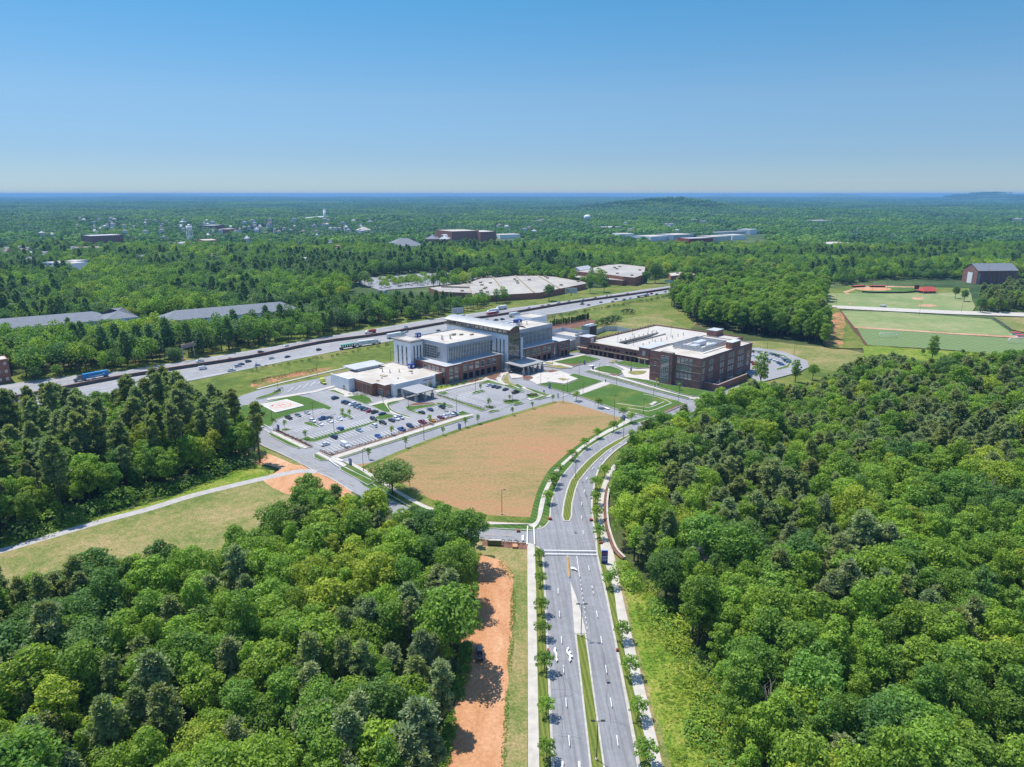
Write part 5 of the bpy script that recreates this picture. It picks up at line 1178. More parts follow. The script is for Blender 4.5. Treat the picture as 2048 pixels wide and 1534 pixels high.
# ---- trucks
def semi(label, X, Y, side, length=16, trailer='trailer', cab=(.6, .62, .64), deco=None, low=False):
    p, h = hway(X, Y); t = thing('semi_truck', label, 'truck', (*p, .12), h+(PI if side == 'far' else 0), 'heavy trucks on the interstate')
    l = length; f = l/2+1.2
    if not low:
        tr = MB().box(-l/2-1.5, l/2-3.2, -1.28, 1.28, 1.15, 4.1).box(-l/2-1.5, l/2-3.2, -1.1, 1.1, .95, 1.149, 1)
    else:
        tr = MB().box(-l/2-1.5, l/2-3.2, -1.25, 1.25, 1.1, 1.4, 1)
    to = tr.build('trailer', [M[trailer], M['dark_metal']], t)
    if deco: deco(to, l)
    c = loft([(l/2-2.6, 1.2, 1.1, .9, 3.7), (l/2-.9, 1.22, 1.1, .8, 3.6), (l/2-.3, 1.2, 1.05, .8, 2.9), (l/2+.2, 1.15, .95, .7, 2.1), (l/2+1.9, 1.05, .85, .7, 1.9), (l/2+2.1, .95, .75, .75, 1.6)]).build('cab', M['paint'], t); c.color = (*cab, 1)
    MB().add([(l/2-.32, -.95, 2.1), (l/2-.32, .95, 2.1), (l/2-.72, .88, 3.15), (l/2-.72, -.88, 3.15)], [(0, 1, 2, 3)]).add([(l/2-.28+.3, -1.0, 2.12), (l/2-.28+.3, 1.0, 2.12), (l/2-.3, .95, 2.9), (l/2-.3, -.95, 2.9)], [(0, 1, 2, 3)]).box(l/2-1.5, l/2-.6, -1.26, -1.215, 2.1, 2.9).box(l/2-1.5, l/2-.6, 1.215, 1.26, 2.1, 2.9).build('windows', M['car_glass'], c)
    for x in (-l/2-.6, -l/2+.7, l/2-4.3, l/2-3.1, l/2+1.1):
        for s in (-1, 1): link('wheel', wheel(.52, .5), t).location = (x, s*1.0, .52)
    return t
def swoosh(to, l):
    mb = MB(); n = 16
    for s, y in ((1, 1.285), (-1, -1.285)):
        x0, x1 = -l/2+1.0, l/2-6
        pts = []
        for i in range(n+1):
            u = i/n; x = x0+(x1-x0)*u; d = 2.45-.8*(1-(2*u-1)**2); pts.append((x, d, .08+.34*math.sin(PI*min(1, u*1.05))))
        for (xa, za, wa), (xb, zb, wb) in zip(pts, pts[1:]):
            mb.add([(xa, y, za), (xb, y, zb), (xb, y, zb+wb), (xa, y, za+wa)], [(0, 1, 2, 3) if s < 0 else (3, 2, 1, 0)])
        xe = x0+.2
        mb.add([(xe-.2, y, 2.2), (xe+1.0, y, 2.5), (xe-.1, y, 3.1)], [(0, 1, 2) if s < 0 else (2, 1, 0)])
    mb.build('curved_arrow_logo', M['white_letter'], to)
def badge(to, l):
    MB().box(-1.5, 1.2, -1.30, -1.282, 2.5, 3.0).build('side_lettering', M['grey_panel'], to)
semi('truck with bright blue trailer bearing a white curved arrow', 184, 758, 'far', 17, 'truck_blue', (.10, .12, .15), swoosh)
semi('white articulated truck nearest the green median barrier load', 738, 690, 'near', 15.5, 'trailer', (.55, .57, .6), badge)
semi('white articulated truck partly behind the stair tower', 793, 675, 'near', 15.5, 'trailer', (.5, .55, .56), badge)
semi('white box trailer truck on the near side above the arched roof', 1030, 633, 'near', 12, 'trailer', (.6, .6, .6), badge)
semi('white articulated truck on the far side past the red coach', 985, 626.5, 'far', 13, 'trailer', (.6, .6, .6))
semi('white articulated truck on the far shoulder above the coach', 1002, 619.5, 'far', 12, 'trailer', (.6, .6, .6))
semi('teal cabbed grey trailer truck behind the hospital roof', 915, 639, 'far', 13, 'grey_panel', (.05, .35, .30))
t = semi('flatbed truck carrying green steel barrier panels', 700, 696.5, 'near', 15, 'trailer', (.5, .5, .5), None, True)
t['label'] = 'low flatbed truck with green frame load beside the white truck'
mb = MB()
for i in range(6): mb.box(-7+i*2, -6.8+i*2, -1.1, 1.1, 1.41, 3.2)
mb.box(-7.2, 3.4, -1.2, 1.2, 3.2, 3.6); M['teal'] = mat('teal_steel', (.05, .28, .20), .6, .15, 1.); mb.build('green_load_frame', M['teal'], t)
t = semi('car carrier truck with stacked vehicles on the near side', 1286, 593.5, 'near', 17, 'trailer', (.55, .56, .58), None, True)
mb = MB().box(-10, 5, -1.25, 1.25, 2.9, 3.05)
for i in range(8): mb.box(-10+i*2.1, -9.8+i*2.1, -1.28, -1.18, 1.41, 4.3).box(-10+i*2.1, -9.8+i*2.1, 1.18, 1.28, 1.41, 4.3)
mb.build('carrier_frame', M['light_panel'], t)
# red dump truck
p, h = hway(741, 666.5); t = thing('dump_truck', 'red dump truck with white cab on the far carriageway', 'truck', (*p, .12), h+PI, 'heavy trucks on the interstate')
c = MB().box(-5, 1.6, -1.25, 1.25, 1.3, 2.9).box(-4.8, 1.5, -.9, .9, .7, 1.29, 1).build('dump_body', [M['paint'], M['dark_metal']], t); c.color = (.36, .03, .03, 1)
c = loft([(1.9, 1.15, 1.05, .8, 2.9), (3.3, 1.15, 1.0, .8, 2.8), (3.8, 1.1, .9, .75, 1.9), (5.2, 1.0, .8, .75, 1.7)]).build('cab', M['paint'], t); c.color = (.7, .7, .7, 1)
MB().box(2.2, 3.2, -1.2, -1.16, 1.9, 2.6).box(2.2, 3.2, 1.16, 1.2, 1.9, 2.6).build('windows', M['car_glass'], c)
for x in (-4.2, -2.9, 4.3):
    for s in (-1, 1): link('wheel', wheel(.5, .45), t).location = (x, s*1.0, .5)
# red coach
p, h = hway(985, 630.5); t = thing('coach', 'red coach with white roof on the far carriageway', 'coach', (*p, .12), h+PI)
c = loft([(-6, 1.2, 1.1, .5, 3.2), (-5.8, 1.27, 1.15, .4, 3.4), (5.6, 1.27, 1.15, .4, 3.4), (6, 1.2, 1.05, .5, 3.0)]).build('body', M['paint'], t); c.color = (.42, .03, .03, 1)
MB().box(-5.2, 5.0, -1.3, -1.27, 1.9, 2.8).box(-5.2, 5.0, 1.27, 1.3, 1.9, 2.8).build('windows', M['car_glass'], t); MB().box(-5, 5, -1, 1, 3.41, 3.6).build('roof', M['trailer'], t)
for x in (-3.8, 3.9):
    for s in (-1, 1): link('wheel', wheel(.5, .35), t).location = (x, s*1.1, .5)
# ambulance
t = thing('ambulance', 'bright yellow green ambulance parked behind the emergency wing', 'ambulance', (*P(*k3(765, 112)), .3), A0+PI/2+PI*.93)
c = MB().box(-3.4, .9, -1.15, 1.15, .6, 2.9).build('body', M['paint'], t); c.color = (.55, .66, .02, 1)
c = loft([(.92, 1.05, .95, .5, 2.2), (1.7, 1.05, .9, .5, 2.15), (2.2, 1.05, .85, .5, 1.35), (3.3, .98, .8, .5, 1.1)]).build('cab', M['paint'], t); c.color = (.55, .66, .02, 1)
MB().add([(2.22, -.85, 1.38), (2.22, .85, 1.38), (1.74, .8, 2.1), (1.74, -.8, 2.1)], [(0, 1, 2, 3)]).box(1.0, 1.7, -1.09, -1.05, 1.4, 2.0).box(1., 1.7, 1.05, 1.09, 1.4, 2.0).build('windows', M['car_glass'], c)
MB().box(-.2, .5, -.7, .7, 2.9, 3.05).build('light_bar', M['red_letter'], t); MB().box(-3.2, .7, -1.165, -1.15, 1.2, 1.5).box(-3.2, .7, 1.15, 1.165, 1.2, 1.5).build('stripe', M['red_letter'], t)
for x in (-2.2, 2.2):
    for s in (-1, 1): link('wheel', wheel(.42, .3), t).location = (x, s*.95, .42)
# vehicle by the wood on the clay track
car('pickup', 'dark grey', P(*kb(270, 452)), PI/2+.05, 'dark grey pickup truck half shaded beside the clay track', 'vehicles on the clay track')
# median barrier of the interstate: one long thing
t = thing('median_barrier', 'dark concrete barrier along the middle of the interstate', 'barrier', (0, 0, 0)); o = Vector((0, 0))
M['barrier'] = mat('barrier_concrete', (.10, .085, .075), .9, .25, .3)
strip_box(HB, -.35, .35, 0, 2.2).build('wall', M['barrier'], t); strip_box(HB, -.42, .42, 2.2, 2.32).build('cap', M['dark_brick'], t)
# ------------------------------------------------------------------ lamps, signs, small things
def lamp_source(h, heads):
    t = bpy.data.objects.new('lamp_source', None); ch = []
    def part(n, mb, m): ch.append((n, mb.mesh(n, m)))
    part('base', MB().tube((0, 0, 0), (0, 0, .75), .3, .3, 10), M['kerb'])
    part('pole', MB().tube((0, 0, .75), (0, 0, h), .11, .075, 8), M['dark_metal'])
    for a in heads:
        s = math.cos(a); q = math.sin(a)
        part('lamp_head', MB().tube((0, 0, h-.08), (s*.7, q*.7, h), .05, .05, 6).add([(s*.6-q*.22, q*.6+s*.22, h-.06), (s*1.5-q*.22, q*1.5+s*.22, h-.02), (s*1.5+q*.22, q*1.5-s*.22, h-.02), (s*.6+q*.22, q*.6-s*.22, h-.06),
              (s*.6-q*.22, q*.6+s*.22, h+.1), (s*1.5-q*.22, q*1.5+s*.22, h+.12), (s*1.5+q*.22, q*1.5-s*.22, h+.12), (s*.6+q*.22, q*.6-s*.22, h+.1)], [(0, 1, 2, 3), (7, 6, 5, 4), (0, 4, 5, 1), (1, 5, 6, 2), (2, 6, 7, 3), (3, 7, 4, 0)]), M['dark_metal'])
    return ch
LS = {}
def lamp(xy, h, heads, label, rz=0., z=0., group='street lamps of the campus', name='street_lamp'):
    k = (round(h), heads)
    if k not in LS: LS[k] = lamp_source(round(h), [i*2*PI/heads for i in range(heads)])
    t = thing(name, label, 'street lamp', (*xy, z), rz, group)
    for n, me in LS[k]: link(n, me, t)
    return t
def zat(x, y, ytop):
    lo, hi = 0., 60.
    for _ in range(40):
        m = (lo+hi)/2
        if PX(x, y, m)[1] > ytop: lo = m
        else: hi = m
    return lo
LAMPS = [((1162, 1274), 10, 2, 0, 'double headed lamp at the head of the lower median'), ((1193, 1522), 10, 2, 0, 'double headed lamp low on the grass median'), ((1151, 960), 10, 2, .4, 'double headed lamp on the curved median'), ((1246.7, 876), 10, 2, .6, 'double headed lamp near the top of the curved median'), ((1003.7, 1029.6), 10, 1, 0, 'single headed lamp alone in the tan meadow'),
 ((727, 942.6), 10, 1, A0, 'lamp at the meadow corner by the lot entrance'), ((848, 880), 8, 1, A0, 'lamp on the front road beside the meadow'), ((820, 978), 10, 1, A0, 'lamp beside the round tree at the meadow edge'), ((668.7, 868), 10, 2, A0, 'lamp on the long grass divider'), ((626.7, 837.7), 9, 2, A0, 'lamp above the small oval island'), ((817, 820.6), 8, 1, A0, 'lamp on the emergency drive island'), ((766, 804.7), 8, 1, A0, 'lamp left of the emergency canopy'), ((722.5, 801), 7, 1, A0, 'lamp on the emergency lawn'),
 ((913, 823), 9, 2, A0, 'lamp by the hedge end in the emergency lot'), ((544, 841), 8, 1, A0, 'lamp on the helicopter lawn'), ((556, 781.5), 7, 1, A0, 'lamp by the ambulance apron'), ((634.5, 752), 8, 1, A0, 'lamp behind the ambulance apron'), ((782, 726), 11, 1, A0, 'tall lamp beside the white stair tower'), ((951, 784), 10, 2, A0, 'lamp on the island in the hospital lot'), ((1025, 808.7), 8, 2, A0, 'lamp beside the shrub island in the hospital lot'), ((1126, 806), 10, 1, A0, 'lamp at the top corner of the meadow'), ((1105, 732), 7, 1, A0, 'lamp by the path below the right hospital wing'),
 ((1228, 839), 13, 1, A0, 'lamp by the meadow corner near the crossing'), ((1286.6, 832), 9, 1, A0, 'lamp near the lawn corner bed'), ((1357, 805), 10, 1, A0, 'lamp on the footway below the brick building'), ((1134.7, 788), 9, 1, A0, 'lamp on the lawn below the terrace'), ((1166, 788), 7, 1, A0, 'lamp at the footway between the lawns'), ((1158, 749), 8, 1, A0, 'lamp at the garage road junction'), ((1198, 753.8), 9, 1, A0, 'lamp before the rounded lawn'), ((1233, 771), 7, 1, A0, 'lamp on the road strip near the plaza'), ((1262, 741.6), 8, 1, A0, 'lamp below the garage arcade'), ((1180, 722), 8, 1, A0, 'lamp on the unmown lawn corner'), ((1081.5, 768), 9, 1, A0, 'lamp on the entrance plaza'), ((1307, 795), 7, 1, A0, 'lamp before the brick stair bay'),
 ((829, 630), 12, 1, A0, 'lamp on the interstate verge behind the stair tower') , ((1534, 700), 8, 1, 0, 'lamp on the slope behind the brick building'), ((1588, 712), 8, 1, 0, 'lamp above the curved car park')]
LAMPS = [l for l in LAMPS if l[0] != (829, 630)]
for (X, Y), h, n, rz, lb in LAMPS: lamp(P(X, Y), h, n, lb, rz)
i = 0
for x, y in ((148, -24), (148, -38), (166, -24.5), (170, -40), (188, -24.5), (196, -40)):
    lamp(L(x, y), 8, 2, ['roof deck lamp nearest the arcade end of the ramp', 'roof deck lamp below the ramp slot near the arcade', 'roof deck lamp above the middle of the ramp slot', 'roof deck lamp midway along the open deck', 'roof deck lamp above the far end of the ramp', 'roof deck lamp nearest the far stair tower'][i], A0, 8.3, 'lamps on the garage roof deck'); i += 1
# flagpoles
for i, (X, Y) in enumerate(((1058, 868), (1084, 858), (1110, 846))):
    x, y = P(*k2(X, Y)); t = thing('flagpole', ['leftmost tall white flagpole over the lawn plinth', 'middle tall white flagpole over the lawn plinth', 'rightmost tall white flagpole over the lawn plinth'][i], 'flagpole', (x, y, 1.1), 0, 'flagpoles on the lawn')
    MB().tube((0, 0, 0), (0, 0, 10.5), .10, .06, 8).build('pole', M['trailer'], t); MB().tube((0, 0, 10.5), (0, 0, 10.75), .14, .1, 8).build('finial', M['yellow_line'], t)
# blue wayfinding signs
def waysign(xy, rz, w, h, label, rows=4):
    t = thing('wayfinding_sign', label, 'sign', (*xy, .2), rz, 'blue wayfinding signs')
    MB().box(-w/2, w/2, -.15, .15, .25, h).build('panel', M['blue_panel'], t); MB().box(-w/2+.05, w/2-.05, -.2, .2, 0, .249).build('base', M['kerb'], t)
    mb = MB()
    for s in (-1, 1):
        for j in range(rows):
            z = h-.45-j*(h-.9)/max(1, rows-1)*.8; ww = w*(.62 if j % 2 else .74)
            mb.box(-w/2+.2, -w/2+.2+ww*.9, s*.151-.008, s*.151+.008, z-.09, z+.09)
    mb.build('text_line', M['white_letter'], t); return t
for (X, Y), rz, w, h, lb in (((557, 863), A0-PI/2, 2., 3.4, 'blue sign at the lot entrance by the shrubs'), ((701, 932), A0-PI/2, 2., 3.2, 'blue sign at the meadow corner by the junction'), ((919, 859.5), A0-PI/2, 1.9, 3., 'blue sign on the meadow edge of the front road'), ((1099, 778), A0-PI/2, 1.4, 3.4, 'blue sign on the lawn below the paved terrace'), ((1169, 729), A0, 1.8, 2.6, 'blue sign on the unmown lawn corner'), ((1185.7, 740), A0, 1.8, 2.8, 'blue sign at the tip of the rounded lawn'), ((1262, 744), A0, 1.6, 2.6, 'blue sign under the garage arcade lamp'), ((1247.5, 841), A0-PI/2, 1.6, 2.8, 'blue sign at the far meadow corner'), ((1116, 796), A0, .6, 2.6, 'slim blue post sign at the plaza crossing'), ((1211, 766), A0, .6, 2.2, 'slim blue post sign at the footway end'), ((1088, 785), A0, 1., 1.2, 'small blue sign on the strip by the plaza road')):
    waysign(P(X, Y), rz, w, h, lb, 4 if h > 2.5 else 2)
# directory sign by the boulevard
xy = P(1208.5, 1127.5); t = thing('directory_sign', 'tall blue and purple directory sign beside the boulevard pavement', 'sign', (*xy, .15), -.03)
MB().box(-1.0, 1.0, -.22, .22, .3, 4.6).build('panel', M['blue_panel'], t); MB().box(-.95, .95, -.3, .3, 0, .299).build('base', M['dark_metal'], t)
M['purple'] = mat('purple_panel', (.16, .05, .14), .4, .1, 1.); M['sky_blue'] = mat('pale_blue_panel', (.30, .38, .75), .4, .05, 1.)
MB().box(-.98, .98, -.235, -.222, 3.2, 3.95).build('emergency_band', M['purple'], t); MB().box(-1.03, 1.03, -.25, .25, 4.6, 4.75).build('cap', M['sky_blue'], t)
mb = MB()
for j in range(4): mb.box(-.8, .8-.25*(j % 2), -.235, -.222, 2.5-j*.5, 2.62-j*.5)
mb.build('text_line', M['white_letter'], t)
MB().box(.98, 1.06, -.24, .24, .3, 4.6).box(-1.06, -.98, -.24, .24, .3, 4.6).build('side_frame', M['light_panel'], t)
# stone monument sign on the side road
xy = P(989.5, 1091); t = thing('monument_sign', 'mossy stone monument sign in the mulch bed beside the side road', 'monument sign', (*xy, .05), -.06)
M['moss'] = mat('mossy_stone', (.15, .145, .05), .9, .25, .8)
MB().box(-2.2, 2.2, -.4, .4, 0, 1.9).build('wall', M['moss'], t); MB().box(-2.35, 2.35, -.5, .5, 1.9, 2.1).build('cap', M['concrete'], t); MB().box(-2.5, -2.21, -.5, .5, 0, 2.4).build('pier', M['stone'], t)
slab('paving', W([k8(*p) for p in [(512, 540), (552, 540), (554, 565), (512, 565)]]), M['red_dirt'], .05)
# road signs on the interstate
def gantry(xy, rz, w, h, label, col, post=2):
    t = thing('road_sign', label, 'road sign', (*xy, 0), rz)
    MB().box(-w/2, w/2, -.1, .1, h-3, h).build('panel', col, t)
    mb = MB()
    for j in range(2): mb.box(-w/2+.4, w/2-.8-j*.7, -.12, -.101, h-1.0-j*1.1, h-.65-j*1.1)
    mb.build('text_line', M['white_letter'], t)
    for s in ((-w*.3, w*.3) if post == 2 else (0,)): MB().tube((s, .2, 0), (s, .2, h-.1), .14, .12, 8).build('post', M['steel'], t)
    return t
M['sign_green'] = mat('sign_green', (.01, .20, .13), .45, .06, .8)
gantry(P(1337.5, 573), -.35, 11, 8.5, 'large green road sign at the far end of the interstate', M['sign_green'])
gantry(P(514, 744), A0+1.2, 1.6, 7, 'small blue road sign on the interstate verge', M['blue_panel'], 1)
# left sign structure
xy = P(380, 718.5); t = thing('billboard', 'weathered slanting billboard on twin posts above the interstate', 'billboard', (*xy, 0), 1.25)
MB().box(-7, 6, -.15, .15, 9.5, 11.8).build('panel', M['band'], t)
for s in (-6, 5): MB().tube((s, .3, 0), (s, .3, 12), .35, .3, 8).build('post', M['stone'], t)
MB().box(-7, 6, -1.1, -.2, 9.2, 9.4).build('catwalk', M['steel'], t)
def billboard(px_, w, h, zb, label, rz):
    xy = P(*px_); t = thing('billboard', label, 'billboard', (*xy, 0), rz, 'billboards by the interstate'); MB().box(-w/2, w/2, -.2, .2, zb, zb+h).build('panel', M['light_panel'], t)
    MB().box(-w/2+.5, -.4, -.23, -.201, zb+.6, zb+h-.6).build('poster', M['pale_glass'], t); MB().box(.4, w/2-.5, -.23, -.201, zb+1.0, zb+h-1).build('poster', M['grey_panel'], t)
    MB().tube((0, .5, 0), (0, .5, zb+h*.6), .5, .45, 10).build('post', M['rust'], t); MB().box(-w/2, w/2, -1.0, -.25, zb-.3, zb-.1).build('catwalk', M['steel'], t)
billboard((915, 633), 11, 5, 3.5, 'twin poster billboard among the trees behind the hospital', .35)
billboard((1142, 591), 14, 6, 3, 'pale billboard beside the mall store wall', -.2)
# people
def person(xy, rz, label, shirt, trousers):
    t = thing('person', label, 'person', (*xy, .22), rz)
    me = bpy.data.meshes.new('body'); bm = bmesh.new()
    J = {'pel': (0, 0, .95), 'che': (0, .02, 1.3), 'nec': (0, 0, 1.5), 'hd': (0, .03, 1.62), 'top': (0, .02, 1.72), 'kL': (-.1, .06, .5), 'aL': (-.1, .16, .08), 'tL': (-.1, .3, .03), 'kR': (.1, .02, .5), 'aR': (.1, -.18, .1), 'tR': (.1, -.06, .03), 'sL': (-.18, 0, 1.4), 'eL': (-.24, -.08, 1.12), 'hL': (-.24, .05, .88), 'sR': (.18, 0, 1.4), 'eR': (.24, .05, 1.12), 'hR': (.24, .17, .9)}
    rr = {'pel': .16, 'che': .17, 'nec': .065, 'hd': .105, 'top': .075, 'kL': .075, 'kR': .075, 'aL': .05, 'aR': .05, 'tL': .04, 'tR': .04, 'sL': .075, 'sR': .075, 'eL': .05, 'eR': .05, 'hL': .04, 'hR': .04}
    vs = {k: bm.verts.new(v) for k, v in J.items()}
    for a, b in (('pel', 'che'), ('che', 'nec'), ('nec', 'hd'), ('hd', 'top'), ('pel', 'kL'), ('kL', 'aL'), ('aL', 'tL'), ('pel', 'kR'), ('kR', 'aR'), ('aR', 'tR'), ('che', 'sL'), ('sL', 'eL'), ('eL', 'hL'), ('che', 'sR'), ('sR', 'eR'), ('eR', 'hR')): bm.edges.new((vs[a], vs[b]))
    bm.to_mesh(me); bm.free(); o = link('body', me, t)
    md = o.modifiers.new('skin', 'SKIN'); sk = me.skin_vertices[0].data if me.skin_vertices else None
    if sk is None:
        bm = bmesh.new(); bm.from_mesh(me); lay = bm.verts.layers.skin.verify(); bm.to_mesh(me); bm.free(); sk = me.skin_vertices[0].data
    for i, k in enumerate(J): sk[i].radius = (rr[k], rr[k])
    sk[0].use_root = True
    o.modifiers.new('sub', 'SUBSURF').levels = 1
    m, tt, b = nt('clothing'); g = N(tt, 'ShaderNodeTexCoord'); s = N(tt, 'ShaderNodeSeparateXYZ'); tt.links.new(g.outputs['Object'], s.inputs[0])
    r = ramp(tt, s.outputs[2], [(0, trousers), (.98, trousers), (.985, shirt), (1., shirt)]); mm = N(tt, 'ShaderNodeMath', operation='DIVIDE'); mm.inputs[1].default_value = 1.72; tt.links.new(s.outputs[2], mm.inputs[0]); tt.links.new(mm.outputs[0], r.inputs['Fac'])
    e = r.color_ramp; e.interpolation = 'CONSTANT'; e.elements[1].position = .54; e.elements[1].color = (*shirt, 1); e.elements[2].position = .86; e.elements[2].color = (.45, .27, .19, 1); e.elements[3].position = .96; e.elements[3].color = (.03, .02, .015, 1)
    tt.links.new(r.outputs['Color'], b.inputs['Base Color']); me.materials.append(m); return t
person(P(998, 756.5), 2.6, 'person in dark top walking on the left side of the entrance path', (.03, .03, .04), (.02, .025, .05))
person(P(1000.5, 756), 2.5, 'person in grey top walking on the right side of the entrance path', (.2, .2, .22), (.03, .03, .04))
# helicopter lawn small box, planters, benches on the plaza
for i, (X, Y) in enumerate(((150, 640), (230, 650), (300, 610))):
    xy = P(*k2(X, Y)); t = thing('bench', ['pale bench nearest the canopy on the plaza', 'pale bench by the terrace edge on the plaza', 'pale bench on the upper plaza side'][i], 'bench', (*xy, .25), A0)
    MB().box(-1, 1, -.25, .25, .4, .5).build('seat', M['concrete'], t)
    for s in (-.8, .8): MB().box(s-.1, s+.1, -.2, .2, 0, .399).build('leg', M['stone'], t)
# white service sheds, fence at the right garage wing
# ------------------------------------------------------------------ far town: buildings first, so that the woods keep clear of them
CLEAR = []   # world polygons without trees
def clear_px(pts): CLEAR.append(W(pts))
def fbuild(name, label, cat, l, r, depth, h, wall, roof, kind='flat', win=None, hip=0., par=.5, group=None, margin=7., gable_wall=None, z=None):
    """a building standing far off: l and r are the front base corners in pixels of the photograph"""
    vis = 7. if l[1] > 600 else 2. if 'office' in name else 5. if depth >= 40 else 11. if l[1] < 470 else 8.   # the trees hide the foot of the wall
    def foot(p):
        q = P(*p, vis)
        for _ in range(4): q = P(*p, gz(*q)+vis)
        return Vector(q)
    a, b = foot(l), foot(r); e = b-a; w = e.length; rz = math.atan2(e.y, e.x)
    z0 = gz(a.x, a.y) if z is None else z; h = h+3
    t = thing(name, label, cat, (a.x, a.y, z0), rz, group); OFF[t.name] = (0, 0)
    mw = M[wall]
    if kind == 'flat':
        shell(t, [(0, 0), (w, 0), (w, depth), (0, depth)], -2, h, wall, roof, 'wall', par)
    else:
        MB().prism([(0, 0), (w, 0), (w, depth), (0, depth)], -2, h).build('wall', mw, t)
        mb = MB(); o = .6; rh = depth*.30 if kind == 'gable' else depth*.24; hp_ = hip*depth
        vs = [(-o, -o, h), (w+o, -o, h), (w+o, depth+o, h), (-o, depth+o, h), (-o+hp_, depth/2, h+rh), (w+o-hp_, depth/2, h+rh)]
        mb.add(vs, [(0, 1, 5, 4), (2, 3, 4, 5), (1, 2, 5), (3, 0, 4), (3, 2, 1, 0)], 0)
        mb.build('roof', M[roof], t)
    if win:
        rows, n, ww, wh, gl = win
        for j in range(rows):
            for i in range(n):
                window(t, w*(i+.5)/n, 0, h*(j+.28)/rows, ww, wh, 'S', 2, 1, 'frame', gl)
    c, s = math.cos(rz), math.sin(rz); m = margin
    q = [(-m, -m*2), (w+m, -m*2), (w+m, depth+m), (-m, depth+m)]
    CLEAR.append([(a.x+x*c-y*s, a.y+x*s+y*c) for x, y in q])
    # keep a sight line open in front
    k = min(150, (15-vis)/max(.02, CAMH/a.length))
    if l[1] < 600: CLEAR.append([(a.x+x*c-y*s, a.y+x*s+y*c) for x, y in [(0, -k), (w, -k), (w, 0), (0, 0)]])
    return t, w
def units(t, spots, z, m='tan_trim', name='roof_unit'):
    for x, y, a, b, h in spots: MB().box(x, x+a, y, y+b, z, z+h).build(name, M[m], t)
M['beige_roof'] = mat('beige_roof', (.37, .34, .295), .85, .15, .1, col2=(.29, .27, .24), scale2=.05); M['slate_roof'] = mat('shingle_roof', (.17, .185, .205), .8, .12, .3); M['pale_brown_roof'] = mat('brown_roof', (.24, .17, .14), .8, .12, .3)
M['cream_wall'] = mat('cream_wall', (.55, .52, .46), .8, .1, .3); M['blue_wall'] = mat('blue_siding', (.16, .24, .36), .7, .08, .5); M['red_roof'] = mat('red_metal_roof', (.46, .085, .055), .45, .08, .5)
# apartments behind the interstate
t, w = fbuild('apartment_block', 'long white apartment block with slate hipped roof and blue panels', 'apartment block', (326, 655), (600, 629), 27, 9, 'white_wall', 'slate_roof', 'hip', (4, 22, 1.5, 1.7, 'glass'), .5)
for i in range(4):
    x = w*(.12+.235*i); MB().box(x, x+9, -.5, -.02, 0, 7).build('blue_bay', M['blue_wall'], t)
for i in range(4): MB().box(w*(.1+i*.25), w*(.1+i*.25)+2.2, 2.2, 4, 11.2, 13.4).build('dormer', M['white_wall'], t)
t, w = fbuild('apartment_block', 'long grey roofed apartment block half hidden by trees', 'apartment block', (-60, 674), (226, 648), 27, 8, 'white_wall', 'slate_roof', 'hip', (3, 20, 1.5, 1.6, 'glass'), .5)
t2, w2 = fbuild('apartment_block', 'gabled grey roofed apartment wing with white gable front', 'apartment block', (212, 653), (278, 646), 30, 9.5, 'white_wall', 'slate_roof', 'hip', (3, 5, 1.6, 1.7, 'glass'), .6)
mb = MB(); g0, g1 = w2*.5-6, w2*.5+6
mb.add([(g0, -1, 9.3), (g1, -1, 9.3), ((g0+g1)/2, -1, 13.2), (g0, 6, 9.3), (g1, 6, 9.3), ((g0+g1)/2, 9, 13.2)], [(0, 1, 2)], 1).add([(g0, -1, 9.31), (g1, -1, 9.31), ((g0+g1)/2, -1, 13.21), (g0, 6, 9.31), (g1, 6, 9.31), ((g0+g1)/2, 9, 13.21)], [(0, 2, 5, 3), (2, 1, 4, 5)], 0)
mb.build('gable', [M['slate_roof'], M['white_wall']], t2)
fbuild('brick_house', 'brick building with white roof edge at the far left of the interstate', 'building', (-25, 748), (20, 742), 14, 12, 'brick', 'white_roof', 'flat', (3, 3, 1.6, 1.8, 'pale_glass'))
# mall
def roofed(name, label, cat, px_roof, h, wall, roof, n_units=8, strips=0):
    poly = ccw(W(px_roof, h)); cx, cy = poly[0]
    t = thing(name, label, cat, (cx, cy, 0), 0); OFF[t.name] = (0, 0)
    loc = [(x-cx, y-cy) for x, y in poly]; shell(t, loc, -.5, h, wall, roof, 'wall', .4)
    xs, ys = [p[0] for p in loc], [p[1] for p in loc]; k = 0; tries = 0; rr = random.Random(5)
    while k < n_units and tries < 300:
        tries += 1; x, y = rr.uniform(min(xs), max(xs)), rr.uniform(min(ys), max(ys))
        if all(inside((x+dx, y+dy), inset(loc, 3)) for dx in (0, 4) for dy in (0, 3)):
            MB().box(x, x+4, y, y+2.6, h-.4, h+1.3).build('roof_unit', M['tan_trim'], t); k += 1
    CLEAR.append(inset(poly, -4)); return t
roofed('mall', 'large brick mall building with wide stepped cream roof behind the interstate', 'mall', [(857, 575), (935, 566), (962, 556), (1030, 551), (1075, 551), (1110, 553), (1171, 564), (1172, 567), (1080, 585), (945, 593), (943, 586), (880, 583)], 7, 'brick', 'beige_roof', 16)
t_m = [o for o in COL.objects if o.name == 'mall'][0]; ox_, oy_ = t_m.location.x, t_m.location.y
for q0, q1, hh_ in (((935, 566), (946, 590), .9), ((985, 553), (1012, 587.5), .9), ((1030, 551), (1068, 585), .8), ((1075, 551), (1120, 578), .8), ((880, 574), (942, 576), 1.6)):
    a_, b_ = Vector(P(*q0, 7)), Vector(P(*q1, 7)); e_ = (b_-a_).normalized(); n_ = Vector((-e_.y, e_.x))*.6; a_, b_ = a_+e_*1.5, b_-e_*1.5
    MB().prism([(p.x-ox_, p.y-oy_) for p in (a_-n_, b_-n_, b_+n_, a_+n_)], 6.4, 7+hh_).build('roof_step', M['tan_trim'], t_m)
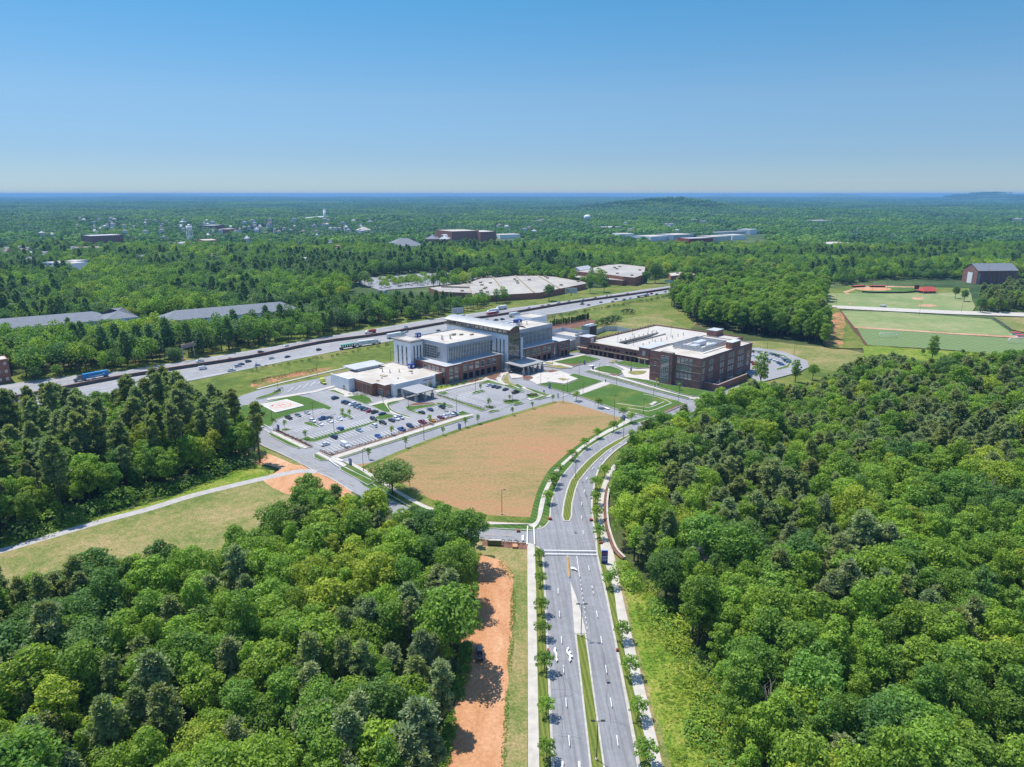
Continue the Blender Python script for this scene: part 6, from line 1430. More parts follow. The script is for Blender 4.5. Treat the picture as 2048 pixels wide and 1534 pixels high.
roofed('store', 'wide brick store with white roof and rooftop vents right of the mall', 'store', [(1153, 543), (1190, 534), (1215, 529.5), (1240, 527.5), (1291, 533), (1288, 549), (1269, 555), (1245, 553), (1200, 547)], 11, 'brick', 'beige_roof', 9)
roofed('shop_row', 'low shop row with pale awning roof between mall and store', 'shop row', [(1124, 550), (1142, 544.5), (1176, 551), (1172, 556), (1140, 554)], 6, 'dark_brick', 'beige_roof', 0)
roofed('store_annex', 'lower brick annex with pale roof in front of the wide store', 'store', [(1190, 551), (1246, 556), (1262, 557.5), (1245, 561), (1200, 557)], 7, 'brick', 'beige_roof', 0)
roofed('brick_shop', 'brick shop with flat roof right of the big tree by the store', 'shop', [(1338, 546), (1362, 543), (1368, 549), (1342, 552)], 9, 'brick', 'white_roof', 1)
roofed('low_brick_building', 'low brown building at the end of the store row', 'building', [(1372, 548), (1388, 546), (1392, 549), (1376, 551)], 5, 'dark_brick', 'pale_brown_roof', 0)
t, w = fbuild('gable_hall', 'pale gabled store front with steep roof beside the wide store', 'store', (1160, 545), (1184, 541), 14, 8, 'white_wall', 'grey_roof', 'gable', None, 0.)
sheet('mall_car_park', W([(712, 566), (740, 556), (830, 548), (960, 546), (1090, 540), (1150, 543), (1120, 552), (1070, 549), (960, 556), (930, 566), (855, 574), (760, 582)]), M['asphalt'], 'mall car park with rows of cars and trees')
clear_px([(712, 566), (740, 556), (830, 548), (960, 546), (1090, 540), (1150, 543), (1120, 552), (1070, 549), (960, 556), (930, 566), (855, 574), (760, 582)])
clear_px([(690, 606), (700, 574), (860, 572), (945, 592), (1000, 594), (1010, 602), (940, 606), (860, 604)])
n_ = 0
for line, n in (([(735, 568), (800, 560), (900, 553)], 16), ([(760, 577), (850, 566), (925, 560)], 20), ([(960, 551), (1020, 547), (1085, 543)], 18), ([(800, 574), (860, 570), (920, 564)], 14), ([(1050, 547), (1100, 545), (1140, 545)], 10)):
    l = W(line)
    for i in range(n):
        if R.random() < .25: continue
        p = Vector(mid(l, l, 0, 40)[min(40, int(40*(i+R.random()*.6)/n))]); c = R.choice(['white', 'silver', 'grey', 'black', 'navy', 'red', 'blue', 'tan'])
        rw_ = ['back', 'middle', 'far', 'front', 'store'][n_]
        o = link('parked_car', CARM['sedan'][0]); o.location = (p.x, p.y, .25); o.rotation_euler = (0, 0, 1.2+R.uniform(-.1, .1)); o.color = (*PAINT[c], 1)
        tag(o, f'small distant {c} car in the {rw_} row of the mall car park', 'car', f'{c} cars in the {rw_} row of the mall car park')
    n_ += 1
fbuild('bus_shelter', 'pale blue canopy at the near end of the mall car park', 'canopy', (760, 581), (774, 580), 8, 4, 'blue_wall', 'white_roof')
fbuild('kiosk', 'pale blue roofed block in the middle of the mall car park', 'building', (923, 549.5), (945, 549.5), 12, 5, 'cream_wall', 'grey_roof')
# scattered town, from near to far
TOWN = [
 ('office_building', 'white three storey office block with dark window bands on the left', 'office building', (88, 543), (146, 546), 26, 13, 'white_wall', 'white_roof', 'flat', (3, 6, 6.5, 2.0, 'dark_glass')),
 ('office_wing', 'right wing of the white office block behind trees', 'office building', (148, 542), (178, 537), 22, 13, 'white_wall', 'white_roof', 'flat', (3, 4, 5.5, 2.0, 'dark_glass')),
 ('warehouse', 'long low warehouse with brown roof left of the water tower', 'warehouse', (142, 502), (204, 500), 40, 8, 'cream_wall', 'pale_brown_roof', 'flat', None),
 ('white_block', 'white plain block at the end of the brown roofed warehouse', 'building', (204, 502), (221, 501), 30, 11, 'white_wall', 'white_roof', 'flat', None),
 ('factory', 'long dark factory with pale roof edge on the left', 'factory', (184, 487), (248, 484), 60, 19, 'dark_brick', 'grey_roof', 'flat', None),
 ('house', 'grey roofed house by the pale road on the left', 'house', (28, 524), (48, 523), 16, 6, 'dark_brick', 'slate_roof', 'hip', None),
 ('house', 'second grey roofed house right of the first on the left', 'house', (50, 522), (72, 521), 18, 7, 'dark_brick', 'slate_roof', 'hip', None),
 ('shed', 'long white roofed shed below the legged water tower', 'shed', (339, 491), (372, 491), 40, 7, 'white_wall', 'white_roof', 'flat', None),
 ('shed', 'white shed just right of the legged water tower', 'shed', (376, 491), (394, 491), 30, 7, 'white_wall', 'white_roof', 'flat', None),
 ('workshop', 'pale roofed brick workshop right of the legged water tower', 'workshop', (408, 489), (436, 488), 60, 11, 'brick', 'white_roof', 'flat', None),
 ('brick_block', 'dark brick block among far trees left of centre', 'building', (428, 460), (450, 458), 50, 16, 'dark_brick', 'grey_roof', 'flat', None),
 ('brick_block', 'brick block with pale roof below the dark one', 'building', (454, 466), (476, 465), 50, 13, 'brick', 'white_roof', 'flat', None),
 ('store', 'white roofed store with reddish edge at the left frame edge', 'store', (-60, 622), (36, 618), 34, 6, 'brick', 'white_roof', 'flat', None),
 ('church', 'small pale gabled building below the white office block', 'building', (148, 552), (164, 551), 14, 6, 'cream_wall', 'pale_brown_roof', 'gable', None),
 ('school', 'blue grey roofed school among trees near the centre', 'school', (782, 499), (848, 497), 60, 8, 'cream_wall', 'slate_roof', 'hip', None),
 ('college_hall', 'red brick hall with slate roof right of the school', 'hall', (850, 489), (876, 489), 40, 14, 'brick', 'slate_roof', 'hip', None),
 ('college_hall', 'pale blue roofed hall beside the red brick hall', 'hall', (878, 489), (898, 489), 40, 14, 'brick', 'grey_roof', 'hip', None),
 ('campus_block', 'large red brick block with cream roof near the centre', 'building', (904, 481), (958, 479), 90, 24, 'brick', 'white_roof', 'flat', None),
 ('campus_block', 'long red brick block with many pale stacks', 'building', (961, 480), (992, 479), 70, 22, 'brick', 'cream_wall', 'flat', None),
 ('hut', 'low cream building below the red brick blocks', 'building', (928, 506), (942, 505.5), 20, 6, 'cream_wall', 'white_roof', 'flat', None),
 ('hut', 'second low cream building below the red brick blocks', 'building', (955, 506), (967, 506), 20, 6, 'cream_wall', 'white_roof', 'flat', None),
 ('long_shed', 'long white roofed shed left of the round water tower', 'shed', (1000, 474), (1041, 473), 50, 8, 'white_wall', 'white_roof', 'flat', None),
 ('flat_store', 'flat white store below the round water tower', 'store', (1240, 474), (1268, 473.5), 50, 10, 'white_wall', 'white_roof', 'flat', None),
 ('flat_store', 'flat pale store left of the shopping centre', 'store', (1216, 459), (1244, 458), 60, 9, 'cream_wall', 'white_roof', 'flat', None),
 ('shopping_block', 'white roofed block at the left end of the shopping centre', 'store', (1302, 478), (1340, 476), 60, 8, 'white_wall', 'white_roof', 'flat', None),
 ('shopping_block', 'dark glass fronted block of the shopping centre', 'store', (1347, 477), (1388, 475), 60, 11, 'grey_panel', 'white_roof', 'flat', None),
 ('shopping_block', 'red fronted block of the shopping centre', 'store', (1378, 484), (1426, 482), 40, 10, 'rust', 'grey_roof', 'flat', None),
 ('shopping_block', 'cream gabled block at the right of the shopping centre', 'store', (1424, 480), (1462, 478), 50, 10, 'cream_wall', 'white_roof', 'flat', None),
 ('shopping_block', 'small white block at the right end of the shopping centre', 'store', (1465, 476), (1492, 475), 50, 9, 'white_wall', 'white_roof', 'flat', None),
 ('long_hall', 'very long low blue grey roofed hall behind the shopping centre', 'hall', (1404, 470), (1492, 466), 40, 7, 'cream_wall', 'slate_roof', 'flat', None),
 ('dealership', 'white roofed dealership with cars in a clearing on the right', 'store', (1646, 496), (1702, 493), 45, 10, 'white_wall', 'white_roof', 'flat', (1, 8, 5, 4, 'dark_glass')),
 ('far_shed', 'pale far shed on the right beyond the dealership', 'shed', (1630, 445), (1664, 444), 60, 10, 'cream_wall', 'white_roof', 'flat', None),
 ('far_block', 'white far block behind the mid right woods', 'building', (1500, 466), (1514, 465), 40, 12, 'white_wall', 'white_roof', 'flat', None),
 ('far_block', 'pale block at the far right edge', 'building', (2024, 443), (2042, 443), 60, 14, 'cream_wall', 'white_roof', 'flat', None),
 ('far_shed', 'long pale shed far off on the right', 'shed', (1850, 438), (1890, 437), 60, 10, 'cream_wall', 'white_roof', 'flat', None),
 ('house', 'small pale house between apartments and mall', 'house', (555, 545), (570, 544), 14, 6, 'cream_wall', 'slate_roof', 'hip', None),
 ('house', 'pale roadside house left of the mall', 'house', (645, 548), (660, 547), 14, 6, 'cream_wall', 'slate_roof', 'hip', None),
 ('house', 'grey roofed house among trees below the warehouse', 'house', (250, 519), (262, 518), 14, 6, 'cream_wall', 'slate_roof', 'hip', None),
 ('house', 'pale house among trees above the apartments', 'house', (432, 541), (446, 540), 14, 6, 'cream_wall', 'white_roof', 'hip', None),
 ('house', 'white house far left among trees', 'house', (278, 578), (300, 577), 16, 6, 'white_wall', 'slate_roof', 'hip', None),
 ('barn', 'white barn near the centre above the woods', 'barn', (728, 462), (742, 461), 30, 10, 'white_wall', 'white_roof', 'gable', None),
 ('mill', 'low pale mill at the foot of the white tower', 'mill', (628, 441), (660, 440), 60, 12, 'cream_wall', 'grey_roof', 'flat', None),
 ('shed', 'tiny white shed left of the white tower', 'shed', (560, 439), (576, 438), 50, 9, 'cream_wall', 'white_roof', 'flat', None)]
for name, lb, cat, l, r, d, h, wl, rf, kd, wn in TOWN: fbuild(name, lb, cat, l, r, d, h, wl, rf, kd, wn, .45)
NB = {}
for i in range(130):   # small houses glimpsed between the trees of the town
    X = R.choice([R.uniform(150, 480), R.uniform(150, 330), R.uniform(480, 760), R.uniform(0, 130), R.uniform(980, 1500), R.uniform(420, 700)]); Y = R.uniform(438, 466) if X > 150 else R.uniform(500, 520)
    if i % 6 == 0: X, Y = R.uniform(60, 700), R.uniform(470, 535)
    if i % 6 == 0: dep_ = 1
    side = 'left' if X < 330 else ('centre left' if X < 720 else 'right'); dep = 'nearer' if Y > 457 else 'farther'; c = R.choice(['white', 'cream'])
    fbuild('house', f'tiny {"pale grey" if c == "white" else c} house among the {dep} town trees, {side} of the view', 'house', (X, Y), (X+R.uniform(4, 9), Y-.1), R.uniform(12, 25), R.uniform(9, 14), 'light_panel' if c == 'white' else 'cream_wall', R.choice(['grey_roof', 'slate_roof', 'slate_roof', 'pale_brown_roof']), 'hip', None, .4, group=f'{c} houses in the {dep} town trees {side}')
# towers
x, y = P(382, 490.5); z = gz(x, y); t = thing('water_tower', 'white water tower on four braced legs left of centre', 'water tower', (x, y, z)); s = 1.25
MB().tube((0, 0, 34), (0, 0, 44), 6.5, 6.5, 20).tube((0, 0, 44), (0, 0, 48), 6.5, 1.2, 20).tube((0, 0, 31), (0, 0, 34), 2.2, 6.5, 20).build('tank', M['white_wall'], t)
for i in range(4):
    a = PI/4+i*PI/2; b = a+PI/2
    MB().tube((9*math.cos(a), 9*math.sin(a), 0), (5.5*math.cos(a), 5.5*math.sin(a), 34), .7, .6, 8).build('leg', M['white_wall'], t)
    MB().tube((8*math.cos(a), 8*math.sin(a), 10), (6.6*math.cos(b), 6.6*math.sin(b), 23), .25, .25, 6).tube((8*math.cos(b), 8*math.sin(b), 10), (6.6*math.cos(a), 6.6*math.sin(a), 23), .25, .25, 6).build('brace', M['white_wall'], t)
MB().tube((0, 0, 0), (0, 0, 31), .8, .8, 8).build('riser', M['white_wall'], t)
x, y = P(650, 440); z = gz(x, y); t = thing('standpipe_tower', 'slim white cylindrical standpipe tower rising over the far woods', 'water tower', (x, y, z))
MB().tube((0, 0, 0), (0, 0, 52), 6, 6, 20).build('shaft', M['white_wall'], t); MB().tube((0, 0, 52), (0, 0, 56), 6.6, 4.5, 20).build('cap', M['light_panel'], t)
x, y = P(1174, 455); z = gz(x, y); t = thing('water_tower', 'white spheroid water tower showing above the trees near centre', 'water tower', (x, y, z))
MB().tube((0, 0, 0), (0, 0, 26), 3.2, 3.2, 16).build('column', M['white_wall'], t)
mb = MB(); pr = [(3.2, 24), (8, 27), (11.5, 31), (12.2, 34), (11.8, 38), (9.5, 41.5), (5, 43.5), (.3, 44)]
for (r0, z0), (r1, z1) in zip(pr, pr[1:]): mb.tube((0, 0, z0), (0, 0, z1), r0, r1, 24, 0, False)
mb.build('tank', M['white_wall'], t)
x, y = P(1710.5, 492); z = gz(x, y); t = thing('mast', 'slim grey lattice mast beside the dealership clearing', 'mast', (x, y, z))
mb = MB()
for i in range(3):
    a = i*2*PI/3; mb.tube((1.2*math.cos(a), 1.2*math.sin(a), 0), (.5*math.cos(a), .5*math.sin(a), 42), .18, .14, 6)
for k in range(10):
    for i in range(3):
        a, b = i*2*PI/3, (i+1)*2*PI/3; q = 1.2-.07*k; mb.tube((q*math.cos(a), q*math.sin(a), k*4), (q*math.cos(b), q*math.sin(b), k*4+4), .08, .08, 5)
mb.build('lattice', M['steel'], t); MB().box(-.8, .8, -.8, .8, 40, 42.5).build('antenna', M['light_panel'], t)
# brick hall on the right
a, b, c_ = Vector(P(1930, 568)), Vector(P(1955, 568.5)), None
t = thing('brick_hall', 'tall brick hall with slate gabled roof and white door at the right edge', 'hall', (*P(1952, 568), 0), .0)
e = Vector((1, .12)).normalized(); t.rotation_euler = (0, 0, .08)
Lh, Dp, hh, rh = 56, 28, 17.5, 8
mb = MB().box(0, Lh, 0, Dp, -1, hh, 0).add([(0, 0, hh), (0, Dp, hh), (0, Dp/2, hh+rh)], [(0, 2, 1)], 0).add([(Lh, 0, hh), (Lh, Dp, hh), (Lh, Dp/2, hh+rh)], [(0, 1, 2)], 0)
mb.build('wall', M['dark_brick'], t)
MB().add([(-.6, -.8, hh-.3), (Lh+.6, -.8, hh-.3), (Lh+.6, Dp/2, hh+rh+.3), (-.6, Dp/2, hh+rh+.3), (-.6, Dp+.8, hh-.3), (Lh+.6, Dp+.8, hh-.3)], [(0, 1, 2, 3), (3, 2, 5, 4)]).build('roof', M['slate_roof'], t)
MB().box(-.3, -.02, 9, 18, 0, 14).build('tall_door', M['white_wall'], t)
for i in range(9): MB().box(6+i*5.4, 7+i*5.4, -.7, -.01, 0, hh-1).build('buttress', M['dark_brick'], t)
MB().box(1, 4, -.2, -.01, 0, 14).build('corner_window', M['pale_glass'], t)
CLEAR.append(W([(1900, 576), (2060, 576), (2060, 560), (1900, 560)]))
# ball park things
xy = P(*k7(1340, 328)); t = thing('pavilion', 'small pavilion with bright red gabled roof by the ball field', 'pavilion', (*xy, 0), .1)
MB().box(-8, 8, 0, 9, 0, 3.6).build('wall', M['dark_brick'], t); MB().add([(-9.5, -2, 3.4), (9.5, -2, 3.4), (9.5, 10.5, 3.4), (-9.5, 10.5, 3.4), (-7, 4.2, 8.2), (7, 4.2, 8.2)], [(0, 1, 5, 4), (1, 2, 5), (2, 3, 4, 5), (3, 0, 4)]).build('roof', M['red_roof'], t)
for x in (-9, -3, 3, 9): MB().tube((x, -1.6, 0), (x, -1.6, 3.5), .15, .15, 6).build('post', M['trailer'], t)
for (X, Y), rz, lb in (((820, 282), .35, 'dark red dugout at the left corner of the diamond'), ((955, 283), -.08, 'dark red dugout behind the infield')):
    xy = P(*k7(X, Y)); t = thing('dugout', lb, 'dugout', (*xy, 0), rz); MB().box(-9, 9, 0, 4, 0, 2.6).build('wall', M['rust'], t); MB().box(-9.5, 9.5, -.8, 4.4, 2.6, 2.9).build('roof', M['red_roof'], t); MB().box(-8, 8, -.08, -.01, .5, 2.2).build('opening', M['dark'], t)
xy = P(*k7(1242, 308)); t = thing('scoreboard', 'dark red scoreboard on posts beside the pavilion', 'scoreboard', (*xy, 0), .1); MB().box(-3, 3, -.2, .2, 2.5, 7.5).build('panel', M['rust'], t)
for s in (-2, 2): MB().tube((s, .3, 0), (s, .3, 7), .15, .15, 6).build('post', M['dark_metal'], t)
def fence(pts, h, label, m='dark_metal', step=3., solid=False):
    q = W(pts); o = Vector(q[0]); t = thing('fence', label, 'fence', (*q[0], 0)); l = resample(q, step); mb = MB(); pn = MB()
    for p in l: mb.box(p[0]-o.x-.06, p[0]-o.x+.06, p[1]-o.y-.06, p[1]-o.y+.06, 0, h)
    for p, r in zip(q, q[1:]):
        a, b = Vector(p)-o, Vector(r)-o; e = (b-a).normalized(); n_ = Vector((-e.y, e.x))*.03
        for z0, z1 in ([(0.1, h)] if solid else [(h-.12, h), (h*.5, h*.5+.1), (.1, .2)]):
            pn.add([(*(a-n_), z0), (*(b-n_), z0), (*(b+n_), z0), (*(a+n_), z0), (*(a-n_), z1), (*(b-n_), z1), (*(b+n_), z1), (*(a+n_), z1)], [(4, 5, 6, 7), (0, 1, 5, 4), (1, 2, 6, 5), (2, 3, 7, 6), (3, 0, 4, 7)])
    mb.build('post', M[m], t); pn.build('screen' if solid else 'rail', M[m], t)
fence(smooth([k7(*p) for p in [(835, 322), (950, 328), (1080, 328), (1180, 325), (1290, 312)]], 4), 2.4, 'dark curved outfield fence of the ball diamond', 'dark', 3, True)
fence([k7(668, 455), k7(870, 722)], 2.6, 'dark straight fence between clay slope and striped pitch', 'dark_brick', 3, True)
fence([k7(870, 722), k7(1100, 738), k7(1500, 762), k7(1900, 800)], 1.6, 'low dark fence along the near side of the striped pitch', 'dark_brick', 3)
fence([k7(1815, 510), k7(1960, 605)], 2.4, 'thin fence beyond the worn field at the right', 'steel', 4)
def goal(X, Y, w, h, rz, lb):
    xy = P(*k7(X, Y)); t = thing('goal', lb, 'goal', (*xy, .15), rz); mb = MB()
    for s in (-w/2, w/2): mb.tube((s, 0, 0), (s, 0, h), .18, .18, 6).tube((s, 0, h), (s, 2.5, 0), .1, .1, 6)
    mb.tube((-w/2, 0, h), (w/2, 0, h), .18, .18, 6).tube((-w/2, 2.5, 0), (w/2, 2.5, 0), .1, .1, 6); mb.build('frame', M['white_letter'], t)
    mb = MB()
    for i in range(19): x = -w/2+w*i/18; mb.tube((x, .05, h), (x, 2.5, 0), .03, .03, 4)
    for j in range(6): mb.tube((-w/2, 2.5*j/6, h-h*j/6), (w/2, 2.5*j/6, h-h*j/6), .03, .03, 4)
    mb.build('net', M['white_letter'], t)
goal(1030, 662, 14, 4.6, .0, 'white goal at the left of the striped pitch'); goal(1998, 706, 14, 5, -.05, 'white goal at the right end of the striped pitch')
for (X, Y), lb in (((1990, 640), 'white team shelter with red roof, left of two by the pitch'), ((2032, 658), 'white team shelter with red roof, right of two by the pitch')):
    xy = P(*k7(X, Y)); t = thing('team_shelter', lb, 'shelter', (*xy, 0), -.05); MB().box(-3.6, 3.6, 0, 3, 0, 2.4).build('wall', M['white_wall'], t); MB().box(-4, 4, -.6, 3.2, 2.4, 2.75).build('roof', M['red_roof'], t)
for i, (X, Y, h) in enumerate(((640, 440, 14), (910, 318, 16), (1020, 320, 16), (1580, 470, 14), (1265, 490, 14), (1762, 275, 30))):
    lamp(P(*k7(X, Y)), h, 2, ['pole light at the left corner of the practice field', 'pole light behind the left half of the outfield', 'pole light behind the right half of the outfield', 'pole light at the right end of the practice field', 'pole light on the far edge of the worn field', 'very tall pole light before the brick hall'][i], 0, 0, 'pole lights of the sports fields', 'pole_light')
xy = P(*k7(1000, 432)); t = thing('score_shed', 'small grey shed on the practice field by the road', 'shed', (*xy, 0)); MB().box(-2.6, 2.6, 0, 3, 0, 2.4).build('wall', M['steel'], t); MB().box(-2.9, 2.9, -.3, 3.3, 2.4, 2.7).build('roof', M['light_panel'], t)
# pale town road on the left, clearings
sheet('town_road', W(smooth([(-20, 524), (6, 516), (14, 506), (18, 497), (24, 497), (22, 508), (16, 520), (0, 528)], 3, True)), M['concrete']); clear_px([(-30, 530), (0, 500), (20, 494), (28, 497), (24, 522), (0, 532)])
sheet('town_road', W([(113, 590), (122, 588), (140, 606), (128, 610)]), M['concrete']); clear_px([(108, 600), (118, 586), (126, 586), (146, 612), (128, 616)])
sheet('car_park', W([(60, 548), (100, 545), (180, 545), (215, 532), (206, 546), (160, 560), (100, 560)]), M['asphalt_lot']); clear_px([(60, 548), (100, 545), (180, 545), (215, 532), (206, 546), (160, 560), (100, 560)])
sheet('car_park', W([(1700, 498), (1722, 487), (1740, 490), (1712, 502), (1650, 504), (1640, 500)]), M['asphalt_lot']); clear_px([(1640, 504), (1722, 486), (1742, 489), (1714, 503), (1650, 506)])
sheet('car_park', W([(1300, 486), (1360, 486), (1390, 492), (1350, 500), (1325, 498), (1345, 492)]), M['asphalt_lot']); clear_px([(1300, 486), (1380, 482), (1390, 492), (1350, 500), (1320, 500)])
sheet('town_green', W([(300, 606), (335, 596), (345, 606), (310, 618)]), M['verge']); clear_px([(300, 608), (335, 594), (348, 606), (310, 620)])
# ------------------------------------------------------------------ trees
rt = random.Random(21)
def rnd_unit(r=rt):
    while True:
        v = Vector((r.uniform(-1, 1), r.uniform(-1, 1), r.uniform(-1, 1)))
        if .05 < v.length < 1: return v.normalized()
def leaf_quad(mb, c, n, s, r, asp=.8):
    t = n.cross(Vector((0, 0, 1)) if abs(n.z) < .9 else Vector((1, 0, 0))).normalized(); t.rotate(Matrix.Rotation(r.uniform(0, 2*PI), 3, n)); b = n.cross(t)
    mb.add([c-t*s*.5, c+b*s*asp*.42-t*s*.05, c+t*s*.55, c-b*s*asp*.42-t*s*.05], [(0, 3, 2, 1)])
def leafy(lobes, n, s, r, jit=.85, low=.35):
    """leaves over the outside of a cluster of lobes (centre, radii)"""
    mb = MB(); tot = sum(q[1].x*q[1].y+q[1].x*q[1].z for q in lobes)
    for c, q in lobes:
        k = int(n*(q.x*q.y+q.x*q.z)/tot)
        for i in range(k):
            d = rnd_unit(r)
            if d.z < -.25 and r.random() > low: continue
            f = r.uniform(.72, 1.06) if r.random() < .8 else r.uniform(1.0, 1.32)
            p = c+Vector((d.x*q.x, d.y*q.y, d.z*q.z))*f
            if any(((p-c2).x/q2.x)**2+((p-c2).y/q2.y)**2+((p-c2).z/q2.z)**2 < .5 for c2, q2 in lobes if c2 is not c): continue
            nn = (Vector((d.x/q.x, d.y/q.y, d.z/q.z)).normalized()+rnd_unit(r)*jit+Vector((0, 0, .25))).normalized()
            leaf_quad(mb, p, nn, s*r.uniform(.7, 1.3), r)
    return mb
def limbs(mb, h0, tips, r0, r):
    for p in tips:
        a = Vector((r.uniform(-.1, .1), r.uniform(-.1, .1), h0*r.uniform(.75, 1.15))); m = a.lerp(p, .55)+Vector((0, 0, .4))
        mb.tube(a, m, r0*.5, r0*.28, 6, 0, False).tube(m, p, r0*.28, r0*.08, 5, 0, False)
def broad(seed, h, rad_, shape, n, s):
    r = random.Random(seed); lobes = []; base = h*(.34 if shape != 'column' else .25)
    ch = h-base
    k = {'round': 30, 'column': 28, 'broad': 40, 'small': 14}[shape]
    for i in range(k):
        u = (i+.5)/k; a = i*2.39996+r.uniform(-.3, .3)
        if shape == 'column': z = base+ch*(.08+.88*u); rr = rad_*(.75*math.sin(PI*min(1, .2+.72*u))+.15)*r.uniform(.55, 1.)
        else: z = base+ch*(.12+.74*u**.8); rr = rad_*.86*math.sqrt(max(0, 1-((u-.28)/.8)**2))*r.uniform(.55, 1.12)*(1 if u < .9 else .3)
        q = rad_*r.uniform(.19, .40)*(1.0 if shape != 'column' else 1.08)
        lobes.append((Vector((rr*math.cos(a), rr*math.sin(a), z-q*.1)), Vector((q, q, q*r.uniform(.62, .95)))))
    lobes.append((Vector((0, 0, base+ch*.45)), Vector((rad_*.42, rad_*.42, ch*.30))))
    crown = leafy(lobes, n, s, r)
    tr = MB().tube((0, 0, -.3), (0, 0, base), h*.019, h*.013, 8, 0, False).tube((0, 0, base), (0, 0, h*.8), h*.013, h*.004, 6, 0, False)
    limbs(tr, base, [c for c, q in lobes[:k:3]], h*.013, r)
    return crown, tr
def pine(seed, h, rad_, bare, n, s, droop=.1, dens=1.):
    r = random.Random(seed); mb = MB(); tr = MB().tube((0, 0, -.3), (0, 0, h*.6), h*.014, h*.010, 8, 0, False).tube((0, 0, h*.6), (0, 0, h*.98), h*.010, h*.002, 6, 0, False)
    br = int(30*dens)
    tufts = []
    for i in range(br):
        u = (i+.5)/br; z = h*(bare+(1-bare)*u); a = i*2.4+r.uniform(-.4, .4)
        l = rad_*(math.sin(PI*(.18+.78*u))**.8)*r.uniform(.55, 1.1)
        tip = Vector((l*math.cos(a), l*math.sin(a), z+l*.22-droop*l))
        tr.tube((0, 0, z-.3), tip, h*.004, .03, 4, 0, False)
        for q in range(4):
            f = .45+.55*(q+.5)/4; p = Vector((0, 0, z)).lerp(tip, f)+Vector((r.uniform(-.5, .5), r.uniform(-.5, .5), r.uniform(0, .5)))
            tufts.append((p, r.uniform(.55, .95)*(rad_/3.2)))
    tufts.append((Vector((0, 0, h*.99)), .7))
    per = max(6, int(n/len(tufts)))
    for p, q in tufts:
        for i in range(per):
            d = (rnd_unit(r)+Vector((0, 0, .45))).normalized()
            c = p+d*q*r.uniform(.35, 1.0); sd = d.cross(Vector((0, 0, 1))+rnd_unit(r)*.7).normalized()*s*.26
            mb.add([c-sd-d*s*.5, c+sd-d*s*.5, c+sd*.6+d*s*.6, c-sd*.6+d*s*.6], [(0, 1, 2, 3)])
    return mb, tr
PROTO = {}
def proto(name, pair, leafm, barkm):
    PROTO[name] = (pair[0].mesh(name+'_crown', M[leafm]), pair[1].mesh(name+'_trunk', M[barkm]))
proto('b0', broad(1, 16, 4.3, 'round', 6400, .52), 'leaf', 'bark'); proto('b1', broad(2, 20, 3.5, 'column', 6200, .50), 'leaf', 'bark'); proto('b2', broad(3, 14, 3.8, 'round', 5400, .50), 'leaf', 'bark'); proto('b3', broad(4, 17, 5.8, 'broad', 9200, .56), 'leaf', 'bark'); proto('b4', broad(5, 15, 3.1, 'column', 4600, .47), 'leaf', 'bark')
proto('b5', broad(8, 17, 3.6, 'round', 5200, .48), 'leaf', 'bark'); proto('b6', broad(9, 18, 4.4, 'column', 7600, .52), 'leaf', 'bark')
proto('p0', pine(11, 25, 3.6, .55, 5200, .6), 'needle', 'pine_bark'); proto('p1', pine(12, 17, 3.3, .25, 6200, .52, .1, 1.4), 'needle', 'pine_bark'); proto('p2', pine(13, 22, 4.2, .42, 6200, .6, .15, 1.2), 'needle', 'pine_bark')
proto('st', broad(6, 5.6, 2.1, 'small', 1100, .42), 'leaf', 'bark'); proto('sap', broad(7, 4.2, .95, 'small', 300, .34), 'leaf', 'bark')
def shrub_mesh(seed, r_, h, n, s):
    r = random.Random(seed); lb = [(Vector((r_*.5*math.cos(i*2.4), r_*.5*math.sin(i*2.4), h*.4+h*.2*r.random())), Vector((r_*.6, r_*.6, h*.5))) for i in range(7)]
    return leafy(lb, n, s, r, .6, .1).mesh('shrub', M['leaf'])
SH = [shrub_mesh(31, 2.6, 3.0, 700, .5), shrub_mesh(32, 3.2, 2.4, 800, .5), shrub_mesh(33, .8, 1.0, 120, .3)]
TONE = {'yellow green': (.34, .42, .052), 'bright green': (.245, .375, .047), 'mid green': (.178, .305, .047), 'dark green': (.122, .226, .055), 'grey green': (.30, .36, .175), 'olive': (.285, .34, .13), 'blue green': (.165, .26, .105)}
def tone_col(t, r=rt):
    c = TONE[t]; k = r.uniform(.85, 1.15); g = r.uniform(.93, 1.07); return (c[0]*k*g, c[1]*k, c[2]*k/g)
def in_any(p, polys): return any(inside(p, q) for q in polys)
CAND = []   # wood, x, y, kind, proto, scale, tone, height
def stand(wood, poly_px, step, pine_f, hs, tones, clears=(), thin=.06, lowf=0.):
    poly = W(poly_px); xs = [p[0] for p in poly]; ys = [p[1] for p in poly]; cl = [W(c) for c in clears]
    y = min(ys); row = 0
    while y < max(ys):
        x = min(xs)+(row % 2)*step/2
        while x < max(xs):
            p = (x+rt.uniform(-.42, .42)*step, y+rt.uniform(-.42, .42)*step); x += step
            X, Y, d = PX(*p, 12)
            if X < -160 or X > 2210 or Y > 1750: continue
            if not inside(p, poly) or in_any(p, cl) or rt.random() < thin: continue
            pf = pine_f(p) if callable(pine_f) else pine_f
            nz = noise.noise(Vector((p[0]/34, p[1]/34, 3))); hvar = rt.uniform(.84, 1.16)*(1+.2*noise.noise(Vector((p[0]/25, p[1]/25, 8))))
            if rt.random() < pf:
                k = 'pine'; pr = rt.choice(hs['pine'][2]); h = rt.uniform(*hs['pine'][:2])*hvar; tn = rt.choice(['grey green', 'grey green', 'olive'])
            else:
                k = 'broad'; pr = rt.choice(hs['broad'][2]); h = rt.uniform(*hs['broad'][:2])*hvar
                tn = tones[min(len(tones)-1, max(0, int((nz*.9+.5+rt.uniform(-.28, .28))*len(tones))))]
            CAND.append((wood, p[0], p[1], k, pr, h, tn))
        y += step*.87; row += 1
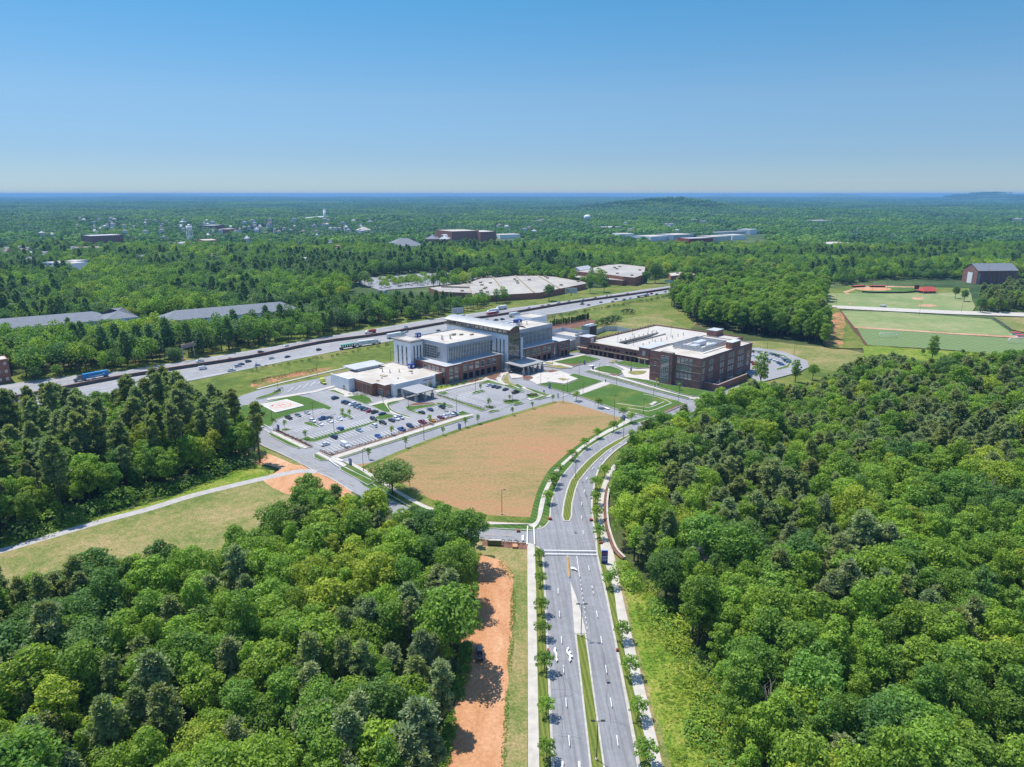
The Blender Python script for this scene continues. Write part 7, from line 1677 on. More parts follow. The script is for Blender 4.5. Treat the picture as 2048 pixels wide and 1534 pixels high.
PH = {'b0': 16, 'b1': 20, 'b2': 14, 'b3': 17, 'b4': 15, 'b5': 17, 'b6': 18, 'p0': 25, 'p1': 17, 'p2': 22, 'st': 5.6, 'sap': 4.2}
GT = ['dark green', 'mid green', 'mid green', 'bright green', 'bright green', 'bright green', 'yellow green']
def pf_right(p):
    X, Y, d = PX(*p, 14); n = noise.noise(Vector((p[0]/60, p[1]/45, 1.2)))
    f = .12+.75*sstep(-.05, .25, n)
    if 745 < Y < 905 and X > 1450: f = max(f, .62 if n > -.22 else .2)
    if Y > 980: f = .05+.6*sstep(.2, .45, n)
    return f
def pf_left(p):
    X, Y, d = PX(*p, 14); n = noise.noise(Vector((p[0]/30, p[1]/30, 5.2)))
    f = .05+.45*sstep(.12, .35, n)
    if X > 600 and Y > 1200: f = max(f, .42)
    if X < 330 and Y > 1300: f = max(f, .4)
    return f
HS = {'broad': (13, 21, ['b0', 'b1', 'b1', 'b2', 'b3', 'b4', 'b5', 'b5', 'b6', 'b6']), 'pine': (14, 20, ['p1', 'p1', 'p2'])}
stand('wood right of boulevard', [(1520, 1760), (1468, 1560), (1445, 1440), (1420, 1360), (1385, 1290), (1345, 1225), (1305, 1175), (1268, 1130), (1254, 1095), (1240, 1060), (1236, 1020), (1242, 980), (1262, 935), (1298, 908), (1345, 886), (1410, 856), (1450, 838), (1520, 812), (1545, 790), (1560, 775), (1600, 782), (1640, 770), (1690, 755), (1760, 745), (1900, 738), (2048, 730), (2350, 735), (2400, 1760)], 6.1, pf_right, HS, GT)
HL = {'broad': (14, 21, ['b0', 'b3', 'b5', 'b6', 'b1', 'b2']), 'pine': (15, 21, ['p1', 'p2', 'p2'])}
stand('wood left of clay track', [(-300, 1760), (-300, 1290), (0, 1238), (160, 1215), (260, 1200), (340, 1180), (420, 1185), (500, 1145), (560, 1105), (600, 1068), (660, 1062), (740, 1078), (800, 1092), (880, 1100), (930, 1118), (940, 1160), (930, 1240), (915, 1330), (895, 1440), (870, 1560), (850, 1760)], 6.6, pf_left, HL, GT)
H3 = {'broad': (10, 18, ['b2', 'b4', 'b5', 'b6']), 'pine': (21, 30, ['p0', 'p0', 'p2'])}
stand('pine wood by interstate', [(-250, 1150), (0, 1085), (60, 1068), (130, 1046), (200, 1015), (270, 995), (330, 980), (400, 955), (450, 938), (500, 918), (522, 908), (515, 895), (490, 878), (465, 850), (440, 832), (400, 815), (330, 812), (250, 830), (150, 842), (60, 852), (-250, 905)], 5.8, .17, H3, ['dark green', 'mid green', 'mid green', 'bright green', 'bright green', 'yellow green'], thin=.04)
H4 = {'broad': (17, 25, ['b1', 'b6', 'b5', 'b4']), 'pine': (18, 24, ['p2', 'p0'])}
stand('wood beside sports fields', [(1340, 612), (1372, 632), (1385, 648), (1440, 660), (1520, 672), (1600, 684), (1650, 694), (1648, 660), (1640, 620), (1650, 604), (1640, 584), (1560, 576), (1480, 574), (1400, 590), (1350, 600)], 6.4, .10, H4, ['mid green', 'bright green', 'bright green', 'mid green'])
stand('clump right of practice field', [(1950, 628), (2020, 626), (2120, 626), (2120, 592), (2020, 588), (1960, 600)], 7.5, .5, {'broad': (12, 17, ['b0', 'b2']), 'pine': (14, 18, ['p1', 'p2'])}, ['mid green', 'bright green', 'dark green'])
for X, Y, pr, h, tn, wd_ in ((1863, 722, 'b4', 19, 'mid green', 'edge of the striped pitch'), (1845, 712, 'b2', 6, 'mid green', 'edge of the striped pitch'), (1910, 598, 'b2', 15, 'dark green', 'end of the ball park'), (1928, 604, 'b0', 14, 'dark green', 'end of the ball park'),
    (520, 925, 'p0', 27, 'olive', 'clay bank'), (475, 893, 'p0', 27, 'olive', 'clay bank'), (440, 900, 'p0', 25, 'olive', 'clay bank'), (385, 870, 'p0', 25, 'grey green', 'interstate verge'), (430, 862, 'p0', 24, 'grey green', 'interstate verge'), (316, 960, 'p0', 27, 'olive', 'gravel path'), (620, 1032, 'b0', 17, 'mid green', 'clay bank'), (660, 1052, 'b0', 14, 'mid green', 'clay bank'), (760, 1052, 'b0', 13, 'bright green', 'side road'), (880, 1082, 'b1', 15, 'bright green', 'side road'), (830, 1078, 'b2', 13, 'dark green', 'side road'), (945, 1090, 'p0', 11, 'grey green', 'monument sign'), (720, 1056, 'b0', 13, 'dark green', 'side road'), (330, 1190, 'b0', 18, 'dark green', 'clearing'), (480, 1145, 'b0', 16, 'mid green', 'clearing'),
    (1520, 775, 'b4', 22, 'bright green', 'brick office building'), (1590, 765, 'b4', 15, 'mid green', 'curved car park'), (1625, 760, 'b2', 11, 'mid green', 'curved car park'), (1262, 960, 'b1', 22, 'bright green', 'retaining wall'), (1295, 925, 'b1', 21, 'mid green', 'retaining wall'), (1310, 930, 'b4', 18, 'bright green', 'retaining wall'), (1320, 602, 'b0', 20, 'dark green', 'store'), (1285, 606, 'b2', 12, 'dark green', 'store')):
    if wd_ == 'store': continue
    CAND.append((wd_, *P(X, Y), 'pine' if pr[0] == 'p' else 'broad', pr, h, tn))
CAND.append(('big store', *P(1310, 566), 'broad', 'b3', 27, 'dark green')); CAND.append(('big store', *P(1290, 567), 'broad', 'b0', 17, 'dark green')); CAND.append(('mall', *P(1180, 587), 'broad', 'b0', 17, 'dark green')); CAND.append(('mall', *P(1208, 585), 'broad', 'b0', 15, 'dark green')); CAND.append(('mall', *P(1098, 602), 'broad', 'b0', 19, 'dark green'))
TOPS = [(-300, 790), (0, 785), (60, 782), (100, 768), (140, 782), (225, 786), (240, 740), (290, 745), (330, 735), (365, 760), (395, 790), (500, 790)]
def top_limit(X):
    for (x0, y0), (x1, y1) in zip(TOPS, TOPS[1:]):
        if x0 <= X <= x1: return y0+(y1-y0)*(X-x0)/(x1-x0)
    return 0
TOPS2 = [(1400, 775), (1480, 770), (1530, 762), (1580, 770), (1640, 762), (1690, 730), (1760, 708), (1820, 714), (1850, 722), (1885, 718), (1900, 706), (2048, 700), (2400, 700)]
def top_limit2(X):
    for (x0, y0), (x1, y1) in zip(TOPS2, TOPS2[1:]):
        if x0 <= X <= x1: return y0+(y1-y0)*(X-x0)/(x1-x0)
    return 0
nc = []
for c in CAND:
    if c[0] == 'wood right of boulevard':
        X, Y, d = PX(c[1], c[2], c[5]); lm = top_limit2(X)
        if Y < lm:
            q = zat(c[1], c[2], lm+rt.uniform(0, 9))
            if q < 5: continue
            c = c[:5]+(q,)+c[6:]
    if c[0] == 'pine wood by interstate':
        X, Y, d = PX(c[1], c[2], c[5]); q = zat(c[1], c[2], top_limit(X))
        if c[5] > q:
            if q < 7: continue
            c = c[:5]+(q,)+c[6:]
    nc.append(c)
CAND = nc
# the ones that show largest become things
SHOWN = {'broad': [], 'pine': []}
for c in CAND:
    X, Y, d = PX(c[1], c[2], c[5]*.85); Xb, Yb, _ = PX(c[1], c[2], c[5]*.3)
    vis = -15 < X < 2063 and Y < 1525
    if vis: SHOWN[c[3]].append((c[5]/d, c))
LARGE = set()
for k, lst in SHOWN.items():
    lst.sort(key=lambda q: -q[0])
    ex = [q for q in lst if not any(w in q[1][0] for w in ('wood', 'clump'))]; lst = ex+[q for q in lst if q not in ex]
    for s, c in lst[:296]: LARGE.add(id(c))
RESTT = [c for c in CAND if id(c) not in LARGE]; BIG = [c for c in CAND if id(c) in LARGE]
SHAPE = {'b0': 'round', 'b1': 'tall', 'b2': 'compact', 'b3': 'spreading', 'b4': 'slender', 'b5': 'upright', 'b6': 'wide', 'p0': 'bare stemmed', 'p1': 'dense', 'p2': 'loose'}
def ordinal(i): return ordn[i] if i < 10 else f'{i+1}th' if (i+1) % 10 not in (1, 2, 3) or i in (10, 11, 12) else f'{i+1}'+{1: 'st', 2: 'nd', 3: 'rd'}[(i+1) % 10]
rows = {}
for c in BIG:
    X, Y, d = PX(c[1], c[2], c[5]*.7); band_ = int(d//22)
    rows.setdefault((c[0], c[3], SHAPE[c[4]], c[6], band_), []).append((X, c))
bands = {}
for k in rows: bands.setdefault(k[0], set()).add(k[4])
for (wood, k, shp, tn, b_), lst in rows.items():
    lst.sort(key=lambda q: q[0]); bl = sorted(bands[wood]); bi = bl.index(b_)
    depth = f'{ordinal(bi)} belt from the camera' if len(bl) > 1 else ''
    for i, (X, c) in enumerate(lst):
        sp_ = 'pine' if k == 'pine' else 'broadleaf'
        pos = f', {ordinal(i)} from left' if len(lst) > 1 else ''
        wl = wood.replace('wood ', 'wood ')
        lb = f'{shp} {tn} {sp_}{pos}' + (f', {ordinal(bi)} row of the {wl}' if len(bl) > 1 else f' by the {wl}')
        crown, trunk = PROTO[c[4]]; sc_ = c[5]/PH[c[4]]
        t = thing('pine_tree' if k == 'pine' else 'broadleaf_tree', lb, 'tree', (c[1], c[2], 0), rt.uniform(0, 6.28), f'trees of the {wood}')
        w_ = sc_*rt.uniform(.85, 1.15); t.scale = (w_*rt.uniform(.86, 1.16), w_*rt.uniform(.86, 1.16), sc_)
        o = link('crown', crown, t); o.color = (*tone_col(c[6]), 1); link('trunk', trunk, t)
t = thing('broadleaf_tree', 'wide round open crowned tree alone at the near corner of the tan meadow', 'tree', (*P(785, 988), 0), 1.)
t.scale = (1.42, 1.42, .82); o = link('crown', PROTO['b3'][0], t); o.color = (.17, .27, .06, 1); link('trunk', PROTO['b3'][1], t)
# street trees and saplings
STREET = [(1079.4, 1126), (1080.7, 1172), (1083, 1228), (1085, 1277), (1088.6, 1343), (1092, 1432), (1093, 1523)], [(1191.7, 980), (1190.5, 1010), (1193, 1042), (1199, 1078), (1219.8, 1176), (1243, 1283), (1258.8, 1355), (1275, 1440), (1291.6, 1528), (1208.8, 955)], [(960, 1054), (1108.7, 968), (1118.5, 950), (1144, 921), (1168.5, 897), (1194, 877), (1227, 864), (1095, 1008), (1106, 977)], [(1245.5, 834), (1322, 866), (1350, 854), (1381, 841), (1196.6, 816), (1152.7, 802), (1262, 846)]
for lst, wh in zip(STREET, ('strip left of the boulevard', 'strip right of the boulevard', 'strip by the bend of the boulevard', 'upper junction')):
    for i, (X, Y) in enumerate(sorted(lst, key=lambda p: -p[1])):
        x, y = P(X, Y); t = thing('street_tree', f'round street tree, {ordinal(i)} from camera, {wh}' if 'junction' not in wh else f'small street tree, {ordinal(i)} nearest the camera round the upper junction', 'tree', (x, y, .12), rt.uniform(0, 6), 'young street trees along the boulevard')
        s = rt.uniform(.85, 1.12); t.scale = (s*rt.uniform(.95, 1.1), s, s); o = link('crown', PROTO['st'][0], t); o.color = (*tone_col(rt.choice(['mid green', 'bright green', 'mid green'])), 1); link('trunk', PROTO['st'][1], t)
SAPS = [((738, 919), 'on the meadow edge nearest the junction'), ((811.6, 895), 'second along the front edge of the meadow'), ((886, 871), 'third along the front edge of the meadow'), ((956, 848), 'fourth along the front edge of the meadow'), ((978, 816), 'on the shrub island of the hospital lot'), ((1024.5, 831), 'fifth along the front edge of the meadow'), ((1064.8, 818), 'last along the front edge of the meadow'), ((1019.6, 804), 'in the hospital lot beside the lamp'), ((961, 782), 'on the oval island of the hospital lot'), ((570, 858), 'by the lot entrance sign'), ((611, 880), 'at the start of the long grass divider'), ((931, 855), 'on the grass strip past the hedge'), ((685, 834), 'first on the oval island with two saplings'), ((699, 837), 'second on the oval island with two saplings'), ((889, 822), 'near the emergency canopy island'), ((784, 872), 'midway along the shrub hedge'), ((860, 850), 'upper part of the shrub hedge'), ((1106, 804), 'beside the plaza road'), ((1313, 770), 'yellow leaved, left of two before the brick building'), ((1358, 782), 'yellow leaved, right of two before the brick building')]
for (X, Y), wh in SAPS:
    x, y = P(X, Y); t = thing('sapling', f'thin young sapling {wh}', 'tree', (x, y, .15), rt.uniform(0, 6), 'young saplings of the campus'); s = rt.uniform(.85, 1.2); t.scale = (s*1.25, s*1.25, s*1.2)
    o = link('crown', PROTO['sap'][0], t); o.color = (*tone_col('yellow green' if 'yellow' in wh else rt.choice(['mid green', 'bright green'])), 1); link('trunk', PROTO['sap'][1], t)
# shrubs
def shrubs(line, n, mesh, s, col, label, group, jit=.3, k=None, name='shrub', z=.1):
    l = W([k(*p) if k else p for p in line])
    pts = mid(l, l, 0, max(1, n-1)) if n > 1 else [l[0]]
    for p in pts:
        o = link(name, mesh); o.location = (p[0]+rt.uniform(-jit, jit), p[1]+rt.uniform(-jit, jit), z); o.rotation_euler = (0, 0, rt.uniform(0, 6)); q = s*rt.uniform(.8, 1.2); o.scale = (q, q, q*rt.uniform(.85, 1.15)); o.color = (*[c*rt.uniform(.85, 1.15) for c in col], 1); tag(o, label, 'shrub', group)
BURG = (.045, .018, .02)
shrubs([(750, 670), (830, 705)], 6, SH[2], 1., BURG, 'dark burgundy clipped shrub at the hedge corner of the lot', 'burgundy corner shrubs', k=k3)
shrubs([(835, 695), (1850, 372)], 46, SH[2], 1., BURG, 'dark burgundy shrub in the long hedge along the front road', 'burgundy hedge along the front road', k=k3)
shrubs([(372, 500), (670, 632)], 26, SH[2], 1., BURG, 'dark burgundy shrub in the hedge along the entrance road', 'burgundy hedge along the entrance road', k=k3)
shrubs([(340, 415), (375, 430)], 3, SH[2], 1.1, BURG, 'dark burgundy shrub at the corner of the helicopter lawn', 'burgundy shrubs by the helicopter lawn', k=k3)
shrubs([(370, 190), (420, 165)], 5, SH[2], 1.3, BURG, 'reddish shrub on the island by the ambulance apron', 'shrubs by the ambulance apron', k=k3)
shrubs([(960, 782), (1180, 848), (1360, 902)], 24, SH[2], .9, (.05, .06, .025), 'low dark shrub on the strip between the two car parks', 'shrubs between the car parks', k=k1)
shrubs([(1510, 838), (1620, 828)], 8, SH[2], 1.2, (.05, .035, .03), 'dark shrub on the island of the hospital lot', 'shrubs on the hospital lot island', k=k1); shrubs([(1355, 885), (1430, 880)], 5, SH[2], 1.1, (.05, .035, .03), 'dark shrub on the small end island of the hospital lot', 'shrubs on the end island', k=k1)
shrubs([(1700, 790), (1780, 785)], 8, SH[2], 1.3, (.09, .03, .03), 'reddish shrub on the corner bed by the plaza road', 'shrubs on the corner bed', .9, k=k1)
shrubs([(940, 730), (1150, 700), (1330, 648)], 22, SH[2], 1.2, (.07, .10, .03), 'green bush in the bed below the brick podium', 'bushes below the brick podium', .8, k=k1)
shrubs([(1320, 645), (1450, 608)], 10, SH[2], 1.1, (.09, .09, .03), 'pale green bush in the bed by the entrance path', 'bushes by the entrance path', .8, k=k1)
shrubs([(240, 775), (460, 790), (500, 800)], 9, SH[2], 1.2, (.05, .09, .03), 'dark bush along the emergency wing wall', 'bushes along the emergency wing', .6, k=k1)
shrubs([(265, 495), (600, 530)], 7, SH[2], 1.1, (.03, .06, .02), 'dark clipped bush in the mulch bed by the monument sign', 'bushes by the monument sign', .2, k=k8)
shrubs([(200, 108), (330, 75), (510, 40), (700, 5)], 19, SH[2], 1.5, (.11, .05, .03), 'reddish young shrub in the clay strip on the verge', 'reddish shrubs on the verge', .5, k=k3)
shrubs([(500, 743), (560, 732), (640, 718), (780, 690)], 26, SH[2], 1.7, (.04, .08, .02), 'dark bush in the line along the interstate verge', 'bushes along the interstate verge', 2.2)
shrubs([(1090, 640), (1180, 622), (1300, 602), (1345, 592)], 44, SH[2], 2.4, (.04, .085, .02), 'dark bush in the line beyond the hospital along the interstate', 'bushes along the interstate beyond the hospital', 2.5)
CON = pine(41, 5, .9, .03, 500, .5, .2, .8); CM, CT = CON[0].mesh('young_conifer_crown', M['needle']), CON[1].mesh('young_conifer_trunk', M['pine_bark'])
l = W([k2(250, 215), k2(420, 190), k2(560, 158)]); pts = mid(l, l, 0, 21)
for p in pts:
    t = thing('young_conifer', 'small pointed conifer in the row on the mulch bank behind the hospital', 'tree', (p[0]+rt.uniform(-.4, .4), p[1], .1), rt.uniform(0, 6), 'row of small conifers on the mulch bank'); s = rt.uniform(.85, 1.2); t.scale = (s, s, s); o = link('crown', CM, t); o.color = (.035, .065, .022, 1); link('trunk', CT, t)
for X, Y, s, lb in ((1206, 652, 1.6, 'big dark bush on the knoll, left part'), (1228, 642, 1.5, 'big dark bush on the knoll, right part'), (1216, 648, 1.7, 'big dark bush on the knoll, middle'), (1256, 628, 1.5, 'single round dark bush right of the knoll clump')):
    shrubs([(X, Y)], 1, SH[0], s*1.6, (.035, .075, .02), lb, None, 0, name='bush') if False else None
    o = link('bush', SH[0]); x, y = P(X, Y); o.location = (x, y, 0); o.scale = (s*1.7, s*1.3, s*1.25); o.color = (.035, .075, .02, 1); tag(o, lb, 'bush')
# vine covered mounds along the gravel path
mp = W([(0, 1092), (60, 1074), (130, 1052), (200, 1022), (270, 1002), (330, 988), (400, 962), (450, 945), (495, 928)])
for i, p in enumerate(mid(mp, mp, 0, 30)):
    o = link('bush', SH[i % 2]); o.location = (p[0]+rt.uniform(-3, 3), p[1]+rt.uniform(1, 7), -.2); s = rt.uniform(.9, 2.0); o.scale = (s*1.1, s, s*rt.uniform(.8, 1.3)); o.rotation_euler = (0, 0, rt.uniform(0, 6)); o.color = (*tone_col(rt.choice(['mid green', 'bright green', 'dark green'])), 1)
    tag(o, f'vine covered bush, {ordinal(i)} from the left along the gravel path', 'bush', 'bushes along the gravel path')
mp = W([(1262, 1140), (1310, 1190), (1360, 1255), (1400, 1330), (1430, 1420), (1450, 1520)])
for i, p in enumerate(mid(mp, mp, 0, 24)):
    o = link('bush', SH[i % 2]); o.location = (p[0]+rt.uniform(-4, 1.5), p[1]+rt.uniform(-3, 3), -.2); s = rt.uniform(.5, 1.5); o.scale = (s*1.1, s, s*rt.uniform(.6, 1.1)); o.rotation_euler = (0, 0, rt.uniform(0, 6)); o.color = (*tone_col(rt.choice(['yellow green', 'bright green', 'mid green'])), 1)
    tag(o, f'low green bush, {ordinal(i)} down the weedy slope at the wood edge', 'bush', 'bushes at the wood edge by the slope')
# ivy clad dead trunks
for X, Y, h, lb in ((85, 1035, 19, 'vine clad tree with brown top left of the dead snag'), (172, 1000, 15, 'dead snag wrapped in vines among the pines')):
    x, y = P(X, Y); t = thing('snag', lb, 'tree', (x, y, 0)); MB().tube((0, 0, 0), (.5, .2, h*.7), .5, .32, 8).tube((.5, .2, h*.7), (.4, .3, h), .32, .18, 7).tube((.5, .2, h*.8), (1.6, .8, h*.95), .12, .05, 5).build('trunk', M['pine_bark'], t)
    r = random.Random(3); lb_ = [(Vector((.3, .1, z)), Vector((.9+1.6*(1-z/h), .9+1.6*(1-z/h), 1.8))) for z in [i*1.6 for i in range(int(h*.85/1.6))]]
    o = leafy(lb_, 1200, .5, r, .6, .6).build('vines', M['leaf'], t); o.color = (.035, .07, .02, 1)
M['dead_wood'] = mat('dead_wood', (.30, .27, .24), .95, .2, 2.)
dead = broad(77, 13, 3.2, 'round', 10, .3)[1]
dr_ = random.Random(5)
for i in range(26):
    a = Vector((0, 0, dr_.uniform(5, 11))); th = dr_.uniform(0, 6.28); b = a+Vector((math.cos(th)*dr_.uniform(1.5, 3.4), math.sin(th)*dr_.uniform(1.5, 3.4), dr_.uniform(1.2, 3.2))); dead.tube(a, b, .09, .03, 5, 0, False)
    for q in range(3):
        cc = a.lerp(b, dr_.uniform(.4, 1)); dead.tube(cc, cc+Vector((dr_.uniform(-1, 1), dr_.uniform(-1, 1), dr_.uniform(.2, 1.2))), .04, .015, 4, 0, False)
dm = dead.mesh('dead_tree', M['dead_wood'])
for (X, Y), h, lb in (((455, 1400), 15, 'bare grey dead tree among the crowns left of the clay track'), ((1960, 1040), 17, 'bare grey dead tree high on the right of the big wood'), ((1530, 1500), 14, 'bare dead tree near the lower edge of the big wood'), ((1240, 985), 17, 'bare pale dead tree beside the retaining wall'), ((1950, 880), 17, 'bare grey dead tree among the pines at the upper right'), ((1400, 1180), 15, 'bare dead tree inside the wood right of the sign')):
    x, y = P(X, Y); o = link('dead_tree', dm); o.location = (x, y, 0); o.scale = (h/12,)*3; o.rotation_euler = (0, 0, X); tag(o, lb, 'tree')
# ------------------------------------------------------------------ woods that read as a mass
PC = {}
def inst_coll(name, items):
    c = bpy.data.collections.new(name)
    for i, (me, mats_) in enumerate(items):
        m2 = me
        o = bpy.data.objects.new(f'{name}_{i:02d}', m2); c.objects.link(o)
    return c
def joined(a, b, la, lb_):
    me = bpy.data.meshes.new('tree'); va = [v.co[:] for v in a.vertices]; vb = [v.co[:] for v in b.vertices]; n = len(va)
    me.from_pydata(va+vb, [], [tuple(p.vertices) for p in a.polygons]+[tuple(i+n for i in p.vertices) for p in b.polygons])
    me.materials.append(M[la]); me.materials.append(M[lb_]); me.polygons.foreach_set('material_index', [0]*len(a.polygons)+[1]*len(b.polygons)); return me
def scatter(name, pts, coll, label):
    """pts: x, y, z, rot, scale, index, tint"""
    me = bpy.data.meshes.new(name); me.from_pydata([p[:3] for p in pts], [], [])
    for an, ty, i in (('rot', 'FLOAT', 3), ('scl', 'FLOAT', 4), ('idx', 'INT', 5)):
        me.attributes.new(an, ty, 'POINT').data.foreach_set('value', [p[i] for p in pts])
    fl = []
    for p in pts: fl += [*p[6], 1.]
    me.attributes.new('tint', 'FLOAT_COLOR', 'POINT').data.foreach_set('color', fl)
    o = link(name, me); o['kind'] = 'stuff'; o['label'] = label
    g = bpy.data.node_groups.new(name, 'GeometryNodeTree')
    g.interface.new_socket('Geometry', in_out='INPUT', socket_type='NodeSocketGeometry'); g.interface.new_socket('Geometry', in_out='OUTPUT', socket_type='NodeSocketGeometry')
    gi, go = g.nodes.new('NodeGroupInput'), g.nodes.new('NodeGroupOutput')
    ip = g.nodes.new('GeometryNodeInstanceOnPoints'); ci = g.nodes.new('GeometryNodeCollectionInfo'); ci.inputs['Collection'].default_value = coll; ci.inputs['Separate Children'].default_value = True; ci.inputs['Reset Children'].default_value = True
    def na(n, ty):
        q = g.nodes.new('GeometryNodeInputNamedAttribute'); q.data_type = ty; q.inputs['Name'].default_value = n; return q.outputs['Attribute']
    cx = g.nodes.new('ShaderNodeCombineXYZ'); lk = g.links.new
    lk(na('rot', 'FLOAT'), cx.inputs['Z']); lk(gi.outputs[0], ip.inputs['Points']); lk(ci.outputs[0], ip.inputs['Instance']); ip.inputs['Pick Instance'].default_value = True
    lk(na('idx', 'INT'), ip.inputs['Instance Index']); lk(cx.outputs[0], ip.inputs['Rotation']); lk(na('scl', 'FLOAT'), ip.inputs['Scale']); lk(ip.outputs[0], go.inputs[0])
    md = o.modifiers.new('scatter', 'NODES'); md.node_group = g
    return o
order = ['b0', 'b1', 'b2', 'b3', 'b4', 'b5', 'b6', 'p0', 'p1', 'p2']
near_c = inst_coll('wood_tree', [(joined(*PROTO[k], 'leaf_i' if k[0] == 'b' else 'needle_i', 'bark' if k[0] == 'b' else 'pine_bark'), None) for k in order])
pts = [(c[1], c[2], 0., rt.uniform(0, 6.28), c[5]/PH[c[4]]*rt.uniform(.95, 1.1), order.index(c[4]), tone_col(c[6])) for c in RESTT]
scatter('woodland', pts, near_c, 'remaining trees deep in the woods round the campus')
# middle distance
mids = [broad(51, 15, 5.0, 'round', 1300, .95), broad(52, 18, 4.3, 'column', 1200, .92), broad(53, 14, 5.4, 'broad', 1500, 1.0), pine(54, 19, 3.8, .3, 1300, .95)]
mid_c = inst_coll('far_tree', [(joined(a.mesh('c', M['leaf_i']), b.mesh('t', M['bark']), 'leaf_i' if i < 3 else 'needle_i', 'bark'), None) for i, (a, b) in enumerate(mids)])
FAR_LINE = [(-400, 832), (0, 772), (146, 754), (300, 732.5), (500, 698.5), (640, 673.5), (762, 652), (906, 628.5), (1000, 609), (1050, 599), (1110, 587), (1340, 556), (1480, 546), (1560, 566), (1650, 571), (1700, 571), (1760, 560), (1900, 560), (2048, 562), (2500, 562)]
def far_y(X):
    for (x0, y0), (x1, y1) in zip(FAR_LINE, FAR_LINE[1:]):
        if x0 <= X <= x1: return y0+(y1-y0)*(X-x0)/(x1-x0)
    return 560
BB = [(min(p[0] for p in q), max(p[0] for p in q), min(p[1] for p in q), max(p[1] for p in q), q) for q in CLEAR]
def cleared(p): return any(a < p[0] < b and c < p[1] < d and inside(p, q) for a, b, c, d, q in BB)
def hue_at(x, y, r=rt):
    n = noise.noise(Vector((x/130, y/130, 2)))+.5*noise.noise(Vector((x/40, y/40, 6)))+r.uniform(-.45, .45)+.7*noise.noise(Vector((x/420, y/300, 12)))
    return 'blue green' if n < -.42 else 'dark green' if n < -.1 else 'mid green' if n < .3 else 'bright green' if n < .75 else 'yellow green'
LIM = [(-400, 690), (0, 655), (120, 648), (276, 632), (326, 634), (430, 636), (480, 631), (540, 622), (600, 608), (700, 592), (860, 593), (945, 590), (970, 578), (1030, 574), (1060, 567), (1105, 559), (1122, 582), (1150, 590), (1170, 566), (1240, 562), (1330, 552), (1400, 500)]
def lim_y(X):
    for (x0, y0), (x1, y1) in zip(LIM, LIM[1:]):
        if x0 <= X <= x1: return y0+(y1-y0)*(X-x0)/(x1-x0)
    return 0
pts = []; step = 9.4; y = 440.; HWs = W([(-300, 815), (0, 775), (300, 736), (640, 676), (906, 638), (1122, 604), (1340, 571)])
while y < 1500:
    hx = y*.80+60; x = -hx
    while x < hx:
        p = (x+rt.uniform(-.45, .45)*step, y+rt.uniform(-.45, .45)*step); x += step
        X, Y, d = PX(*p, 0)
        if Y > far_y(X) or cleared(p) or rt.random() < .05: continue
        if 800 < d and noise.noise(Vector((p[0]/90, p[1]/90, 11))) > .42 and rt.random() < .8: continue
        tn = hue_at(*p); i = 3 if tn == 'blue green' and rt.random() < .55 else rt.choice([0, 0, 1, 2]); edge = rt.uniform(.8, 1.5)*(.72 if far_y(X)-Y < 4 else 1.)
        ly = lim_y(X)
        if Y > ly+10:
            q = zat(*p, ly+rt.uniform(-9, 5))/17
            if q < .32: continue
            edge = min(edge, q)
        pts.append((*p, gz(*p), rt.uniform(0, 6.28), edge, i, tone_col(tn)))
    y += step*.88
# trees in the mall car park
for i in range(120):
    X = rt.uniform(735, 1130); Y = 579-(X-735)*.085+rt.uniform(-14, 2)
    p = P(X, Y)
    if in_any(p, [q for q in CLEAR[:0]]): continue
    if Y > 562 and X > 940: continue
    pts.append((*p, 0, rt.uniform(0, 6), rt.uniform(.5, .72), 0, tone_col('bright green')))
scatter('woodland', pts, mid_c, 'broad belt of woods behind the interstate and the sports fields')
# far woods: patches of many crowns
def patch(seed, size, n, r0, r1, nq, flat=1.2):
    r = random.Random(seed); mb = MB()
    for i in range(n):
        x, y = r.uniform(-.5, .5)*size, r.uniform(-.5, .5)*size; q = r.uniform(r0, r1); h = r.uniform(.7, 1.6)*q*flat
        for k in range(nq):
            d = rnd_unit(r); d.z = abs(d.z)*1.1-.25
            c = Vector((x, y, h*.55))+Vector((d.x*q, d.y*q, d.z*h*.6))
            leaf_quad(mb, c, (d+rnd_unit(r)*.4).normalized(), q*r.uniform(.42, .75), r, 1.)
    return mb.mesh('patch', M['leaf_i'])
pat_c = inst_coll('wood_patch', [(patch(60+i, 46, 19, 4.2, 9, 40), None) for i in range(4)])
pts = []; y = 1480.; step = 38.
while y < 5200:
    hx = y*.78+80; x = -hx; st = step*(1 if y < 3000 else 1.2)
    while x < hx:
        p = (x+rt.uniform(-.3, .3)*st, y+rt.uniform(-.3, .3)*st); x += st
        if any(cleared((p[0]+dx, p[1]+dy)) for dx, dy in ((0, 0), (17, 12), (-17, 12), (17, -12), (-17, -12))): continue
        n = noise.noise(Vector((p[0]/160, p[1]/160, 21)))
        if n > .38 and rt.random() < .75: continue
        tn = hue_at(p[0]/2.2, p[1]/2.2); pts.append((*p, gz(*p)-.5, rt.uniform(0, 6.28), rt.uniform(.85, 1.15)*(1 if y < 3000 else 1.2), rt.randrange(4), tuple(q*k_ for q, k_ in zip(tone_col(tn), (.62, .78, .95)))))  # crown tint darkened towards blue: distance haze put into the leaf colour
    y += st*.9
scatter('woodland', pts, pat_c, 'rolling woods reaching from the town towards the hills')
big_c = inst_coll('wood_block', [(patch(80+i, 210, 150, 7, 14, 14, .8), None) for i in range(3)])
pts = []; y = 5100.; st = 165.
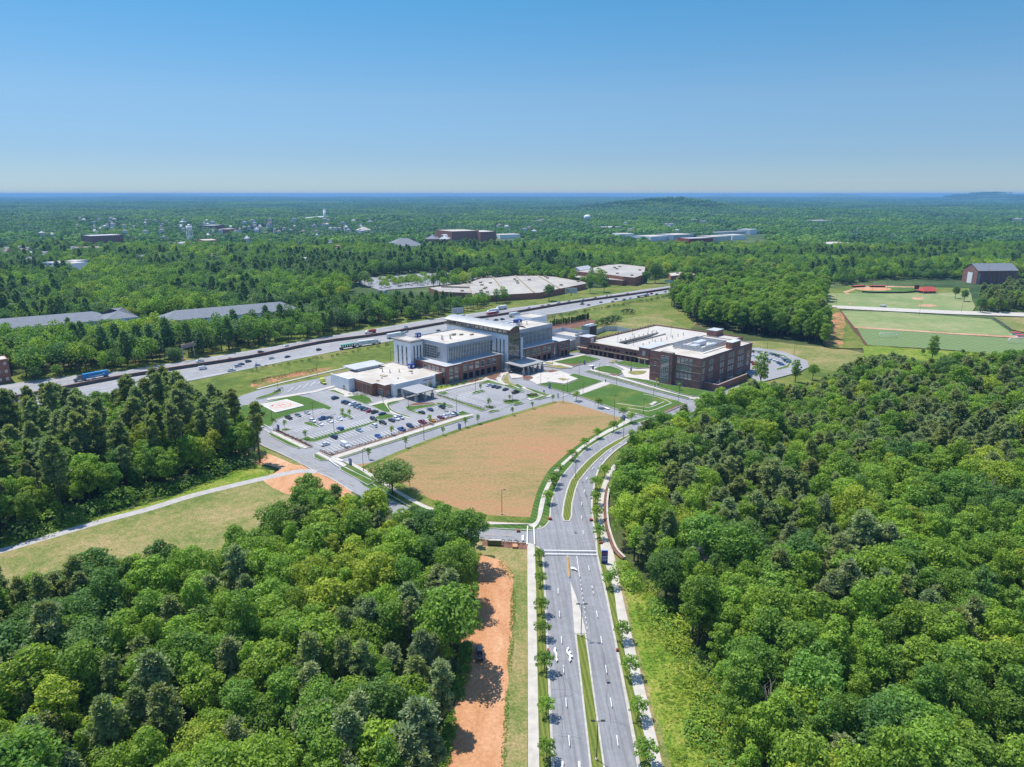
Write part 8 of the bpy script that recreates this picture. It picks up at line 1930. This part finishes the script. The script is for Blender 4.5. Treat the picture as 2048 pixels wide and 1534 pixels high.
while y < 20000:
    hx = y*.76; x = -hx; st = 165.*max(1, y/8000)
    while x < hx:
        p = (x+rt.uniform(-.3, .3)*st, y+rt.uniform(-.3, .3)*st); x += st
        tn = hue_at(p[0]/9, p[1]/5); pts.append((*p, gz(*p)-1, rt.uniform(0, 6.28), st/165*rt.uniform(.9, 1.1), rt.randrange(3), tuple(q*k_ for q, k_ in zip(tone_col(tn), (.5, .66, .95)))))  # less red than the nearer patches, more haze painted into the tint
    y += st*.85
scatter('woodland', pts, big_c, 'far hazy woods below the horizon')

# weeds and brush: nobody could count them
wc = inst_coll('weed', [(leafy([(Vector((0, 0, .35)), Vector((.7, .7, .5)))], 70, .35, random.Random(90+i), .8, .2).mesh('weed', M['leaf_i']), None) for i in range(3)])
def brush(poly, n, s0, s1, tones, label, bare=.1):
    xs = [p[0] for p in poly]; ys = [p[1] for p in poly]; pts = []; tr_ = 0
    while len(pts) < n and tr_ < n*12:
        tr_ += 1; p = (rt.uniform(min(xs), max(xs)), rt.uniform(min(ys), max(ys)))
        if not inside(p, poly) or noise.noise(Vector((p[0]/9, p[1]/9, 4))) < bare-.3+rt.uniform(-.2, .2): continue
        pts.append((*p, .05, rt.uniform(0, 6.28), rt.uniform(s0, s1)*(1+.5*noise.noise(Vector((p[0]/14, p[1]/14, 7)))), rt.randrange(3), tone_col(rt.choice(tones))))
    scatter('undergrowth', pts, wc, label)
brush(W([(1268, 1200), (1290, 1290), (1325, 1440), (1345, 1540), (1372, 1640), (1500, 1640), (1470, 1540), (1455, 1450), (1440, 1390), (1395, 1320), (1340, 1240), (1300, 1185), (1262, 1135), (1246, 1125)]), 2600, .22, .62, ['yellow green', 'yellow green', 'bright green', 'mid green'], 'yellow green weeds over the slope beside the boulevard')
brush(W([(0, 1100), (60, 1080), (200, 1038), (290, 1012), (380, 984), (440, 960), (500, 938), (535, 940), (540, 948), (500, 925), (440, 940), (330, 975), (200, 1010), (60, 1060), (0, 1080)]), 1100, .35, .9, ['bright green', 'mid green', 'yellow green'], 'rank growth along the gravel path', -.2)
brush(W([(870, 722), (1100, 738), (1500, 770), (1900, 800)] if False else [k7(*p) for p in [(870, 725), (1100, 742), (1500, 766), (1900, 800), (1900, 850), (1400, 840), (900, 800)]]), 900, .4, 1.1, ['bright green', 'mid green', 'yellow green'], 'brush below the striped pitch', -.2)
brush(W([(930, 1120), (960, 1108), (948, 1240), (940, 1330), (915, 1440), (890, 1560), (860, 1560), (890, 1440), (915, 1330), (928, 1220)]), 500, .5, 1.2, ['mid green', 'bright green'], 'brush at the foot of the wood by the clay track', -.1)
brush(W([(1000, 1118), (1030, 1150), (1032, 1190), (1029, 1270), (1020, 1390), (1012, 1540), (1000, 1540), (1010, 1390), (1019, 1270), (1021, 1190), (1018, 1155), (995, 1126)]), 900, .1, .3, ['mid green', 'olive', 'bright green'], 'sparse tufts along the edge of the clay track', 0.)
brush(W([(1246, 1175), (1266, 1268), (1329, 1534), (1345, 1534), (1285, 1290), (1258, 1200)]), 500, .1, .28, ['yellow green', 'olive'], 'short tufts beside the bare strip along the pavement', 0.)
